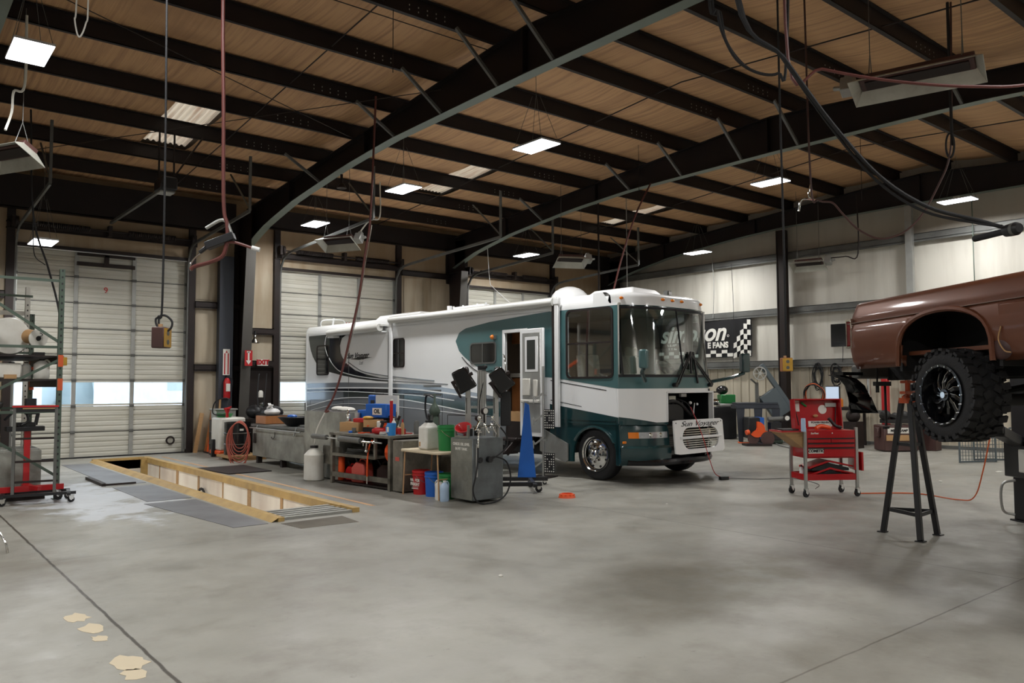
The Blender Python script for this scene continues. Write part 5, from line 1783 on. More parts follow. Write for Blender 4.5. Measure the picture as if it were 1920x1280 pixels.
for i, (x, z, m) in enumerate(((7.98, 1.75, 'white_plastic'), (8.0, 1.45, 'clear_glass'))):
    simple(MB().lathe([(0, 0), (.06, 0), (.06, .14), (.03, .18), (0, .18)], (x, 20.0, z - .35), n=16), 'wall_bottle', m, (x, 20.0, z - .35), 'small %s fixed to the tapered column' % ('white canister' if i == 0 else 'clear regulator bowl'), 'canister')
# ================================================================ grey square bin
gq = thing('steel_bin', 'tall square grey steel bin between the long tank and the tool bench', 'bin', (6.62, 13.7, 0))
MB().bb(0, .8, -.75, .7, .02, 1.22).bb(.02, .78, -.73, .68, 1.22, 1.225, m=1).obj('body', ['tank_grey', 'steel_dark'], gq, bevel=.012)
for k, y in enumerate((-.45, -.1, .35)):
    simple(MB().ball((6.95 + .1 * k, 13.7 + y, 1.25), .11, sc=(1.2, 1.2, .5)), 'paper_wad', 'paper', (6.95, 13.7 + y, 1.22), 'crumpled white paper on top of the tall grey bin, %s' % ('right', 'middle', 'left')[k], 'paper', 'crumpled papers on the grey bin')
jug(6.36, 13.42, 0, .62, .225, 'large white jug with black cap standing on the floor by the tool bench', rz=1.2, sc=.8)
simple(MB().tube([(6.39, 13.47, .64), (6.42, 13.44, .9), (6.52, 13.34, 1.2)], .014), 'fill_tube', 'white_plastic', (6.39, 13.47, .64), 'clear tube rising out of the large white jug', 'tube')
simple(MB().bb(6.50, 6.56, 12.75, 13.35, .3, .62), 'wall_panel', 'bench_steel', (6.53, 13, .3), 'small dark steel panel beside the large white jug', 'panel', smooth=False)
bx = MB().bb(6.62, 6.9, 12.45, 13.2, .92, 1.0)
# ================================================================ tool bench
bn = thing('tool_bench', 'greasy steel work bench heaped with tools, middle of the shop', 'bench', (6.40, 12.85, 0), rz=math.atan2(-.19, 1.7) - PI / 2 + PI / 2)
bn.rotation_euler = (0, 0, R(6.3))
# local: -y runs toward the camera side (length 1.72), x goes back
BL = 1.72
for x in (.03, .87):
    for y in (-.03, -BL + .03):
        MB().bb(x - .03, x + .03, y - .03, y + .03, 0, .84).obj('leg', 'bench_steel', bn, smooth=False)
MB().bb(-.02, .92, -BL - .02, .02, .84, .885).obj('bench_top', 'bench_steel', bn, bevel=.004)
MB().bb(.0, .05, -1.3, -.03, .48, .53).bb(.02, .88, -1.3, -.03, .49, .51).obj('shelf', 'bench_steel', bn, smooth=False)
MB().bb(.0, .04, -1.32, -1.27, .49, .84).obj('divider', 'bench_steel', bn, smooth=False)
MB().bb(.0, .05, -BL, 0, .12, .20).obj('kick_rail', 'bench_steel', bn, smooth=False)
MB().bb(.86, .9, -BL, 0, .1, .84).obj('back_panel', 'steel_dark', bn, smooth=False)
MB().bb(.05, .85, -BL + .04, -.04, .02, .05).obj('bottom_board', 'steel_dark', bn, smooth=False)
def onb(x, y, z=0):
    """bench-local to world"""
    a = R(6.3)
    return (6.40 + x * math.cos(a) - y * math.sin(a), 12.85 + x * math.sin(a) + y * math.cos(a), z)
def bput(mb, nm, m, x, y, z, lab, cat, grp=None, rz=0, **kw):
    o = mb.obj(nm, m, at=onb(x, y, z), rot=(0, 0, R(6.3) + rz), **kw)
    return tag(o, lab, cat, grp)
T0 = .885
# long grey foam-sleeved pipe along the edge
pp = thing('sleeved_pipe', 'long pipe with grey foam sleeves fixed along the bench edge', 'pipe', onb(-.08, -.5, .80), rz=R(6.3))
MB().cyl((0, 1.0, 0), (0, -1.1, -.03), .012).obj('pipe', 'alu', pp)
MB().cyl((0, .95, 0), (0, .5, -.004), .045, n=16).obj('foam_sleeve', 'steel_grey', pp)
MB().cyl((0, .1, -.01), (0, -.52, -.02), .05, n=16).obj('foam_sleeve', 'steel_grey', pp)
MB().cyl((0, -.55, -.03), (0, -.8, -.03), .02).cyl((0, -.7, -.03), (-.02, -.7, -.16), .015).ball((-.02, -.72, -.17), .035).ball((0, -.88, -.03), .03).cyl((0, -.6, -.1), (.0, -.6, .02), .012).obj('valve', 'chrome', pp)
# clutter on the bench, every item its own object
bput(MB().bb(-.12, .12, -.25, .25, 0, .17), 'cardboard_box', 'card', .3, -.28, T0, 'torn brown cardboard box at the left end of the tool bench', 'box', smooth=False, rz=.1)
bput(MB().bb(-.08, .08, -.2, .2, 0, .07), 'parts_tray', 'red', .35, -.48, T0 + .17, 'bright red plastic tray on top of the brown box', 'tray', bevel=.01)
bb_ = MB().bb(-.2, .2, -.3, .3, 0, .22).bb(-.22, .22, -.32, .32, .2, .24)
bput(bb_, 'battery_charger', 'black', .62, -.55, T0, 'black bin at the back of the tool bench under the blue boxes', 'bin', bevel=.02)
t = thing('oil_case', 'blue case with a white label propped at the back of the tool bench', 'box', onb(.62, -.62, T0 + .25), rz=R(6.3) + .1)
MB().bb(-.12, .12, -.27, .27, 0, .24).obj('case', 'blue', t, bevel=.01)
MB().bb(-.124, -.118, -.16, .08, .05, .17).obj('case_label', 'paper', t, smooth=False)
txt('OIL', .10, (-.126, -.04, .11), FACE_NX, 'black', t, bold=.004)
t = thing('oil_case', 'smaller blue box left of the labelled blue case', 'box', onb(.6, -.25, T0 + .22), rz=R(6.3))
MB().bb(-.12, .12, -.14, .14, 0, .16).obj('case', 'blue', t, bevel=.01)
bput(MB().bb(-.14, .14, -.18, .18, 0, .215), 'crate', 'steel_dark', .6, -.25, T0, 'dark crate under the smaller blue box', 'crate', smooth=False)
ps = thing('display_stand', 'white cardboard stand behind the tool bench', 'stand', onb(1.05, -.2, 0), rz=R(6.3))
MB().bb(-.02, .02, -.36, .3, .0, 1.52).obj('panel', 'paper', ps, smooth=False)
MB().bb(-.03, .03, -.34, .0, .9, 1.22).obj('box_front', 'card', ps, smooth=False)
bj = thing('blue_creeper', 'blue wheeled creeper board standing on end behind the bench', 'creeper', onb(1.22, .42, 0), rz=R(6.3))
MB().bb(-.03, .03, -.14, .16, .35, 1.52).obj('board', 'blue', bj, bevel=.03, seg=2)
for z in (.55, .95):
    MB().cyl((-.07, .1, z + .1), (-.03, .1, z + .1), .07, n=18).obj('wheel', 'rubber', bj)
MB().bb(-.035, -.03, -.06, .06, 1.1, 1.42).obj('slot', 'black', bj, smooth=False)
MB().bb(-.02, .02, -.05, .05, 0, .36).obj('prop', 'steel_dark', bj, smooth=False)
hg = MB().tube([(0, -.1, .2), (.0, -.12, .05), (0, -.1, -.15), (0, 0, -.2), (0, .06, -.1), (0, .05, .15)], .012).box(0, -.05, .24, .03, .35, .05)
bput(hg, 'glove_hanger', 'black', 1.14, .12, 1.35, 'black strap handle hung beside the blue creeper', 'handle')
bput(MB().cyl((0, 0, 0), (0, 0, .55), .028, n=14).cyl((0, 0, .55), (0, 0, .58), .032, m=1), 'grease_tube', ['red', 'paper'], .55, -1.02, T0, 'tall slim red tube standing upright on the tool bench', 'tube')
bput(MB().tube([(0, -.15, 0), (0, -.15, .2), (0, -.05, .27), (0, .3, .27)], .022), 'bent_pipe', 'black', .6, -.93, T0, 'black bent pipe handle at the back of the bench', 'pipe')
bput(MB().lathe([(0, 0), (.05, 0), (.055, .04), (.04, .12), (.02, .15), (0, .16)], n=14).ball((0, 0, .19), .03), 'chrome_can', 'chrome', .28, -.12, T0 + .17, 'shiny metal cup on the brown box', 'cup')
bput(MB().cyl((0, 0, 0), (0, 0, .16), .05, n=18), 'can', 'alu', .42, -.2, T0 + .17, 'metal can on the brown box beside the shiny cup', 'can')
bput(MB().bb(-.1, .1, -.14, .14, 0, .13).bb(-.03, .03, -.05, .05, .13, .16, m=1), 'carton', ['card', 'black'], .35, -.78, T0 + .1, 'pale brown carton with a black patch among the tools', 'carton', rz=.3, smooth=False)
bput(MB().bb(-.15, .15, -.3, .3, 0, .10), 'parts_tray', 'black', .4, -.9, T0, 'black tool tray in the middle of the bench', 'tray', bevel=.01)
random.seed(11)
tools = [('wrench', 'alu'), ('spray_can', 'orange'), ('rag', 'orange'), ('drill', 'red'), ('screwdriver', 'yellow'), ('socket', 'steel_grey')]
spots = [(.12, -.35, 'left end'), (.2, -.62, 'left part'), (.12, -.8, 'middle'), (.22, -.98, 'middle, farther back'), (.1, -1.12, 'right of middle'), (.3, -1.18, 'right of middle, farther back'), (.2, -1.38, 'right part'), (.45, -1.3, 'right part, at the back'), (.12, -1.55, 'right end'), (.55, -1.45, 'right end, at the back')]
def handtool(kind):
    b = MB()
    if kind == 'wrench':
        b.bar((-.02, -.13, .012), (.02, .13, .012), .022, .008).lathe([(.018, .006), (.03, .006), (.03, .018), (.018, .018)], (-.02, -.14, 0), n=10).lathe([(.015, .006), (.025, .006), (.025, .018), (.015, .018)], (.02, .14, 0), n=10)
        return b, 'alu'
    if kind == 'pliers':
        b.bar((-.03, -.1, .015), (.01, .08, .015), .018, .014, m=0).bar((.03, -.1, .015), (-.01, .08, .015), .018, .014, m=0).bar((0, .05, .015), (0, .13, .015), .03, .016, m=1)
        return b, ['red', 'steel_grey']
    if kind == 'screwdriver':
        b.cyl((0, -.1, .018), (0, .0, .018), .017, n=10, m=0).cyl((0, 0, .018), (0, .14, .018), .005, n=8, m=1)
        return b, ['orange', 'chrome']
    if kind == 'knife':
        b.bar((0, -.1, .015), (.02, .1, .015), .03, .02, m=0).bar((.02, .1, .015), (.025, .14, .012), .02, .006, m=1)
        return b, ['orange', 'galv']
    if kind == 'tape':
        b.lathe([(.02, 0), (.06, 0), (.06, .05), (.02, .05)], n=18)
        return b, 'white_plastic'
    if kind == 'glove':
        b.box(0, 0, .02, .12, .12, .035)
        for i in range(4):
            b.tube([(-.045 + .03 * i, .05, .02), (-.05 + .034 * i, .1 + .01 * (i % 2), .03), (-.05 + .034 * i, .14, .015)], .014, n=6)
        b.tube([(.06, -.02, .02), (.1, .03, .02)], .015, n=6)
        return b, 'orange'
    if kind == 'bracket':
        b.bb(-.05, .05, -.04, .04, 0, .015).bb(-.05, -.035, -.04, .04, 0, .09).cyl((.02, 0, .015), (.02, 0, .03), .012)
        return b, 'steel_grey'
for (nm, x, y, z, rz, wh) in (
        ('wrench', .1, -.33, T0, .9, 'at the left end of the tool bench'), ('bracket', .14, -.55, T0, .3, 'in front of the brown box'),
        ('wrench', .2, -.7, T0, -.4, 'right of the grey bracket'), ('knife', .1, -.86, T0, 1.2, 'at the front edge of the tool bench'),
        ('pliers', .12, -1.05, T0, 1.5, 'beside the orange knife'), ('wrench', .09, -1.15, T0, 1.1, 'near the red power tool'),
        ('glove', .35, -.85, T0 + .1, .5, 'on the black tool tray'), ('glove', .42, -1.0, T0 + .1, -.6, 'on the right end of the black tray'),
        ('tape', .18, -1.28, T0, 0, 'right of the red power tool'), ('screwdriver', .3, -1.3, T0, .7, 'behind the white tape roll'),
        ('bracket', .5, -1.25, T0, .2, 'at the back of the bench'), ('wrench', .2, -1.62, T0, .2, 'at the right end behind the blue mug'),
        ('pliers', .5, -1.5, T0, .4, 'at the back right corner')):
    b, m = handtool(nm)
    bput(b, 'utility_knife' if nm == 'knife' else 'tape_roll' if nm == 'tape' else 'work_glove' if nm == 'glove' else nm if nm != 'bracket' else 'steel_bracket', m, x, y, z, {'wrench': 'steel wrench ', 'knife': 'orange utility knife ', 'pliers': 'red-handled pliers ', 'glove': 'crumpled orange work glove ', 'tape': 'white tape roll ', 'screwdriver': 'orange screwdriver ', 'bracket': 'grey steel bracket '}[nm] + wh, nm, rz=rz)
t = thing('impact_gun', 'red and black power tool lying near the front of the bench', 'power tool', onb(.14, -1.2, T0 + .06), rz=R(6.3) + .5)
MB().lathe([(0, -.12), (.05, -.12), (.06, -.04), (.055, .05), (.03, .1), (0, .1)], (0, 0, 0), 'y', 16).obj('motor_housing', 'red', t)
MB().bar((0, -.04, .0), (.02, -.08, .14), .05, .05).box(.02, -.09, .15, .08, .1, .04).obj('grip', 'black', t, bevel=.008)
t = thing('spray_can', 'white and orange spray can standing by the blue mug', 'can', onb(.3, -1.42, T0))
MB().lathe([(0, 0), (.035, 0), (.035, .2), (.02, .23), (0, .23)], n=18).obj('can_body', 'white', t)
MB().lathe([(.036, .1), (.036, .19)], n=18).cyl((0, 0, .23), (0, 0, .27), .015, m=1).obj('band', ['orange', 'paper'], t)
t = thing('spray_can', 'dark green bottle with black cap lying tilted on the bench', 'bottle', onb(.5, -1.12, T0 + .02), rot=(.5, 0, .4))
MB().lathe([(0, 0), (.04, 0), (.04, .18), (.02, .24), (0, .24)], n=16).obj('bottle_body', 'rack_green', t)
MB().cyl((0, 0, .24), (0, 0, .32), .024).obj('cap', 'black', t)
t = thing('spray_can', 'tan spray bottle behind the white and orange can', 'bottle', onb(.42, -1.5, T0))
MB().lathe([(0, 0), (.03, 0), (.03, .16), (.015, .2), (0, .2)], n=16).obj('bottle_body', 'card', t)
MB().cyl((0, 0, .2), (0, 0, .25), .012).obj('cap', 'red', t)
t = thing('measuring_jug', 'bright blue plastic jug with handle at the right end of the bench', 'jug', onb(.12, -1.6, T0), rz=R(6.3))
mat('cyan', '2f86d0', .35)
MB().lathe([(0, 0), (.062, 0), (.075, .19), (.078, .2), (.07, .2), (.055, .01), (0, .01)], n=24).obj('cup', 'cyan', t)
MB().tube([(0, .07, .17), (0, .13, .15), (0, .13, .06), (0, .06, .03)], .013).obj('handle', 'cyan', t)
MB().bb(-.078, -.07, -.02, .03, .06, .14).obj('print', 'paper', t, smooth=False)
random.seed(31)
for (nm, m, x, y, z, lab) in (
        ('bolt_bin', 'black', .3, -1.05, T0, 'low black bin of bolts behind the pliers'), ('oil_filter', 'orange', .52, -.86, T0 + .1, 'orange oil filter on the back of the black tray'),
        ('oil_filter', 'paper', .33, -.98, T0 + .1, 'pale oil filter standing on the black tray'), ('brake_pad_box', 'card', .62, -1.1, T0, 'small tan box at the back of the bench'),
        ('shop_towel', 'yellow', .28, -.72, T0 + .23, 'yellow cloth on the pale brown carton'), ('grease_gun', 'steel_grey', .62, -1.62, T0, 'grey canister at the far right corner of the bench'),
        ('drill_case', 'red', .42, -1.42, T0, 'small red case near the back right of the bench'), ('tape_dispenser', 'blue', .08, -.5, T0, 'small blue roll near the left front edge'),
        ('part_cup', 'alu', .08, -1.42, T0, 'shallow metal cup in front of the tape roll'), ('plastic_bottle', 'white', .68, -.98, T0, 'small white bottle at the back of the bench')):
    b = MB()
    if nm in ('oil_filter', 'grease_gun', 'tape_dispenser', 'part_cup', 'plastic_bottle'):
        r_ = {'tape_dispenser': .04, 'part_cup': .05, 'plastic_bottle': .035}.get(nm, .045)
        h_ = {'tape_dispenser': .04, 'part_cup': .03, 'grease_gun': .22, 'plastic_bottle': .2}.get(nm, .11)
        b.lathe([(0, 0), (r_, 0), (r_, h_ * .85), (r_ * .7, h_), (0, h_)], n=18)
    elif nm == 'shop_towel':
        b.ball((0, 0, .03), .09, sc=(1, 1.3, .35))
    else:
        b.bb(-.07, .07, -.09, .09, 0, .09)
        b.bb(-.06, .06, -.08, .08, .09, .1)
    bput(b, nm, m, x, y, z, lab, nm.replace('_', ' ').split()[-1], rz=random.uniform(-.4, .4))
# under the bench
t = thing('air_hose', 'orange air hose hanging down in front of the bench', 'hose', onb(-.03, -1.28, .8))
MB().tube([(0, 0, 0), (-.02, .05, -.08), (-.02, .12, -.3), (-.02, .13, -.6)], .014).obj('tube', 'orange', t)
MB().cyl((-.02, .13, -.6), (-.02, .13, -.72), .012).obj('coupling', 'chrome', t)
t = thing('hose_reel', 'orange hose reel inside the bench at right', 'reel', onb(.3, -1.5, .6))
MB().lathe([(.1, -.06), (.2, -.05), (.2, .05), (.1, .06)], (0, 0, 0), 'y', 24).obj('hose_wrap', 'orange', t)
MB().lathe([(0, -.07), (.12, -.07), (.12, .07), (0, .07)], (0, 0, 0), 'y', 24).bb(-.02, .02, -.1, .1, -.55, .0).obj('drum', 'black', t)
def gascan(x, y, lab, s=1., m='red', rz=0):
    t = thing('fuel_can', lab, 'fuel can', onb(x, y, .05), rz=R(6.3) + rz, group='red fuel cans under the bench')
    b = MB().prism([(-.13 * s, 0), (.13 * s, 0), (.13 * s, .2 * s), (.04 * s, .28 * s), (-.10 * s, .26 * s), (-.13 * s, .2 * s)], 'yz', -.09 * s, .09 * s)
    b.obj('can_body', m, t, bevel=.02, seg=2)
    MB().tube([(0, -.1 * s, .24 * s), (0, -.06 * s, .3 * s), (0, .03 * s, .31 * s), (0, .06 * s, .26 * s)], .013).obj('handle', m, t)
    MB().cyl((0, .08 * s, .25 * s), (0, .15 * s, .36 * s), .02 * s).obj('spout', 'black', t)
mat('red_faded', 'c0544a', .5)
gascan(.25, -.32, 'small red fuel can under the bench at left', .9, 'red')
gascan(.2, -.68, 'larger faded red fuel can under the bench', 1.25, 'red_faded', .1)
gascan(.5, -.95, 'dark red fuel can behind the faded one', 1.1, 'brown_machine', .6)
bput(MB().lathe([(0, 0), (.06, 0), (.06, .4), (0, .42)], n=18), 'red_cylinder', 'orange', .15, -.12, .05, 'tall orange-red cylinder under the left end of the bench', 'cylinder')
b = MB()
for i in range(4):
    b.tube([(.18 * math.cos(t) + .02 * i, (.2 + .02 * i) * math.sin(t), .02 * i + .02) for t in [2 * PI * q / 10 for q in range(10)]], .009, n=6, closed=True, sub=3)
bput(b, 'coiled_cable', 'steel_grey', .28, -.4, .515, 'loose grey cable coil on the bench shelf', 'cable')
bput(MB().ball((0, 0, .08), .09, sc=(1, 1.4, .8)).cyl((0, 0, .05), (0, .25, .1), .03), 'grinder', 'steel_dark', .3, -1.0, .52, 'dark angle grinder on the right of the bench shelf', 'grinder')

# ================================================================ steel cabinet and table
sc = thing('steel_cabinet', 'narrow beige-grey steel cabinet at the right end of the bench', 'cabinet', (6.62, 10.96, 0), rz=R(2))
MB().bb(0, .85, -.14, .14, .02, .82).obj('body', 'bench_steel', sc, bevel=.006)
MB().bb(-.004, 0, -.05, .06, .50, .56).obj('marking', 'red_faded', sc, smooth=False)
s2 = MB().bb(7.36, 7.95, 10.48, 10.88, .0, .84)
simple(s2, 'steel_tank', 'bench_steel', (7.6, 10.4, 0), 'grimy square steel tank behind the small folding table', 'tank', bevel=.01)
pu = thing('bench_press', 'old olive-grey vertical pump with bent black handle behind the table', 'pump', (7.75, 11.6, .82))
MB().bb(-.18, .18, -.2, .15, 0, .03).lathe([(.09, .03), (.09, .3), (.07, .34), (.09, .38), (.1, .44), (.06, .52), (.02, .58), (.02, .72), (0, .75)], n=18).obj('pump_body', 'rack_green', pu)
for a in range(4):
    MB().cyl((.09 * math.cos(a * PI / 2 + .5), .09 * math.sin(a * PI / 2 + .5), .03), (.09 * math.cos(a * PI / 2 + .5), .09 * math.sin(a * PI / 2 + .5), .36), .014).obj('tie_rod', 'steel_grey', pu)
MB().tube([(0, 0, .66), (0, .2, .7), (0, .28, .65), (0, .28, .4), (0, .12, .12)], .018).obj('handle', 'black', pu)
simple(MB().bb(7.55, 8.2, 11.35, 12.4, 0, .82), 'parts_cabinet', 'steel_dark', (7.6, 11.9, 0), 'dark cabinet right behind the tool bench', 'cabinet', bevel=.01)
tb_ = thing('folding_table', 'small cream folding table with a jug and green bucket', 'table', (6.88, 10.28, 0), rz=R(2))
MB().prism(rrect(-.32, .32, -.52, .52, .08), 'xy', .67, .71).obj('tabletop', 'cream', tb_, bevel=.008)
for x in (-.26, .26):
    for y in (-.42, .44):
        MB().tube([(x, y, .67), (x, y + (.05 if y > 0 else -.04), 0)], .012, curve=False).obj('leg', 'old_line', tb_)
MB().bar((-.26, .47, .3), (.26, .47, .3), .015).bar((-.26, -.44, .3), (.26, -.44, .3), .015).obj('stretcher', 'old_line', tb_, smooth=False)
t = thing('chemical_jug', 'white square jug with black pump cap standing on the small table', 'jug', (6.82, 10.36, .71))
MB().bb(-.13, .13, -.12, .12, 0, .36).obj('body', 'jug_white', t, bevel=.035, seg=3)
MB().add([(-.11, -.1, .355), (.11, -.1, .355), (.11, .1, .355), (-.11, .1, .355), (-.05, -.05, .42), (.05, -.05, .42), (.05, .05, .42), (-.05, .05, .42)], [(0, 1, 5, 4), (1, 2, 6, 5), (2, 3, 7, 6), (3, 0, 4, 7), (4, 5, 6, 7)]).obj('shoulder', 'jug_white', t, bevel=.015)
MB().cyl((0, 0, .415), (0, 0, .45), .06, n=18).cyl((0, 0, .45), (0, 0, .52), .02).ball((0, 0, .52), .025, sc=(1, 1, 1.4)).obj('pump_cap', 'black', t)
MB().bb(-.132, -.128, .04, .08, .05, .12).obj('drum_label', 'card', t, smooth=False)
def bucket(x, y, z, m, lab, h=.37, r=.145, grp=None, label_m=None, text=None):
    t = thing('bucket', lab, 'bucket', (x, y, z), rz=.3, group=grp)
    MB().lathe([(0, 0), (r * .87, 0), (r * .95, h * .74), (r * 1.0, h * .76), (r * 1.02, h * .8), (r * .97, h * .82), (r * .97, h * .88), (r * 1.02, h * .9), (r * 1.0, h), (r * .94, h), (r * .85, .01), (0, .012)], n=32).obj('pail', m, t)
    MB().tube([(-r * 1.0 * math.cos(a), -r * 1.0 * math.sin(a), h * .82 - .13 * math.sin(a)) for a in [PI * i / 8 for i in range(9)]], .004, n=5).obj('bail_handle', 'chrome', t)
    return t
bucket(6.92, 10.0, .71, 'green', 'dark green plastic bucket standing on the small table', h=.38, r=.155)
b1 = bucket(6.85, 10.62, 0, 'red', 'red bucket with white lettering under the small table', grp='buckets under the folding table')
txt('HARBOR\nFREIGHT', .062, (-.132, .02, .19), (PI / 2, 0, -PI / 2 - .25), 'paper', b1, bold=.003)
MB().bb(-.138, -.134, -.05, .08, .09, .10).bb(-.138, -.134, -.05, .08, .115, .12).obj('print', 'paper', b1, smooth=False)
bucket(6.86, 10.28, 0, 'blue', 'blue bucket under the small table', grp='buckets under the folding table')
b3 = bucket(6.88, 9.95, 0, 'green', 'green bucket with a white label under the small table', grp='buckets under the folding table')
MB().bb(-.14, -.135, -.04, .06, .06, .24).obj('pail_label', 'paper', b3, smooth=False)
mat('light_blue', 'a9bfd8', .4)
jug(6.68, 9.86, 0, .30, .075, 'small white jug with pink label on the floor before the green bucket', rz=2, grp=None)
jug(6.66, 9.70, 0, .30, .075, 'pale blue jug on the floor at the foot of the oil cabinet', m='light_blue', cap='white')
rt = MB().lathe([(0, 0), (.14, 0), (.15, .04), (.15, .5), (.08, .56), (0, .57)], n=22)
tag(rt.obj('red_tank', 'red', at=(7.1, 9.98, 0)), 'dark red cylinder under the back of the small table', 'cylinder')

# ================================================================ oil dispenser cabinet
oc = thing('oil_cabinet', 'grey oil dispenser cabinet stencilled in white, with gauges and hoses', 'dispenser', (6.80, 9.2, 0), rz=R(2))
mat('cab_grey', '6c7274', .4, .2, var=.12, dirt='2e2c2a', damt=.5, dscale=2)
mat('cab_side', '83847c', .4, .2, var=.12, dirt='3a3732', damt=.5, dscale=2)
MB().bb(0, .58, 0, .52, .04, .93).obj('body', 'cab_grey', oc, bevel=.01)
MB().bb(-.004, 0, .01, .51, .05, .92).obj('side_panel', 'cab_side', oc, smooth=False)
MB().ball((-.0, .16, .42), .09, sc=(.15, .8, 1.3)).obj('dent', 'cab_side', oc)
txt('CHECK OIL LEVEL', .052, (-.006, .26, .84), FACE_NX, 'paper', oc, bold=.002, sx=.95)
txt('IN PIT TANK', .052, (-.006, .26, .77), FACE_NX, 'paper', oc, bold=.002, sx=.95)
MB().bb(.05, .08, -.02, 0, .38, .85).obj('strip', 'alu', oc, smooth=False)
MB().cyl((.13, -.03, .62), (.13, 0, .62), .04, n=16).cyl((.29, -.06, .62), (.29, 0, .62), .045, n=16).obj('port', 'black', oc)
MB().bb(-.0, .03, .1, .13, .93, 1.12).bb(0, .03, .4, .43, .93, 1.12).bb(.0, .03, .13, .4, .93, .96).bb(.5, .53, .05, .08, .93, 1.1).bar((.03, .05, 1.1), (.55, .05, 1.1), .03).obj('rack_frame', 'cab_side', oc, smooth=False)
for x, z, r_ in ((.30, 1.32, .055), (.18, 1.22, .045)):
    g = MB().lathe([(0, -.03), (r_, -.03), (r_, .02), (0, .02)], (x, .1, z), 'y', 22, mats=[1, 0, 0])
    g.lathe([(r_ * .8, -.034), (r_, -.034), (r_, -.02)], (x, .1, z), 'y', 22, m=0)
    g.cyl((x, .1, z - r_), (x, .1, 1.08), .014)
    g.obj('pressure_gauge', ['steel_dark', 'paper'], oc)
for k, (x0, z0, x1, z1) in enumerate(((.1, 1.05, .05, .8), (.2, 1.12, .26, 1.0), (.34, 1.12, .40, .98), (.36, 1.22, .46, 1.08), (.12, 1.2, .0, 1.05))):
    g = MB().cyl((x0, -.02, z0), (x1, -.06, z1), .014, n=10).ball((x0, -.02, z0), .028).cyl((x0 - .04, -.02, z0 - .03), (x0 + .05, -.02, z0 - .03), .008)
    g.obj('dispense_gun', 'chrome', oc)
hs = MB().tube([(.05, -.06, .8), (.03, -.08, .6), (-.04, -.12, .4), (-.07, -.1, .2), (.02, -.12, .03), (.3, -.14, .02), (.52, -.14, .12), (.62, -.12, .35), (.55, -.1, .58), (.36, -.06, .66), (.29, -.04, .62)], .012)
hs.tube([(.46, -.08, 1.08), (.56, -.1, .95), (.56, -.1, .8), (.45, -.08, .7), (.30, -.05, .62)], .012)
hs.obj('hose', 'rubber', oc)
fu = thing('funnel', 'bright red plastic funnel resting on the oil cabinet', 'funnel', (6.88, 9.50, .965), rot=(.35, -.5, 0))
MB().lathe([(.02, .0), (.03, .05), (.11, .12), (.125, .15), (.115, .15), (.025, .055), (.012, .0)], n=24).obj('cone', 'red', fu)
fb = MB().cyl((7.2, 9.62, .94), (7.2, 9.62, 1.08), .05).cyl((7.05, 9.6, .94), (7.05, 9.6, 1.05), .04)
tag(fb.obj('grease_tin', 'black', at=(7.1, 9.6, .94)), 'two black tins at the back of the oil cabinet top', 'tins')

# ================================================================ wheel alignment stand
al = thing('alignment_stand', 'silver wheel alignment stand with two black hooded heads on a black dolly', 'alignment stand', (7.62, 10.06, 0), rz=R(-35))
MB().bb(-.07, .07, -.05, .05, .10, 1.93).obj('mast', 'alu', al, bevel=.012)
for x in (-.035, 0, .035):
    MB().bb(x - .004, x + .004, -.054, -.05, .12, 1.92).obj('mast_groove', 'steel_grey', al, smooth=False)
MB().box(0, 0, 1.97, .13, .08, .07).cyl((-.05, -.03, 1.98), (.07, -.05, 1.98), .012).ball((.06, -.03, 1.99), .03).obj('mast_head', 'black', al)
for s_ in (-1, 1):
    x = .22 * s_
    b = MB().add([(x - .05, -.03, .6), (x + .06, -.03, .6), (x + .04, -.03, 1.62), (x - .04, -.03, 1.62), (x - .05, .03, .6), (x + .06, .03, .6), (x + .04, .03, 1.62), (x - .04, .03, 1.62)], [(0, 1, 2, 3), (7, 6, 5, 4), (0, 3, 7, 4), (1, 5, 6, 2), (3, 2, 6, 7), (0, 4, 5, 1)])
    ob = b.obj('side_column', 'alu', al, bevel=.006)
    MB().bb(x - .035, x - .015, -.036, -.03, .8, 1.1).bb(x - .035, x - .015, -.036, -.03, 1.25, 1.5).obj('column_slot', 'steel_grey', ob, smooth=False)
    MB().bar((0, 0, 1.35), (x, 0, 1.35), .04).bar((0, 0, 1.0), (x, 0, 1.0), .04).obj('cross_arm', 'galv', al, smooth=False)
    hd = MB()
    hd.T = Matrix.Translation((x * 1.25, -.05, 1.80)) @ Euler((0, R(32) * (-1 if s_ < 0 else 1) * -1, 0)).to_matrix().to_4x4() if False else Matrix.Scale(1, 4) @ Matrix.Translation((x * 1.35, -.06, 1.78)) @ Matrix.Rotation(R(-28 if s_ < 0 else -35), 4, 'Y') @ Matrix.Diagonal((1.2, 1.15, 1.15, 1))
    hd.add([(-.13, -.14, -.16), (.13, -.14, -.16), (.13, .12, -.16), (-.13, .12, -.16), (-.10, -.11, .16), (.10, -.11, .16), (.10, .10, .16), (-.10, .10, .16)], [(4, 5, 6, 7), (0, 1, 5, 4), (1, 2, 6, 5), (2, 3, 7, 6), (3, 0, 4, 7), (0, 1, 2, 3)])
    oh = hd.obj('camera_hood', 'black_gloss', al, bevel=.03, seg=2)
    h2 = MB()
    h2.T = hd.T
    h2.bb(-.15, .15, -.12, .13, .0, .05).bb(-.15, -.12, -.12, .13, -.2, .05)
    h2.obj('visor', 'steel_dark', oh, bevel=.01)
    MB().tube([(x, .02, 1.55), (x * 1.05, .1, 1.75), (x * 1.1, .08, 1.95), (x * 1.2, .0, 1.93)], .04, n=8).obj('head_neck', 'steel_dark', al)
MB().bb(.30, .46, -.02, .1, 1.05, 1.6).obj('control_box', 'black', al, bevel=.01)
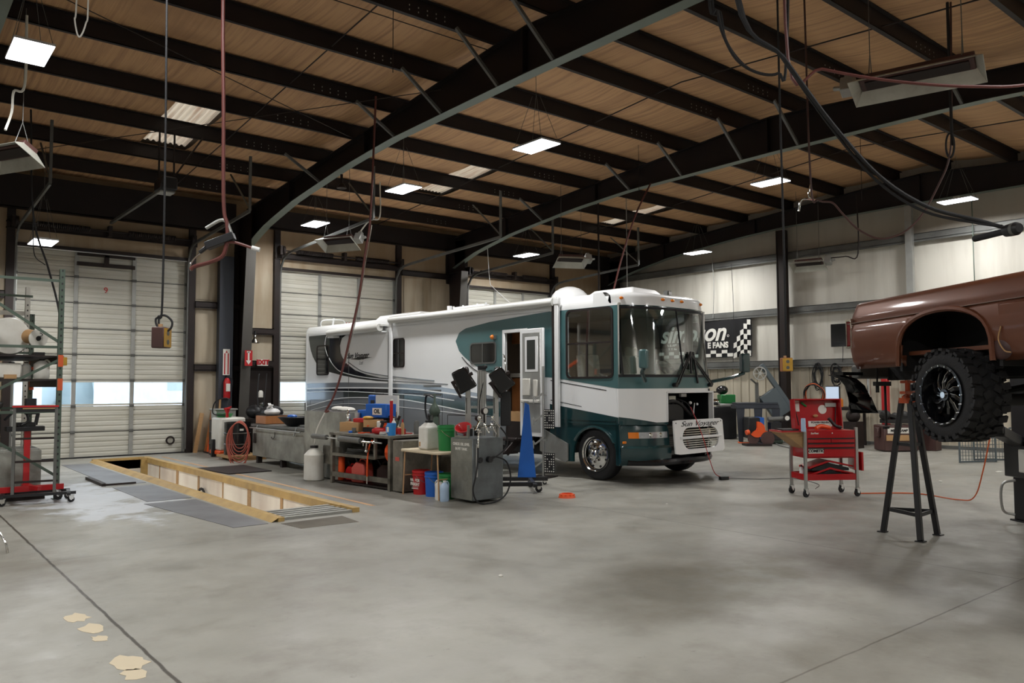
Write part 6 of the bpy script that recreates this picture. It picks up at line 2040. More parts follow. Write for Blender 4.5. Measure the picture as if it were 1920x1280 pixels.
MB().bb(-.9, .95, -.03, .04, .10, .16).bb(-.35, -.29, -.4, .5, .1, .15).bb(.8, .86, -.2, .7, .1, .15).obj('dolly_frame', 'black', al, smooth=False)
for x, y in ((-.85, 0), (.9, 0), (-.3, .45), (.83, .65)):
    caster(al, x, y, .055, .12)
MB().tube([(.06, -.03, 1.9), (-.03, -.06, 1.5), (-.04, -.06, 1.25)], .008).obj('cable', 'rubber', al)
bc = thing('blue_post', 'tall tapering blue steel pedestal on a black base', 'pedestal', (8.83, 10.38, 0), rz=R(-38))
MB().add([(-.165, -.05, .13), (.15, -.05, .13), (.035, -.05, 1.36), (-.035, -.05, 1.40), (-.15, .12, .13), (.15, .12, .13), (.035, .02, 1.36), (-.035, .02, 1.40)], [(0, 1, 2, 3), (7, 6, 5, 4), (0, 3, 7, 4), (1, 5, 6, 2), (3, 2, 6, 7), (0, 4, 5, 1)]).obj('post', 'lift_blue', bc, bevel=.004)
MB().bb(-.6, .35, -.04, .1, .07, .13).obj('base', 'black', bc, smooth=False)
MB().box(-.01, 0, 1.41, .09, .07, .02).obj('cap', 'galv', bc, smooth=False)
for x in (-.55, .3):
    caster(bc, x, .03, .035, .08)
# target post with two dotted boards
tp = thing('target_post', 'silver post with bracket arms holding two black dotted target boards', 'post', (9.80, 11.05, 0), rz=R(-68))
MB().bb(-.02, .02, -.02, .02, 0, 2.05).obj('pole', 'alu', tp, bevel=.004)
random.seed(2)
for z in (1.07, .27):
    b = MB().bb(.04, .25, -.05, -.035, z - .18, z + .18)
    o = b.obj('target_board', 'black', tp, smooth=False)
    d = MB()
    for i in range(5):
        for j in range(8):
            if i in (0, 4) or j in (0, 7) or random.random() > .4:
                d.cyl((.06 + i * .0425, -.0535, z - .155 + j * .0443), (.06 + i * .0425, -.05, z - .155 + j * .0443), .0125, n=8)
    d.obj('dot', 'paper', o, smooth=False)
for z in (1.55, 1.15, .72, .30):
    MB().bar((0, 0, z), (-.16, -.03, z - .12), .05, .03).bar((-.16, -.03, z - .12), (-.2, -.04, z - .06), .03, .03).cyl((-.18, -.05, z - .2), (-.18, -.05, z - .08), .012).bar((0, 0, z - .04), (.08, -.03, z - .04), .03).obj('bracket_arm', 'galv', tp, smooth=False)
MB().bb(-.2, .2, -.2, .2, 0, .015).obj('foot', 'steel_dark', tp, smooth=False)
# floor bits
t = thing('pet_bowl', 'small orange dish upside down on the floor right of the dolly', 'dish', (8.30, 8.83, 0))
MB().lathe([(.13, 0), (.12, .03), (.10, .055), (.095, .06), (.085, .06), (.08, .02), (0, .02)], n=28).obj('dish', 'orange', t)
for i in range(10):
    a = 2 * PI * i / 10
    MB().box(.112 * math.cos(a), .112 * math.sin(a), .04, .03, .012, .02, rz=a + PI / 2).obj('rim_tab', 'orange', t, smooth=False)
# ================================================================ lifted pickup truck
mat('truck_brown', '6f3f28', .42, .3, var=.12, scale=1.5, dirt='5b3a2e', damt=.35, coat=.25)
mat('reflector_trim', '9a8a80', .4, .3)
mat('truck_black', '0e0d0e', .7)
mat('lens_red', '6e0f14', .2, coat=.5)
AT = R(50.67 + 9)
tr_ = thing('pickup_truck', 'brown pickup truck raised on a lift, seen from its rear left corner', 'truck', (8.82, 4.54, 0), rot=(0, R(.8), AT))
# local: +x backwards (away), -x towards the cab, y=0 left bed side, negative y inboard
Z0, Z1 = 1.87, 2.62
sec = [(0.0, 1.87), (.05, 1.95), (.075, 2.08), (.085, 2.2), (.08, 2.3), (.06, 2.36), (.045, 2.40), (.05, 2.43), (.04, 2.47), (.0, 2.56), (-.02, 2.60), (-.06, 2.62), (-.12, 2.61)]
AX, AR = -1.57, .56
def bedz(y, x):
    """lower edge of the side at x: arch cut"""
    d = abs(x - AX)
    if d < .64:
        t = d / .64
        return Z0 + .50 * (1 - t ** 4) ** .5
    return Z0
def bedside(sy, yo):
    b = MB()
    xs3 = sorted(set([.0 - .07 * i for i in range(44)] + [AX + .64 * math.cos(PI * k / 20) for k in range(21)] + [-3.05]))
    xs3 = [x for x in xs3 if x >= -3.05]
    for a, c in zip(xs3, xs3[1:]):
        for (y0, z0), (y1, z1) in zip(sec, sec[1:]):
            def P(x, y, z):
                # tapered rear corner
                k = max(0, (x + .10) / .10)
                y2 = y - .05 * k * k
                zz = max(z, bedz(y, x) + (0 if z > Z0 else 0))
                return (x, yo + sy * (y2), zz)
            q = [P(a, y0, z0), P(c, y0, z0), P(c, y1, z1), P(a, y1, z1)]
            if abs(q[0][2] - q[3][2]) + abs(q[1][2] - q[2][2]) < 1e-5:
                continue
            b.poly(q)
    return b
for sy, yo, nm in ((1, 0, 'bed_side'), (-1, -1.95, 'bed_side')):
    bs = bedside(sy, yo)
    o = bs.obj(nm, 'truck_brown', tr_, smooth=True, solid=.012)
    lip = MB().tube([(AX + .65 * math.cos(t) * 1.0, yo + sy * .085, Z0 + .52 * max(0, math.sin(t)) ** .55) for t in [PI * i / 18 for i in range(19)]], .026, n=6, curve=False)
    lip.obj('wheel_arch_lip', 'truck_brown', tr_)
    wh = MB()
    ya, yb = sorted((yo + sy * .03, yo - sy * .5))
    wh.bb(AX - .70, AX - .66, ya, yb, Z0 - .05, Z0 + .56).bb(AX + .66, AX + .70, ya, yb, Z0 - .05, Z0 + .56).bb(AX - .7, AX + .7, ya, yb, Z0 + .53, Z0 + .57)
    yk = yo - sy * .5
    wh.bb(AX - .7, AX + .7, yk - .01, yk + .01, Z0 - .08, Z0 + .56)
    wh.obj('wheel_tub', 'truck_black', tr_, smooth=False)
MB().bb(-3.0, .0, -1.9, -.05, 1.98, 2.02).obj('bed_floor', 'truck_brown', tr_, smooth=False)
MB().bb(-.06, .01, -1.9, -.04, 1.95, 2.57).obj('tailgate', 'truck_brown', tr_, bevel=.015)
MB().bb(-3.04, -2.98, -1.9, -.04, 1.95, 2.62).obj('bed_front', 'truck_brown', tr_, smooth=False)
for yo, s_ in ((0, 1), (-1.95, -1)):
    t = MB().bb(-.09, .035, yo + s_ * .0 - .03, yo + s_ * .055, 2.13, 2.42).obj('tail_light', 'lens_red', tr_, bevel=.008, label='red tail light with chrome edge')
    MB().bb(-.10, .03, yo + s_ * .052, yo + s_ * .064, 2.11, 2.13).bb(-.10, .03, yo + s_ * .052, yo + s_ * .064, 2.42, 2.44).bb(-.105, -.09, yo + s_ * .052, yo + s_ * .088, 2.11, 2.44).bb(.025, .04, yo + s_ * .03, yo + s_ * .064, 2.11, 2.44).obj('light_bezel', 'chrome', t, smooth=False)
MB().bb(-3.0, -.02, -.012 + .06, .082, 2.385, 2.389).obj('trim_line', 'reflector_trim', tr_, smooth=False)
fd = MB().bb(-2.62, -2.30, .06, .088, 2.16, 2.36)
fd.obj('fuel_door', 'truck_brown', tr_, bevel=.02, seg=2)
MB().tube([(-2.34, .095, 2.16), (-2.31, .1, 2.05), (-2.37, .1, 1.95), (-2.43, .09, 1.93)], .006).obj('door_cable', 'card', tr_)
MB().ball((-2.28, .045, 1.98), .12, sc=(1.1, .32, .9)).obj('primer_patch', 'brown_machine', tr_)
# frame, bumper, axle, springs
MB().bb(-4.9, .05, -.55, -.45, 1.74, 1.90).bb(-4.9, .05, -1.5, -1.4, 1.74, 1.90).bb(-.6, -.5, -1.5, -.45, 1.74, 1.88).bb(-2.9, -2.8, -1.5, -.45, 1.74, 1.88).obj('frame_rail', 'truck_black', tr_, smooth=False)
MB().bb(.03, .20, -1.85, -.08, 1.76, 1.92).obj('rear_bumper', 'steel_grey', tr_, bevel=.02)
MB().cyl((AX, -1.8, 1.52), (AX, -.15, 1.52), .06, n=14).ball((AX, -.98, 1.52), .17).obj('rear_axle', 'truck_black', tr_)
for y in (-.5, -1.45):
    MB().tube([(-1.2, y, 1.72), (AX, y, 1.60), (-2.6, y, 1.74)], .035).cyl((AX, y, 1.6), (AX + .1, y, 1.9), .03).obj('leaf_spring', 'truck_black', tr_)
def mud_wheel(xc, yc, s_, zc=1.57, r=.43, w_=.36):
    t = MB()
    pr = [(.27, -w_ / 2 + .02), (.33, -w_ / 2), (.39, -w_ / 2 + .015), (.415, -w_ / 2 + .05), (.42, 0), (.415, w_ / 2 - .05), (.39, w_ / 2 - .015), (.33, w_ / 2), (.27, w_ / 2 - .02)]
    t.lathe(pr, (xc, yc, zc), 'y', 48)
    for i in range(26):
        a = 2 * PI * i / 26
        for sd, da in ((-1, 0), (1, .12)):
            for y0, y1, tw in ((.02, .09, .10), (.10, .185, -.06)):
                ym = sd * (y0 + y1) / 2
                T = Matrix.Translation((xc, yc, zc)) @ Matrix.Rotation(a + da + (0.06 if y0 > .05 else 0), 4, 'Y')
                t.T = T
                t.box(0, ym, .425, .062, y1 - y0, .024, rot=(0, 0, .5 * sd * (1 if y0 < .05 else -.3)))
            t.T = Matrix.Translation((xc, yc, zc)) @ Matrix.Rotation(a + da, 4, 'Y')
            t.box(0, sd * (w_ / 2 - .02), .398, .05, .03, .035)
    t.T = Matrix.Identity(4)
    o = t.obj('wheel', 'rubber', tr_)
    f_ = yc + s_ * (w_ / 2)
    rim = MB()
    rim.lathe([(.285, f_ - s_ * .005), (.285, f_ + s_ * .008), (.262, f_ + s_ * .008), (.258, f_ - s_ * .01), (.25, f_ - s_ * .13), (.0, f_ - s_ * .16)], (xc, 0, zc), 'y', 44)
    for i in range(20):
        a = 2 * PI * i / 20
        p_ = (xc + .272 * math.cos(a), f_ + s_ * .006, zc + .272 * math.sin(a))
        rim.cyl(p_, (p_[0], f_ + s_ * .02, p_[2]), .0075, n=8, m=1)
    orim = rim.obj('rim', ['black_gloss', 'chrome'], o)
    spk = MB()
    edge = MB()
    for i in range(10):
        a = 2 * PI * i / 10
        def Q(r_, da, y):
            return (xc + r_ * math.cos(a + da), f_ - s_ * y, zc + r_ * math.sin(a + da))
        pts = [(.06, 0, .05), (.12, .12, .055), (.18, .30, .07), (.245, .52, .09)]
        for (r0, d0, y0), (r1, d1, y1) in zip(pts, pts[1:]):
            wd0, wd1 = .14 * .06 / max(.06, r0) + .10, .14 * .06 / r1 + .06
            spk.add([Q(r0, d0 - wd0, y0), Q(r1, d1 - wd1, y1), Q(r1, d1 + wd1, y1), Q(r0, d0 + wd0, y0), Q(r0, d0 - wd0, y0 + .04), Q(r1, d1 - wd1, y1 + .04), Q(r1, d1 + wd1, y1 + .04), Q(r0, d0 + wd0, y0 + .04)], [(0, 1, 2, 3), (7, 6, 5, 4), (0, 4, 5, 1), (2, 6, 7, 3)])
            if i % 2 == 0 or True:
                edge.bar(Q(r0, d0 - wd0, y0 - .002), Q(r1, d1 - wd1, y1 - .002), .006, .004)
    os_ = spk.obj('spoke', 'black_gloss', orim, smooth=False)
    edge.obj('milled_edge', 'chrome', orim, smooth=False)
    MB().cyl((xc, f_ - s_ * .1, zc), (xc, f_ - s_ * .03, zc), .055, n=20).cyl((xc, f_ - s_ * .03, zc), (xc, f_ - s_ * .015, zc), .03, n=14, m=1).obj('hub_cap', ['black_gloss', 'chrome'], orim)
mud_wheel(AX - .12, .02, 1)
mud_wheel(AX - .12, -1.97, -1)
mud_wheel(-5.6, -.05, 1)
mud_wheel(-5.6, -1.9, -1)
cab = MB()
cab.prism([(-3.1, 1.9), (-4.6, 1.9), (-4.65, 2.65), (-4.45, 2.7), (-4.1, 3.2), (-3.4, 3.22), (-3.15, 3.1), (-3.1, 2.65)], 'xz', -1.95, 0)
cab.obj('cab', 'truck_brown', tr_, bevel=.04, seg=2)
wn = MB()
for y in (.004, -1.954):
    wn.prism([(-3.3, 2.72), (-4.3, 2.72), (-4.05, 3.1), (-3.4, 3.12)], 'xz', y - .004, y + .004)
wn.bb(-3.09, -3.07, -1.75, -.2, 2.72, 3.05)
wn.obj('cab_window', 'dark_pane', tr_, smooth=False)
MB().bb(-6.3, -4.66, -1.93, -.02, 2.05, 2.68).obj('hood', 'truck_brown', tr_, bevel=.06, seg=2)
MB().bb(-6.36, -6.2, -1.9, -.05, 2.0, 2.15).obj('front_bumper', 'chrome', tr_, bevel=.02)
# loose inner fender hanging below the rear corner
sf = MB()
pf = [(8.50, 4.70, 1.80), (8.62, 4.64, 1.76), (8.68, 4.60, 1.68), (8.71, 4.58, 1.55), (8.73, 4.56, 1.42), (8.72, 4.56, 1.37)]
dv = Vector((.27, -.2, 0))
nn = len(pf)
sf.add([p_ for p_ in pf] + [tuple(Vector(p_) + dv * (.55 + .35 * i / 5)) for i, p_ in enumerate(pf)], [(i, i + 1, nn + i + 1, nn + i) for i in range(nn - 1)])
sf.add([pf[3], tuple(Vector(pf[3]) + dv * .8), tuple(Vector(pf[5]) + dv * .95), pf[5]], [(0, 1, 2, 3)])
sf.bb(8.46, 8.9, 4.5, 4.6, 1.80, 1.83)
o = sf.obj('mud_flap', 'black_gloss', at=(8.7, 4.55, 1.8), solid=.012)
tag(o, 'curved black fender liner hanging under the rear corner of the brown truck', 'fender')
# exhaust hanger parts under the bed
o = MB().box(9.05, 4.35, 1.70, .22, .16, .05, rz=.6).cyl((9.08, 4.33, 1.68), (9.08, 4.33, 1.22), .014).box(9.08, 4.33, 1.20, .10, .03, .03).cyl((9.0, 4.38, 1.68), (9.0, 4.38, 1.6), .02).cyl((9.0, 4.38, 1.72), (9.0, 4.38, 1.9), .01).obj('receiver_hitch', 'truck_black', at=(9.05, 4.35, 1.7))
tag(o, 'black plate with a rod hanging below the truck frame', 'hanger')

# tripod stand under the truck
ts = thing('tripod_stand', 'tall black tripod stand with an orange head under the truck frame', 'stand', (9.14, 4.10, 0), rz=0)
feet = [(-.01, .32), (-.26, -.20), (.26, -.16)]
for fx, fy_ in feet:
    MB().bar((fx * .22, fy_ * .22, 1.52), (fx, fy_, .01), .055, .055).obj('leg', 'black', ts, bevel=.004)
    MB().box(fx * 1.03, fy_ * 1.03, .006, .09, .09, .012).obj('foot_pad', 'black', ts, smooth=False)
for i in range(3):
    a, b_ = feet[i], feet[(i + 1) % 3]
    k = .84
    MB().bar((a[0] * k, a[1] * k, .27), (b_[0] * k, b_[1] * k, .27), .02, .04).obj('brace', 'black', ts, smooth=False)
for i in range(3):
    a, b_ = feet[i], feet[(i + 1) % 3]
    k = .45
    MB().bar((a[0] * k, a[1] * k, 1.02), (b_[0] * k, b_[1] * k, 1.02), .02, .035).obj('brace', 'black', ts, smooth=False)
MB().cyl((0, 0, 1.48), (0, 0, 1.54), .10, n=18).cyl((0, 0, 1.54), (0, 0, 1.74), .03).bar((-.14, 0, 1.60), (.14, 0, 1.60), .06, .03).bar((-.1, 0, 1.72), (.1, 0, 1.72), .08, .03).bar((-.2, -.03, 1.55), (-.06, 0, 1.57), .02).obj('head', 'rack_orange', ts, label='orange screw head')

# black lift column at the right edge
lf = thing('lift_column', 'black vehicle lift column with hoses at the right edge of the picture', 'lift', (11.16, 3.52, 0), rz=AT)
MB().bb(-.16, .16, -.16, .16, .012, 2.9).obj('column', 'black', lf, bevel=.02, seg=2)
MB().bb(-.2, .2, -.18, .18, 0, .02).obj('base_plate', 'black', lf, smooth=False)
MB().bb(-.2, .2, -.2, .24, .55, 1.0).bb(-.19, -.05, .24, .26, .62, .9, m=1).obj('carriage', ['black_gloss', 'paper'], lf, bevel=.02)
MB().bar((0, .2, .98), (-.5, .9, 1.15), .14, .12).bar((-.5, .9, 1.15), (-.8, 1.2, 1.62), .12, .10).cyl((-.8, 1.2, 1.62), (-.8, 1.2, 1.74), .07).obj('lift_arm', 'black', lf, bevel=.01)
MB().tube([(0, .26, .52), (.1, .36, .45), (.1, .36, .15), (0, .28, .1)], .015).obj('guard_loop', 'alu', lf)
MB().ball((-.1, .17, .12), .014).obj('bolt', 'chrome', lf)
# ================================================================ red tool cart
tc_ = thing('tool_cart', 'red rolling tool cart with raised lid and drawers, in front of the right wall', 'tool cart', (11.5, 6.47, 0), rz=R(-32.5))
CW, CD = .82, .46
for x in (-CW / 2, CW / 2):
    for y in (-CD / 2, CD / 2):
        top = 1.04 if y < 0 else 1.0
        MB().bb(x - .02, x + .02, y - .02, y + .02, .12, top).obj('leg', 'alu', tc_, smooth=False)
        caster(tc_, x, y, .055, .13, rz=.4)
MB().bb(-CW / 2 + .02, CW / 2 - .02, -CD / 2 - .01, CD / 2 + .01, .58, 1.0).obj('cabinet', 'tool_red', tc_, bevel=.006)
for z0, z1, cols in ((.60, .735, 1), (.745, .805, 1), (.815, .88, 2)):
    for c in range(cols):
        x0 = -CW / 2 + .035 + (CW - .07) / cols * c
        x1 = x0 + (CW - .07) / cols - .01
        d = MB().bb(x0, x1, -CD / 2 - .025, -CD / 2 - .008, z0, z1).obj('drawer', 'tool_red', tc_, bevel=.003)
        MB().bb(x0, x1, -CD / 2 - .034, -CD / 2 - .024, z1 - .012, z1 + .004).obj('handle', 'black', d, smooth=False)
MB().bb(-.37, -.13, -CD / 2 - .027, -CD / 2 - .0245, .655, .725).obj('sticker', 'paper', tc_, smooth=False)
txt('COMETIC', .055, (-.25, -CD / 2 - .0285, .69), FACE_NY, 'black', tc_, bold=.003, shear=.25, sx=1.05)
txt('SunFleet', .036, (-.26, -CD / 2 - .0115, .955), FACE_NY, 'paper', tc_, bold=.001, shear=.3)
MB().ball((.02, -CD / 2 - .012, .955), .013).obj('lock', 'chrome', tc_)
# lid
lid = MB()
lid.T = Matrix.Translation((0, CD / 2 - .02, 1.0)) @ Matrix.Rotation(R(-6), 4, 'X')
lid.bb(-CW / 2 + .02, CW / 2 - .02, 0, .02, 0, .46).bb(-CW / 2 + .02, -CW / 2 + .04, -.12, .02, 0, .46).bb(CW / 2 - .04, CW / 2 - .02, -.12, .02, 0, .46).bb(-CW / 2 + .02, CW / 2 - .02, -.12, .02, .44, .46)
lo_ = lid.obj('lid', 'tool_red', tc_, bevel=.004)
LT = lid.T
def lidpart(f_, nm, m):
    b = MB()
    b.T = LT
    f_(b)
    return b.obj(nm, m, lo_, smooth=False)
lidpart(lambda b: b.bb(-.33, -.25, -.006, 0, .27, .40).bb(-.33, -.25, -.006, 0, .41, .44), 'sticker', 'paper')
lidpart(lambda b: b.bb(-.12, .27, -.006, 0, .03, .12), 'sticker', 'paper')
lidpart(lambda b: b.bb(.17, .35, -.03, 0, .34, .40), 'strip_light', 'galv')
lidpart(lambda b: b.cyl((-.22, -.01, .41), (-.14, -.01, .35), .016), 'marker', 'green')
lidpart(lambda b: b.cyl((-.34, -.03, .33), (-.3, -.05, .05), .008).cyl((.34, -.03, .33), (.3, -.05, .05), .008), 'gas_strut', 'black')
lidpart(lambda b: b.lathe([(0, 0), (.07, 0), (.07, -.004), (0, -.004)], (.13, -.001, .30), 'y', 20), 'sticker', 'paper')
lidpart(lambda b: b.ball((.0, -.02, .2), .045, sc=(1, .4, .5)), 'glove_magnet', 'card')
for body_, sz, z_, m_ in (('POWER DRIVEN', .042, .095, 'black'), ('D I E S E L', .036, .055, 'black')):
    o = txt(body_, sz, (0, 0, 0), (0, 0, 0), m_, lo_, bold=.001)
    o.matrix_local = LT @ Matrix.Translation((.075, -.009, z_)) @ Euler(FACE_NY).to_matrix().to_4x4()
# top tray contents
for body_ in ():
    pass
def cput(mb, nm, m, x, y, z, lab, cat, grp=None, rz=0, **kw):
    a = R(-32.5)
    o = mb.obj(nm, m, at=(11.5 + x * math.cos(a) - y * math.sin(a), 6.47 + x * math.sin(a) + y * math.cos(a), z), rot=(0, 0, a + rz), **kw)
    return tag(o, lab, cat, grp)
cput(MB().tube([(-.1, 0, .02), (0, .03, .05), (.1, 0, .03), (.15, .05, .02)], .03), 'work_glove', 'orange', -.02, -.02, 1.0, 'bright orange glove lying in the open top of the red cart', 'glove')
cput(MB().tube([(.12, 0, .02), (.04, .05, .06), (-.05, .08, .17)], .025), 'torch_handle', 'black', .18, -.02, 1.0, 'black torch handle sticking up from the red cart', 'torch')
t = cput(MB().lathe([(0, 0), (.035, 0), (.035, .16), (.03, .2), (0, .2)], n=18), 'spray_can', 'light_blue', -CW / 2 - .04, -CD / 2 - .04, .985, 'blue and white spray can on the front left corner of the red cart', 'can')
# side shelf on the left, wooden underside
sh = MB().bb(-.36, 0, -.22, .22, -.012, .012, m=0).bb(-.36, 0, -.22, .22, -.02, -.0125, m=1)
sh.add([(-.34, -.2, -.02), (0, -.2, -.02), (0, -.2, -.26), (-.34, .2, -.02), (0, .2, -.02), (0, .2, -.26)], [(0, 2, 1), (0, 3, 5, 2)], 1)
o = sh.obj('side_shelf', ['tool_red', 'wood'], tc_, at=(-CW / 2 - .0, 0, .985), rot=(0, 0, 0), smooth=False)
MB().bb(-.3, -.05, -.15, .15, .0, .03).bb(-.33, -.1, -.2, -.15, 0, .02).obj('tool_row', 'steel_dark', o, smooth=False)
o = MB().bb(0, .03, -.25, .15, -.18, .12).bb(.03, .05, -.2, .2, -.2, .05).obj('side_bin', 'tool_red', tc_, at=(CW / 2 + .03, 0, .58), rot=(0, 0, -.3), smooth=False)
MB().bb(CW / 2 + .1, CW / 2 + .13, -.2, .15, .38, .66).obj('side_bin', 'tool_red', tc_, smooth=False)
MB().bb(-CW / 2, CW / 2, -CD / 2, CD / 2, .25, .27).bb(-CW / 2, CW / 2, -CD / 2 - .01, -CD / 2 + .01, .25, .34).bb(-CW / 2, CW / 2, CD / 2 - .01, CD / 2 + .01, .25, .34).bb(-CW / 2 - .01, -CW / 2 + .01, -CD / 2, CD / 2, .25, .34).bb(CW / 2 - .01, CW / 2 + .01, -CD / 2, CD / 2, .25, .34).obj('lower_tray', 'tool_red', tc_, smooth=False)
def pad(z, lab, dx):  # bent red-edged panel stacked on the cart tray
    b = MB()
    pts = [(-.34, .0), (-.02, .10), (.36, .02), (.36, .045), (-.02, .13), (-.34, .03)]
    b.prism(pts, 'xz', -.18, .16)
    b.prism([(-.3, -.0), (-.02, .09), (.3, .01), (.3, -.03), (-.3, -.03)], 'xz', -.17, .15, m=1)
    return cput(b, 'bent_panel', ['red', 'black'], dx, 0, z, lab, 'panel', 'folded red panels on the cart tray', bevel=.004)
pad(.305, 'folded red-edged black panel on the lower tray of the cart, bottom one', .03)
pad(.415, 'folded red-edged black panel on the lower tray of the cart, upper one', .02)
cput(MB().lathe([(0, 0), (.03, 0), (.03, .13), (.015, .16), (0, .16)], n=16).cyl((0, 0, .16), (0, 0, .19), .014, m=1), 'bottle', ['white', 'black'], -CW / 2 + .06, .02, .27, 'small white bottle with black cap on the lower cart tray', 'bottle')
# power brick and wires on the floor
o = MB().box(11.95, 8.63, .03, .16, .09, .06, rz=-.4).obj('power_adapter', 'black', at=(11.95, 8.63, 0), bevel=.006)
tag(o, 'small black power box on the floor before the motorhome grille', 'adapter')
def wire(pts, r, m, nm, lab, cat, grp=None, n=6, **kw):
    o = MB().tube(pts, r, n=n, **kw).obj(nm, m, at=pts[0])
    return tag(o, lab, cat, grp)
wire([(11.45, 8.95, 1.3), (11.52, 8.85, 1.0), (11.62, 8.80, .7), (11.75, 8.78, .35), (11.95, 8.8, .08), (12.15, 8.72, .02), (12.1, 8.62, .03), (12.02, 8.6, .03)], .007, 'red', 'red_wire', 'thin red wire running from the engine bay down to the black box', 'wire')
wire([(12.03, 8.58, .02), (12.5, 8.2, .006), (13.0, 7.9, .006), (12.6, 7.2, .006), (12.0, 6.9, .006)], .005, 'black', 'black_wire', 'thin black wire trailing from the black box toward the red cart', 'wire')
wire([(11.9, 6.2, .012), (12.6, 5.6, .012), (12.4, 4.9, .012), (12.2, 4.6, .1), (12.0, 4.4, .5), (11.8, 4.2, 1.1)], .009, 'orange_cord', 'extension_cord', 'orange extension cord on the floor behind the tripod stand', 'cord')
for i, (x, y, s_) in enumerate(((8.9, 7.4, .018), (4.45, 5.6, .022), (2.2, 2.6, .02), (14.5, 6.0, .03))):
    o = MB().ball((x, y, s_ * .3), s_, sc=(1, 1, .5), n=8, k=5).obj('paper_scrap', 'paper', at=(x, y, 0))
    tag(o, 'tiny white scrap on the open floor, ' + ('behind the orange dish side', 'middle foreground', 'near foreground', 'far right')[i], 'scrap', 'white scraps on the floor')

# ================================================================ right wall objects
bnr = thing('wall_banner', 'black banner with white lettering and chequered flag on the right wall', 'banner', (XW - .14, 16.6, 0))
b = MB()
def f(u, v):
    y = 14.62 + 4.0 * u
    return (-.03 + .025 * math.sin(u * 9 + v * 3), y - 16.6, 2.58 + 1.24 * v + (.03 if v > .9 else 0) * math.sin(u * 20))
b.grid(f, 40, 10)
b.obj('cloth', 'black', bnr)
WX = -.062
txt('simpson', .82, (WX, -1.0, 3.40), FACE_NX, 'paper', bnr, shear=.35, bold=.02, sx=1.0, align='RIGHT')
mr_ = MB().tube([(WX, -1.12 + .035 * math.cos(a), 3.28 + .035 * math.sin(a)) for a in [2 * PI * i / 12 for i in range(12)]], .008, n=5, closed=True, sub=1)
mr_.obj('trade_mark', 'paper', bnr)
txt('E FANS', .26, (WX, -1.12, 2.98), FACE_NX, 'paper', bnr, bold=.012, sx=1.0, align='RIGHT')
txt('WE', .26, (WX, 1.2, 2.98), FACE_NX, 'paper', bnr, bold=.012)
ck = MB()
for i in range(5):
    for j in range(7):
        if (i + j) % 2 == 0:
            y0 = -1.97 + .13 * i
            z0 = 2.60 + .165 * j + .05 * math.sin(i * .9)
            sk_ = .05
            if j * .16 < 1.15 - .18 * i:
                ck.add([(WX, y0, z0), (WX, y0 + .13, z0 - sk_ * (1 if i > 1 else -.3)), (WX, y0 + .13, z0 + .165 - sk_ * (1 if i > 1 else -.3)), (WX, y0, z0 + .165)], [(0, 1, 2, 3)])
for i in range(14):
    for j in range(2):
        if (i + j) % 2 == 0:
            y0 = -1.3 + .22 * i
            ck.add([(WX, y0, 2.6 + .11 * j), (WX, y0 + .22, 2.6 + .11 * j), (WX, y0 + .22, 2.71 + .11 * j), (WX, y0, 2.71 + .11 * j)], [(0, 1, 2, 3)])
ck.obj('checker_pattern', 'paper', bnr, smooth=False)
tv = thing('television', 'flat black television on the right wall behind the truck tail', 'television', (XW - .25, 11.35, 3.1), rz=0)
MB().bb(-.03, .03, -.55, .55, -.33, .33).obj('screen', 'screen_dark', tv, bevel=.008)
MB().bb(.03, .2, -.1, .1, -.12, .12).obj('mount', 'black', tv, smooth=False)
MB().tube([(0, .2, -.33), (.02, .22, -.6), (.1, .3, -.95)], .008).obj('cord', 'black', tv)
for k, (y, zz, h, n_) in enumerate(((12.38, 2.0, .46, 8), (11.82, 2.05, .36, 7))):
    random.seed(20 + k)
    b = MB()
    for i in range(n_):
        w2 = .10 + .02 * (i % 4)
        b.tube([(XW - .14 - .012 * i, y + (w2 + random.uniform(-.02, .02)) * math.cos(t), zz - .08 * (i % 3) + (h + random.uniform(-.05, .05)) * .7 * math.sin(t)) for t in [2 * PI * q / 10 for q in range(10)]], .013, n=6, closed=True, sub=3)
    b.bb(XW - .3, XW - .1, y - .02, y + .02, zz + h * .6, zz + h * .6 + .03)
    o = b.obj('coiled_cable', 'rubber', at=(XW - .18, y, zz))
    tag(o, ('longer' if k == 0 else 'shorter rounder') + ' bundle of dark cables hung on the right wall below the girt', 'cable', 'cable bundles on the right wall')
# band saw table with tilted grey guard
bw = thing('band_saw', 'grey tilted band saw with a spoked wheel on a dark steel table', 'saw', (20.6, 13.6, 0), rz=0)
# built facing the camera direction: local x along -r (left->right in picture)
bw.rotation_euler = (0, 0, R(-39.3))
for x in (-.62, -.1, .42):
    MB().prism([(x - .12, 1.0), (x + .12, 1.0), (x + .06, .0), (x - .06, .0)], 'xz', -.28, -.24).obj('leg', 'blue_grey', bw, smooth=False)
MB().bb(-.75, .5, -.3, .3, .98, 1.1).bb(-.72, .48, -.28, .28, 1.1, 1.16).obj('table', 'blue_grey', bw, bevel=.01)
mat('saw_grey', '5d676c', .4, .3)
sw_ = MB()
sw_.T = Matrix.Translation((.42, -.15, 1.38)) @ Matrix.Rotation(R(56), 4, 'Y')
sw_.bb(-.95, .62, -.08, .06, .12, .26)
sw_.bb(-.18, .62, -.12, .08, -.42, .14)
sw_.obj('saw_arm', 'saw_grey', bw, bevel=.01)
wl = MB()
wl.T = sw_.T @ Matrix.Translation((-.78, -.12, -.02))
wl.lathe([(.17, -.02), (.20, -.02), (.20, .02), (.17, .02), (.17, -.02)], (0, 0, 0), 'y', 28)
for i in range(6):
    a = 2 * PI * i / 6
    wl.bar((0, 0, 0), (.18 * math.cos(a), 0, .18 * math.sin(a)), .03, .02)
wl.cyl((0, -.03, 0), (0, .03, 0), .05)
wl.obj('saw_wheel', 'alu', bw)
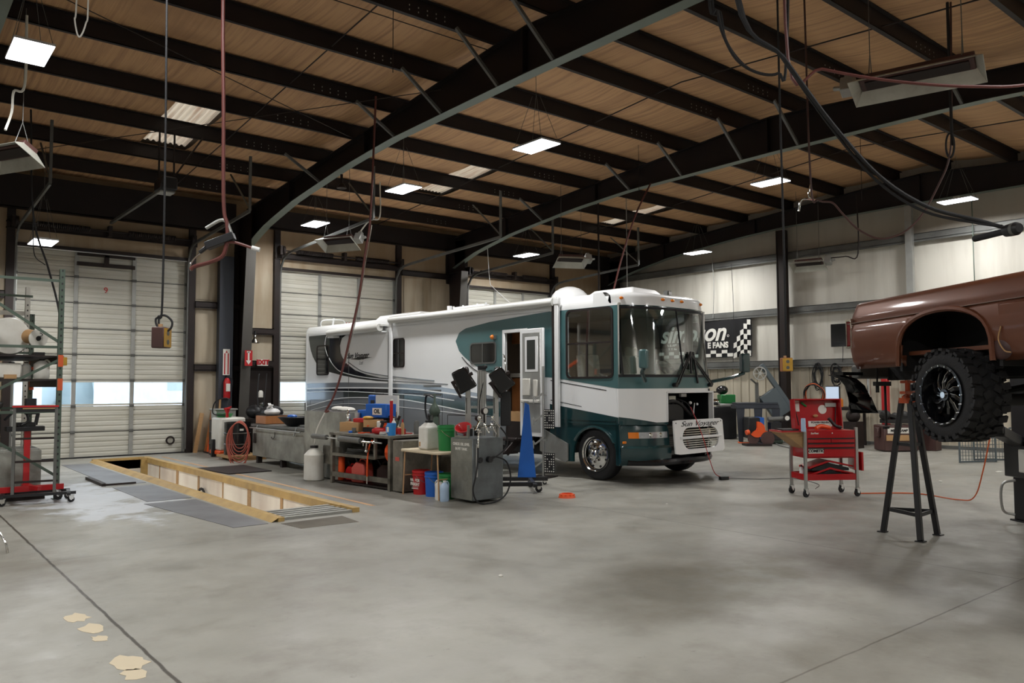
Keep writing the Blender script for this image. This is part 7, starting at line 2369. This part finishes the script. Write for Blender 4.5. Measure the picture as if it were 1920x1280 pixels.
MB().bb(-.1, -.02, -.1, 0, 1.15, 1.75).bar((-.06, -.05, 1.7), (-.25, -.1, 1.85), .04).cyl((.05, 0, 1.16), (.05, 0, 1.35), .03).obj('saw_post', 'steel_grey', bw, smooth=False)
gm = thing('bench_grinder', 'green and black machine with a helmet on top behind the motorhome nose', 'machine', (20.9, 15.1, 0), rz=R(-39.3))
MB().bb(-.5, .35, -.3, .3, .02, 1.0).obj('black_cabinet', 'black', gm, bevel=.01)
MB().bb(-.1, .35, -.25, .25, 1.1, 1.38).bb(-.14, .38, -.27, .27, 1.0, 1.1, m=1).obj('green_housing', ['green', 'galv'], gm, bevel=.02)
MB().ball((.0, 0, 1.52), .16, sc=(1.2, 1, .9)).box(-.2, 0, 1.46, .25, .2, .04).obj('helmet', 'black_gloss', gm)
MB().cyl((-.45, 0, 1.15), (-.1, 0, 1.15), .10, m=0).obj('chuck', 'chrome', gm)
MB().cyl((-.35, -.3, .55), (-.35, -.4, .55), .16, n=20).obj('port', 'black', gm)
rm = thing('chop_saw', 'orange-red chop saw sitting on the floor near the tool cart', 'saw', (19.2, 12.75, 0), rz=R(-39.3))
MB().bb(-.35, .35, -.2, .25, 0, .06).obj('base', 'steel_dark', rm, smooth=False)
MB().lathe([(0, -.04), (.22, -.04), (.22, .04), (0, .04)], (-.0, 0, .45), 'y', 24, ang=PI * 1.3).bar((0, 0, .45), (.4, .05, .30), .10, .1).cyl((-.22, 0, .38), (-.3, -.02, .36), .07).obj('guard', 'orange', rm)
MB().lathe([(0, -.01), (.19, -.01), (.19, .01), (0, .01)], (.28, -.05, .2), 'y', 24).lathe([(0, -.01), (.16, -.01), (.16, .01), (0, .01)], (-.1, 0, .2), 'y', 20).obj('disc', 'brown_machine', rm)
bt = thing('welder', 'blue and black welding machine on the floor under the saw table', 'welder', (20.0, 13.3, 0), rz=R(-39.3))
MB().bb(-.3, .02, -.3, .3, .15, .75).obj('case', 'black', bt, bevel=.02)
MB().bb(.02, .14, -.3, .3, .15, .75).cyl((.08, -.31, .5), (.08, -.3, .5), .05, m=1).obj('side_cover', ['blue', 'galv'], bt, bevel=.03)
for x in (-.2, .1):
    caster(bt, x, -.2, .06, .15)
cp = thing('air_compressor', 'small black compressor with a round gauge left of the dark post', 'compressor', (20.1, 12.75, 0), rz=R(-39.3))
MB().bb(-.15, .15, -.1, .2, .12, .62).cyl((-.2, 0, .7), (.25, 0, .72), .07, m=1).obj('pump', ['black', 'steel_grey'], cp, bevel=.01)
MB().lathe([(0, -.14), (.09, -.14), (.09, -.1), (0, -.1)], (.3, 0, .74), 'y', 20).lathe([(0, -.145), (.065, -.145)], (.3, 0, .74), 'y', 20, m=1).obj('gauge', ['black', 'paper'], cp)
MB().cyl((-.2, .05, .1), (.2, .05, .1), .1).obj('tank', 'rack_green', cp)
wire([(20.3, 12.9, .02), (19.6, 12.3, .02), (19.0, 11.6, .02)], .02, 'galv', 'steel_tube', 'pale steel tube lying on the floor behind the tool cart', 'tube')
wire([(20.0, 13.9, .015), (19.6, 13.6, .02), (19.8, 13.3, .02), (19.4, 13.2, .02), (19.7, 13.7, .02)], .015, 'orange_cord', 'air_hose', 'orange hose tangled on the floor by the welding machine', 'hose')
# things behind the cart on a dark bench
db = thing('wall_bench', 'dark low bench behind the tool cart below the hanging cables', 'bench', (21.2, 11.6, 0))
MB().bb(-.45, .45, -.75, .75, .98, 1.06).obj('bench_top', 'steel_dark', db, smooth=False)
for x in (-.4, .4):
    for y in (-.7, .7):
        MB().bb(x - .03, x + .03, y - .03, y + .03, 0, .98).obj('leg', 'steel_dark', db, smooth=False)
random.seed(8)
b = MB()
for i in range(8):
    b.tube([(21.1 + .02 * i, 12.15 + (.30 + random.uniform(-.03, .03)) * math.cos(t), 1.40 + (.30 + random.uniform(-.04, .04)) * math.sin(t)) for t in [2 * PI * q / 10 for q in range(10)]], .014, n=6, m=i % 4 == 1, closed=True, sub=3)
o = b.obj('coiled_cable', ['rubber', 'orange_cord'], at=(21.1, 12.15, 1.06))
tag(o, 'black and orange cable coils standing on the wall bench', 'cable')
for k, (y, m, lab) in enumerate(((11.75, 'jug_white', 'clear white spray bottle on the wall bench'), (11.45, 'amber', 'amber jug on the wall bench beside the monitor'))):
    t = thing('spray_bottle' if k == 0 else 'amber_jug', lab, 'bottle', (21.2, y, 1.06))
    MB().lathe([(0, 0), (.09 + .05 * k, 0), (.09 + .05 * k, .2), (.03, .30), (0, .3)], n=18).obj('bottle_body', m, t)
    MB().cyl((0, 0, .3), (0, 0, .36), .03).obj('cap', 'orange' if k == 0 else 'black', t)
mn = thing('computer_monitor', 'lit computer monitor with a pale blue screen on the wall bench', 'monitor', (20.85, 11.4, 1.06), rz=R(-30))
MB().bb(-.02, .02, -.34, .34, .14, .58).obj('casing', 'black', mn, bevel=.005)
mat('lit_screen', 'b8c4d4', .3, emit=('aebfd4', .55))
MB().bb(-.024, -.02, -.32, .32, .16, .56).obj('screen', 'lit_screen', mn, smooth=False)
MB().bb(-.02, .02, -.03, .03, 0, .12).bb(-.1, .1, -.12, .12, 0, .015).obj('monitor_stand', 'black', mn, smooth=False)
vs_ = MB().box(20.4, 10.6, .35, .4, .35, .7).ball((20.4, 10.6, .85), .18).cyl((20.2, 10.6, .95), (20.7, 10.3, .95), .03).ball((20.35, 10.55, 1.1), .14, sc=(.7, 1, 1.4))
o = vs_.obj('drill_machine', 'steel_dark', at=(20.4, 10.6, 0))
tag(o, 'dark drill machine half hidden behind the right end of the tool cart', 'machine')
# red press, brown machine, crates
rp = thing('hydraulic_press', 'red steel press frame at the right wall behind the tripod stand', 'press', (21.4, 10.2, 0))
MB().bb(-.08, .08, -.08, .08, 0, 2.0).bb(-.08, .08, .85, .98, 1.7, 2.0).bb(-.08, .08, -.1, .98, 1.86, 1.98).obj('frame', 'red', rp, bevel=.01)
MB().cyl((0, .45, 1.86), (0, .45, 1.4), .05, m=0).bb(-.1, .1, -.05, .9, .9, .98, m=1).obj('ram', ['chrome', 'steel_grey'], rp)
bm_ = thing('parts_washer', 'dark reddish-brown machine with a white label on the floor by the right wall', 'machine', (20.3, 9.45, 0), rz=R(-39.3))
MB().bb(-.42, .42, -.3, .3, .02, .66).bb(-.5, -.42, -.1, .1, .35, .6).obj('body', 'brown_machine', bm_, bevel=.02)
MB().bb(-.34, .22, -.306, -.3, .46, .60).obj('name_plate', 'paper', bm_, smooth=False)
txt('MR. CLAMP', .085, (-.06, -.312, .53), FACE_NY, 'black', bm_, bold=.003, shear=.2)
MB().bb(-.38, .25, -.33, -.3, .28, .42).obj('ledge', 'card', bm_, smooth=False)
MB().bb(-.3, .6, -.2, .2, .7, .8).ball((-.25, 0, .9), .14).ball((.0, 0, .85), .12).ball((.25, .05, .88), .13).bar((-.4, -.1, .95), (.3, -.05, .8), .07).cyl((.4, 0, .8), (.6, 0, .9), .05).obj('axle_parts', 'engine_dark', bm_)
b2 = MB().bb(20.95, 21.3, 8.75, 9.2, 0, .7)
tag(b2.obj('steel_box', 'brown_machine', at=(21.1, 9, 0), bevel=.02), 'brown steel box right of the labelled machine', 'box')
def crate(x, y, rz, lab, lx=.75, h=.45):
    t = thing('mesh_panel', lab, 'mesh panel', (x, y, 0), rz=rz, group='grey mesh crate panels on the floor')
    MB().bar((-lx / 2, 0, .02), (lx / 2, 0, .02), .03).bar((-lx / 2, 0, h), (lx / 2, 0, h), .03).bar((-lx / 2, 0, 0), (-lx / 2, 0, h), .03).bar((lx / 2, 0, 0), (lx / 2, 0, h), .03).obj('rim', 'saw_grey', t, smooth=False)
    g = MB()
    n_ = 12
    for i in range(1, n_):
        x0 = -lx / 2 + lx * i / n_
        g.bar((x0, 0, .02), (x0, 0, h), .008)
    for j in range(1, 7):
        g.bar((-lx / 2, 0, h * j / 7), (lx / 2, 0, h * j / 7), .008)
    g.obj('mesh', 'saw_grey', t, smooth=False)
crate(18.7, 6.95, R(-28), 'grey grid panel standing on the floor, nearest and most tilted', .9, .52)
crate(19.4, 6.9, R(-45), 'grey mesh panel behind the first, middle one', .8, .62)
crate(19.9, 6.4, R(-25), 'grey mesh panel, rightmost next to the lift column', .9, .72)
tag(MB().ball((18.9, 5.9, .16), .22, sc=(1.4, 1, .7)).ball((19.2, 5.75, .1), .15).obj('canvas_bag', 'card', at=(19, 5.8, 0)), 'tan cloth bundle on the floor by the mesh panels', 'bundle')
tag(MB().bb(16.9, 17.05, 5.9, 5.98, 0, .01).obj('paper_card', 'paper', at=(17, 5.9, 0), smooth=False), 'small white card on the floor before the mesh panels', 'card')
# conduits on the wall
for y, z0, z1, lab in ((16.0, 3.9, 5.9, 'pale thin conduit above the banner, beside the motorhome roof'), (15.25, 2.4, 5.6, 'thin hanging cable crossing the banner')):
    wire([(XW - .28, y, z1), (XW - .28, y - .05, (z0 + z1) / 2), (XW - .28, y, z0)], .012 if y > 15.5 else .008, 'galv' if y > 15.5 else 'rubber', 'wall_conduit' if y > 15.5 else 'cable', lab, 'conduit')
wire([(XW - .3, 8.0, 6.6), (XW - .3, 8.0, 2.4)], .012, 'rack_green', 'wall_conduit', 'thin dark vertical line on the right wall above the truck bed', 'conduit', curve=False)
# ================================================================ things hanging from the roof
def outlet(loc, lab, s_=1., rz=0., m='yellow'):
    t = thing('outlet_box', lab, 'outlet', loc, rz=rz)
    MB().bb(-.05 * s_, .05 * s_, -.04 * s_, .04 * s_, -.065 * s_, .065 * s_).obj('box', m, t, bevel=.006 * s_)
    b = MB().bb(-.046 * s_, .046 * s_, -.043 * s_, -.04 * s_, -.058 * s_, .058 * s_)
    for z in (-.028, .028):
        b.cyl((0, -.0445 * s_, z * s_), (0, -.043 * s_, z * s_), .016 * s_, n=14, m=1)
    b.obj('socket_cover', ['yellow', 'steel_grey'], t, smooth=False)
    MB().cyl((-.012 * s_, 0, .065 * s_), (-.012 * s_, 0, .085 * s_), .014 * s_).obj('cable_gland', 'old_line', t)
    return t
o1 = outlet((2.0, 7.26, 2.12), 'yellow outlet box hanging on a looped black cable in front of door 9', 1.4, rz=R(49), m='brown_machine')
b = MB().tube([(1.93, 7.11, zt(7.1) + .1), (1.95, 7.12, 5.0), (1.98, 7.18, 3.67), (2.0, 7.25, 2.42), (1.98, 7.27, 2.31), (1.96, 7.29, 2.28), (1.97, 7.27, 2.22), (2.02, 7.23, 2.175), (2.06, 7.20, 2.20), (2.07, 7.20, 2.26), (2.03, 7.23, 2.31), (1.99, 7.27, 2.31), (1.98, 7.27, 2.25), (1.995, 7.26, 2.19)], .0095, n=8)
tag(b.obj('power_cable', 'rubber', at=(1.98, 7.2, 4)), 'black power cable with a knot above the yellow outlet box', 'cable')
rh = thing('hose_drop', 'red hose drop with black bracket and curved hose ends hanging at upper left', 'hose drop', (2.59, 7.48, 3.2))
def rp_(mb, nm, m, **kw):
    mb.v = [(a - 2.59, b_ - 7.48, c - 3.2) for a, b_, c in mb.v]
    return mb.obj(nm, m, rh, **kw)
rp_(MB().tube([(2.5, 7.36, zt(7.4) + .1), (2.53, 7.39, 5.2), (2.56, 7.42, 4.34), (2.59, 7.46, 3.43), (2.62, 7.45, 3.24), (2.63, 7.45, 3.10)], .018), 'hose', 'red_hose')
rp_(MB().tube([(2.63, 7.46, 3.06), (2.60, 7.49, 2.93), (2.51, 7.57, 2.87), (2.40, 7.67, 2.83), (2.37, 7.69, 2.80)], .02), 'curved_hose', 'red_hose')
rp_(MB().tube([(2.37, 7.69, 2.79), (2.37, 7.69, 2.86), (2.42, 7.64, 2.94), (2.50, 7.57, 3.02)], .008), 'hook_wire', 'chrome')
rp_(MB().bar((2.48, 7.59, 3.02), (2.68, 7.42, 3.12), .08, .075).bar((2.43, 7.63, 2.96), (2.50, 7.57, 3.03), .04, .03), 'bracket', 'black', bevel=.006)
rp_(MB().tube([(2.47, 7.58, 3.19), (2.57, 7.50, 3.265), (2.62, 7.46, 3.25), (2.66, 7.43, 3.14)], .016), 'strap', 'galv')
rp_(MB().tube([(2.63, 7.46, 3.06), (2.70, 7.40, 3.05), (2.82, 7.31, 3.0)], .014), 'nozzle_hose', 'red_hose')
rp_(MB().cyl((2.81, 7.31, 3.005), (2.87, 7.27, 2.985), .022), 'nozzle', 'white')
wire([(1.55, 8.81, zt(8.8) - .02), (1.55, 8.82, 5.6), (1.54, 8.83, 5.4), (1.58, 8.81, 5.22), (1.63, 8.77, 5.36), (1.64, 8.74, 5.6), (1.62, 8.74, zt(8.7) - .02)], .008, 'white_plastic', 'looped_cable', 'pale cable loop hanging at the top left of the picture', 'cable')
wire([(2.2, 16.4, 6.7), (2.24, 16.08, 4.75), (2.38, 15.38, 3.74), (2.42, 14.75, 3.14), (2.47, 14.70, 2.79), (2.5, 14.72, 2.30), (2.53, 14.72, 2.17)], .016, 'rubber', 'power_cable', 'black cable slanting down past the shelf rack to a small outlet', 'cable')
wire([(2.25, 16.2, 4.9), (2.25, 16.09, 4.38), (2.28, 16.05, 4.0), (2.36, 15.5, 3.78)], .008, 'rubber', 'power_cable', 'thin cable looping below the lamp over the rack', 'cable')
outlet((2.54, 14.72, 2.11), 'small yellow-brown outlet box hanging beside the rack upright', 1.05, rz=R(-80))
wire([(7.06, 12.5, zt(12.5) - .1), (7.05, 12.65, 4.82), (7.0, 12.74, 4.14), (6.93, 12.86, 3.27), (6.82, 13.0, 2.5), (6.73, 13.11, 1.92), (6.63, 13.23, 1.48), (6.52, 13.30, 1.24), (6.56, 13.25, 1.24)], .02, 'red_hose', 'air_hose', 'brown-red air hose hanging from the near roof beam to the grey bin', 'hose')
wire([(7.05, 12.6, 4.6), (6.99, 12.72, 3.9), (6.9, 12.85, 3.0), (6.76, 13.02, 2.1)], .008, 'chrome', 'hose_wire', 'pale wire twisted along the hanging air hose', 'wire')
wire([(14.42, 12.35, 6.5), (13.6, 12.1, 5.6), (12.6, 11.6, 4.5), (11.75, 11.1, 3.55)], .02, 'red_hose', 'air_hose', 'brown-red hose hanging down to the motorhome roof', 'hose')
wire([(7.94, 4.89, zt(4.9) + .1), (7.94, 4.89, 5.27), (8.0, 4.92, 4.24), (8.06, 4.95, 3.03), (8.12, 4.99, 2.02)], .012, 'rubber', 'power_cable', 'long straight cable hanging between motorhome and truck', 'cable')
outlet((8.12, 4.99, 1.92), 'brown outlet box hanging in front of the dark post', 1.2, rz=R(-40), m='oak')
bc_ = MB()
P1 = [(4.98, 3.5, zt(3.5) + .1), (5.03, 3.43, 4.65), (5.32, 3.23, 4.16), (5.81, 3.13, 3.74), (6.41, 3.05, 3.40), (6.72, 2.81, 3.15), (6.84, 2.46, 2.99), (6.77, 2.26, 2.89)]
bc_.tube(P1, .016)
bc_.tube([(a, b_ + .03, c + .035 * math.sin(i)) for i, (a, b_, c) in enumerate(P1)], .012)
tag(bc_.obj('cable_pair', 'rubber', at=(5.8, 3.1, 3.7)), 'pair of thick dark cables swooping across the upper right', 'cable')
tb2 = thing('cord_reel', 'dark cylinder connector at the right edge where the thick cables end', 'connector', (6.74, 2.20, 2.87), rot=(PI / 2, 0, R(-30)))
MB().lathe([(0, -.07), (.045, -.07), (.05, -.02), (.05, .03), (.035, .06), (0, .06)], n=20).obj('barrel', 'black', tb2)
MB().lathe([(.051, .0), (.051, .03)], n=20).obj('collar', 'steel_grey', tb2)
MB().cyl((0, 0, -.07), (0, 0, -.4), .025).obj('tail', 'rubber', tb2)
wire([(5.79, 3.48, zt(3.5) + .1), (5.79, 3.48, 4.36), (6.01, 3.31, 4.28), (6.35, 3.04, 4.2), (6.69, 2.76, 4.15), (6.99, 2.51, 4.13), (7.33, 2.24, 4.15), (7.8, 1.8, 4.3)], .013, 'red_hose', 'air_hose', 'reddish hose sagging across the top right in front of the heater', 'hose')
for i, (dx, rr) in enumerate(((0, .013), (.05, .010))):
    wire([(5.68 + dx, 4.17, zt(4.1) + .1), (5.68 + dx, 4.17, 5.14), (5.74 + dx, 4.13, 5.0), (5.78 + dx, 4.11, 4.81 - dx), (5.88 + dx, 4.04, 4.57), (6.03, 3.93, 4.45), (6.17, 3.81, 4.44), (6.23, 3.76, 4.6), (6.3, 3.7, zt(3.7) + .1)], rr, 'rubber', 'looped_cable', 'dark cable loop hanging at the top right, %s strand' % ('thicker' if i == 0 else 'thinner'), 'cable', 'cable loops at the top right')
wire([(10.1, 5.8, zt(5.8) + .1), (10.12, 5.78, 4.5), (10.19, 5.71, 4.25), (10.34, 5.59, 4.21), (10.46, 5.51, 4.06), (10.64, 5.38, 3.84), (10.87, 5.19, 3.71), (11.12, 4.98, 3.8), (11.32, 4.8, 4.06), (11.48, 4.64, 4.47), (11.57, 4.54, 4.8), (11.6, 4.5, 5.3), (11.61, 4.46, zt(4.4) + .1)], .014, 'brown_machine', 'air_hose', 'brown hose hanging in a wide loop before the right wall', 'hose')
b = MB().tube([(11.58 + .0, 4.52 + .09 * math.cos(t) * .6, 5.0 + .17 * math.sin(t)) for t in [2 * PI * q / 10 for q in range(10)]], .014, closed=True, sub=3).cyl((11.6, 4.5, 5.0), (11.6, 4.5, zt(4.5) + .1), .02)
tag(b.obj('coiled_hose', 'rubber', at=(11.6, 4.5, 5.0)), 'dark coil bound to the hanging brown hose', 'hose')
b = MB().tube([(10.12, 5.78, 4.5), (10.1, 5.8, 4.3), (10.22, 5.7, 4.24)], .01).tube([(10.0, 5.9, 4.1), (10.02, 5.86, 4.26), (10.2, 5.72, 4.25)], .014)
tag(b.obj('blow_gun', 'chrome', at=(10.1, 5.8, 4.25)), 'pale air gun at the end of the hanging brown hose', 'air gun')
wire([(15.0, 19.55, 6.6), (15.0, 19.4, 5.0), (15.0, 19.2, 4.7), (15.15, 18.6, 4.2), (15.3, 18.2, 3.9)], .012, 'white', 'white_cable', 'white cable dangling above the middle of the motorhome roof', 'cable')
wire([(16.9, 15.4, zt(15.4) + .25), (16.9, 15.4, 4.6), (16.9, 15.4, 4.1)], .014, 'galv', 'hanging_pipe', 'thin pale pipe hanging behind the motorhome cab', 'pipe', curve=False)
wire([(15.95, 15.6, zt(15.6) + .25), (15.95, 15.6, 4.0)], .03, 'steel_dark', 'hanging_pipe', 'dark pipe dropping behind the motorhome roof units', 'pipe', curve=False)
# infrared tube heaters
mat('reflector', 'bdbdb3', .45, .35, var=.1, dirt='6e665a', damt=.4)
def heater(loc, rz, lab, L=1.1, tilt=0., s_=1., drop=None):
    t = thing('infrared_heater', lab, 'heater', loc, rz=rz, group='infrared heaters')
    TM = Matrix.Rotation(tilt, 4, 'X')
    def K():
        q_ = MB()
        q_.T = TM
        return q_
    w_, h = .26 * s_, .14 * s_
    a, c = L / 2, L / 2 - .1
    b = K()
    O = [(-a, -w_, 0), (a, -w_, 0), (a, w_, 0), (-a, w_, 0)]
    I = [(-c, -w_ * .45, h), (c, -w_ * .45, h), (c, w_ * .45, h), (-c, w_ * .45, h)]
    b.add(O + I, [(0, 1, 5, 4), (1, 2, 6, 5), (2, 3, 7, 6), (3, 0, 4, 7)])
    b.obj('reflector_hood', 'reflector', t, smooth=False, solid=.008)
    K().bb(-c, c, -w_ * .45, w_ * .45, h - .03, h + .07).obj('burner_body', 'brown_machine', t, bevel=.01)
    K().bb(-c * .9, c * .9, -w_ * .3, w_ * .3, h - .05, h - .031).obj('ceramic_grid', 'steel_dark', t, smooth=False)
    K().bb(a - .04, a + .14, -.09, .09, .05, .26).cyl((a + .14, 0, .15), (a + .24, 0, .17), .03).bb(a, a + .1, -.05, .05, .26, .33).obj('gas_valve', 'galv', t, bevel=.01)
    for x in (-c * .8, c * .8):
        MB().cyl((x, -.1, h + .05), (x, 0, h + .35), .006, n=5).cyl((x, .1, h + .05), (x, 0, h + .35), .006, n=5).cyl((x, 0, h + .35), (x, 0, (drop or 1.3)), .006, n=5).obj('hanger_chain', 'steel_grey', t)
    return t
heater((1.50, 13.2, 4.95), R(118), 'pale infrared heater at the left edge of the picture', .95, drop=2.15, tilt=.5)
heater((8.6, 17.0, 5.02), R(-62), 'pale infrared heater hanging above the rear of the motorhome', 1.0, drop=1.95, tilt=-.5)
heater((14.6, 15.3, 4.95), R(-25), 'infrared heater hanging above the middle of the motorhome', .9, drop=2.1, tilt=-.4)
heater((10.05, 4.3, 5.45), R(105), 'big dark infrared heater hanging at the upper right', 1.5, tilt=.35, drop=1.55)
heater((20.6, 11.9, 5.0), R(-75), 'infrared heater hanging before the dark wall post', .95, drop=2.2, tilt=-.4)
for pts, lab in (([(1.62, 12.7, 6.9), (1.62, 12.7, 5.9), (1.5, 12.75, 5.8), (1.5, 12.9, 5.55), (1.42, 12.8, 5.25)], 'white gas pipe dropping to the left heater'), ([(9.5, 16.6, 6.6), (9.5, 16.6, 5.75), (9.25, 16.6, 5.65), (9.0, 16.6, 5.35), (8.9, 16.5, 5.2)], 'white gas pipe dropping to the heater above the motorhome rear'), ([(20.9, 10.6, 6.9), (20.9, 10.6, 5.25), (20.8, 10.9, 5.2), (20.75, 11.3, 5.2)], 'dark gas pipe leading to the heater on the right')):
    wire(pts, .018, 'white_plastic' if 'white' in lab else 'steel_dark', 'gas_pipe', lab, 'pipe')
# door openers with rails
for k, (x, y0, y1, z, lab) in enumerate(((4.5, 16.5, YW - .35, 5.62, 'door opener motor on a long steel rail above door 9'),)):
    t = thing('door_opener', lab, 'door opener', (x, y0, z))
    MB().bb(-.03, .03, 0, y1 - y0, -.03, .03).obj('rail', 'steel_grey', t, smooth=False)
    MB().bb(-.16, .16, -.5, -.02, -.10, .16).obj('motor', 'black', t, bevel=.03)
    MB().bb(-.14, .14, -.4, -.1, -.14, -.10).obj('light_cover', 'galv', t, bevel=.01)
    for x_ in (-.14, .14):
        MB().bb(x_ - .015, x_ + .015, -.3, -.27, .14, zt(y0) - z).obj('strut', 'steel_dark', t, smooth=False)
    MB().bar((.14, -.28, .2), (.7, -.28, zt(y0) - z), .03).obj('strut', 'steel_dark', t, smooth=False)
# high bay floodlight clipped to the beam, round
b = MB().lathe([(0, .05), (.05, .05), (.11, -.05), (.10, -.06), (0, -.04)], (7.95, 15.55, 6.05), n=22).cyl((7.95, 15.55, 6.08), (7.95, 15.55, 6.3), .03)
tag(b.obj('flood_lamp', 'steel_dark', at=(7.95, 15.55, 6.05)), 'unlit round lamp under the near beam', 'lamp')
for k, (x, y, z0, lab) in enumerate(((5.9, 9.95, 6.3, 'left of the near beam'), (13.6, 12.0, 6.0, 'near the middle beam'), (17.2, 8.6, 5.8, 'before the right wall'))):
    wire([(x, y, zt(y) + .1), (x, y, z0)], .006, 'steel_dark', 'hanging_wire', 'thin wire hanging from the roof ' + lab, 'wire', 'thin hanging wires', curve=False)
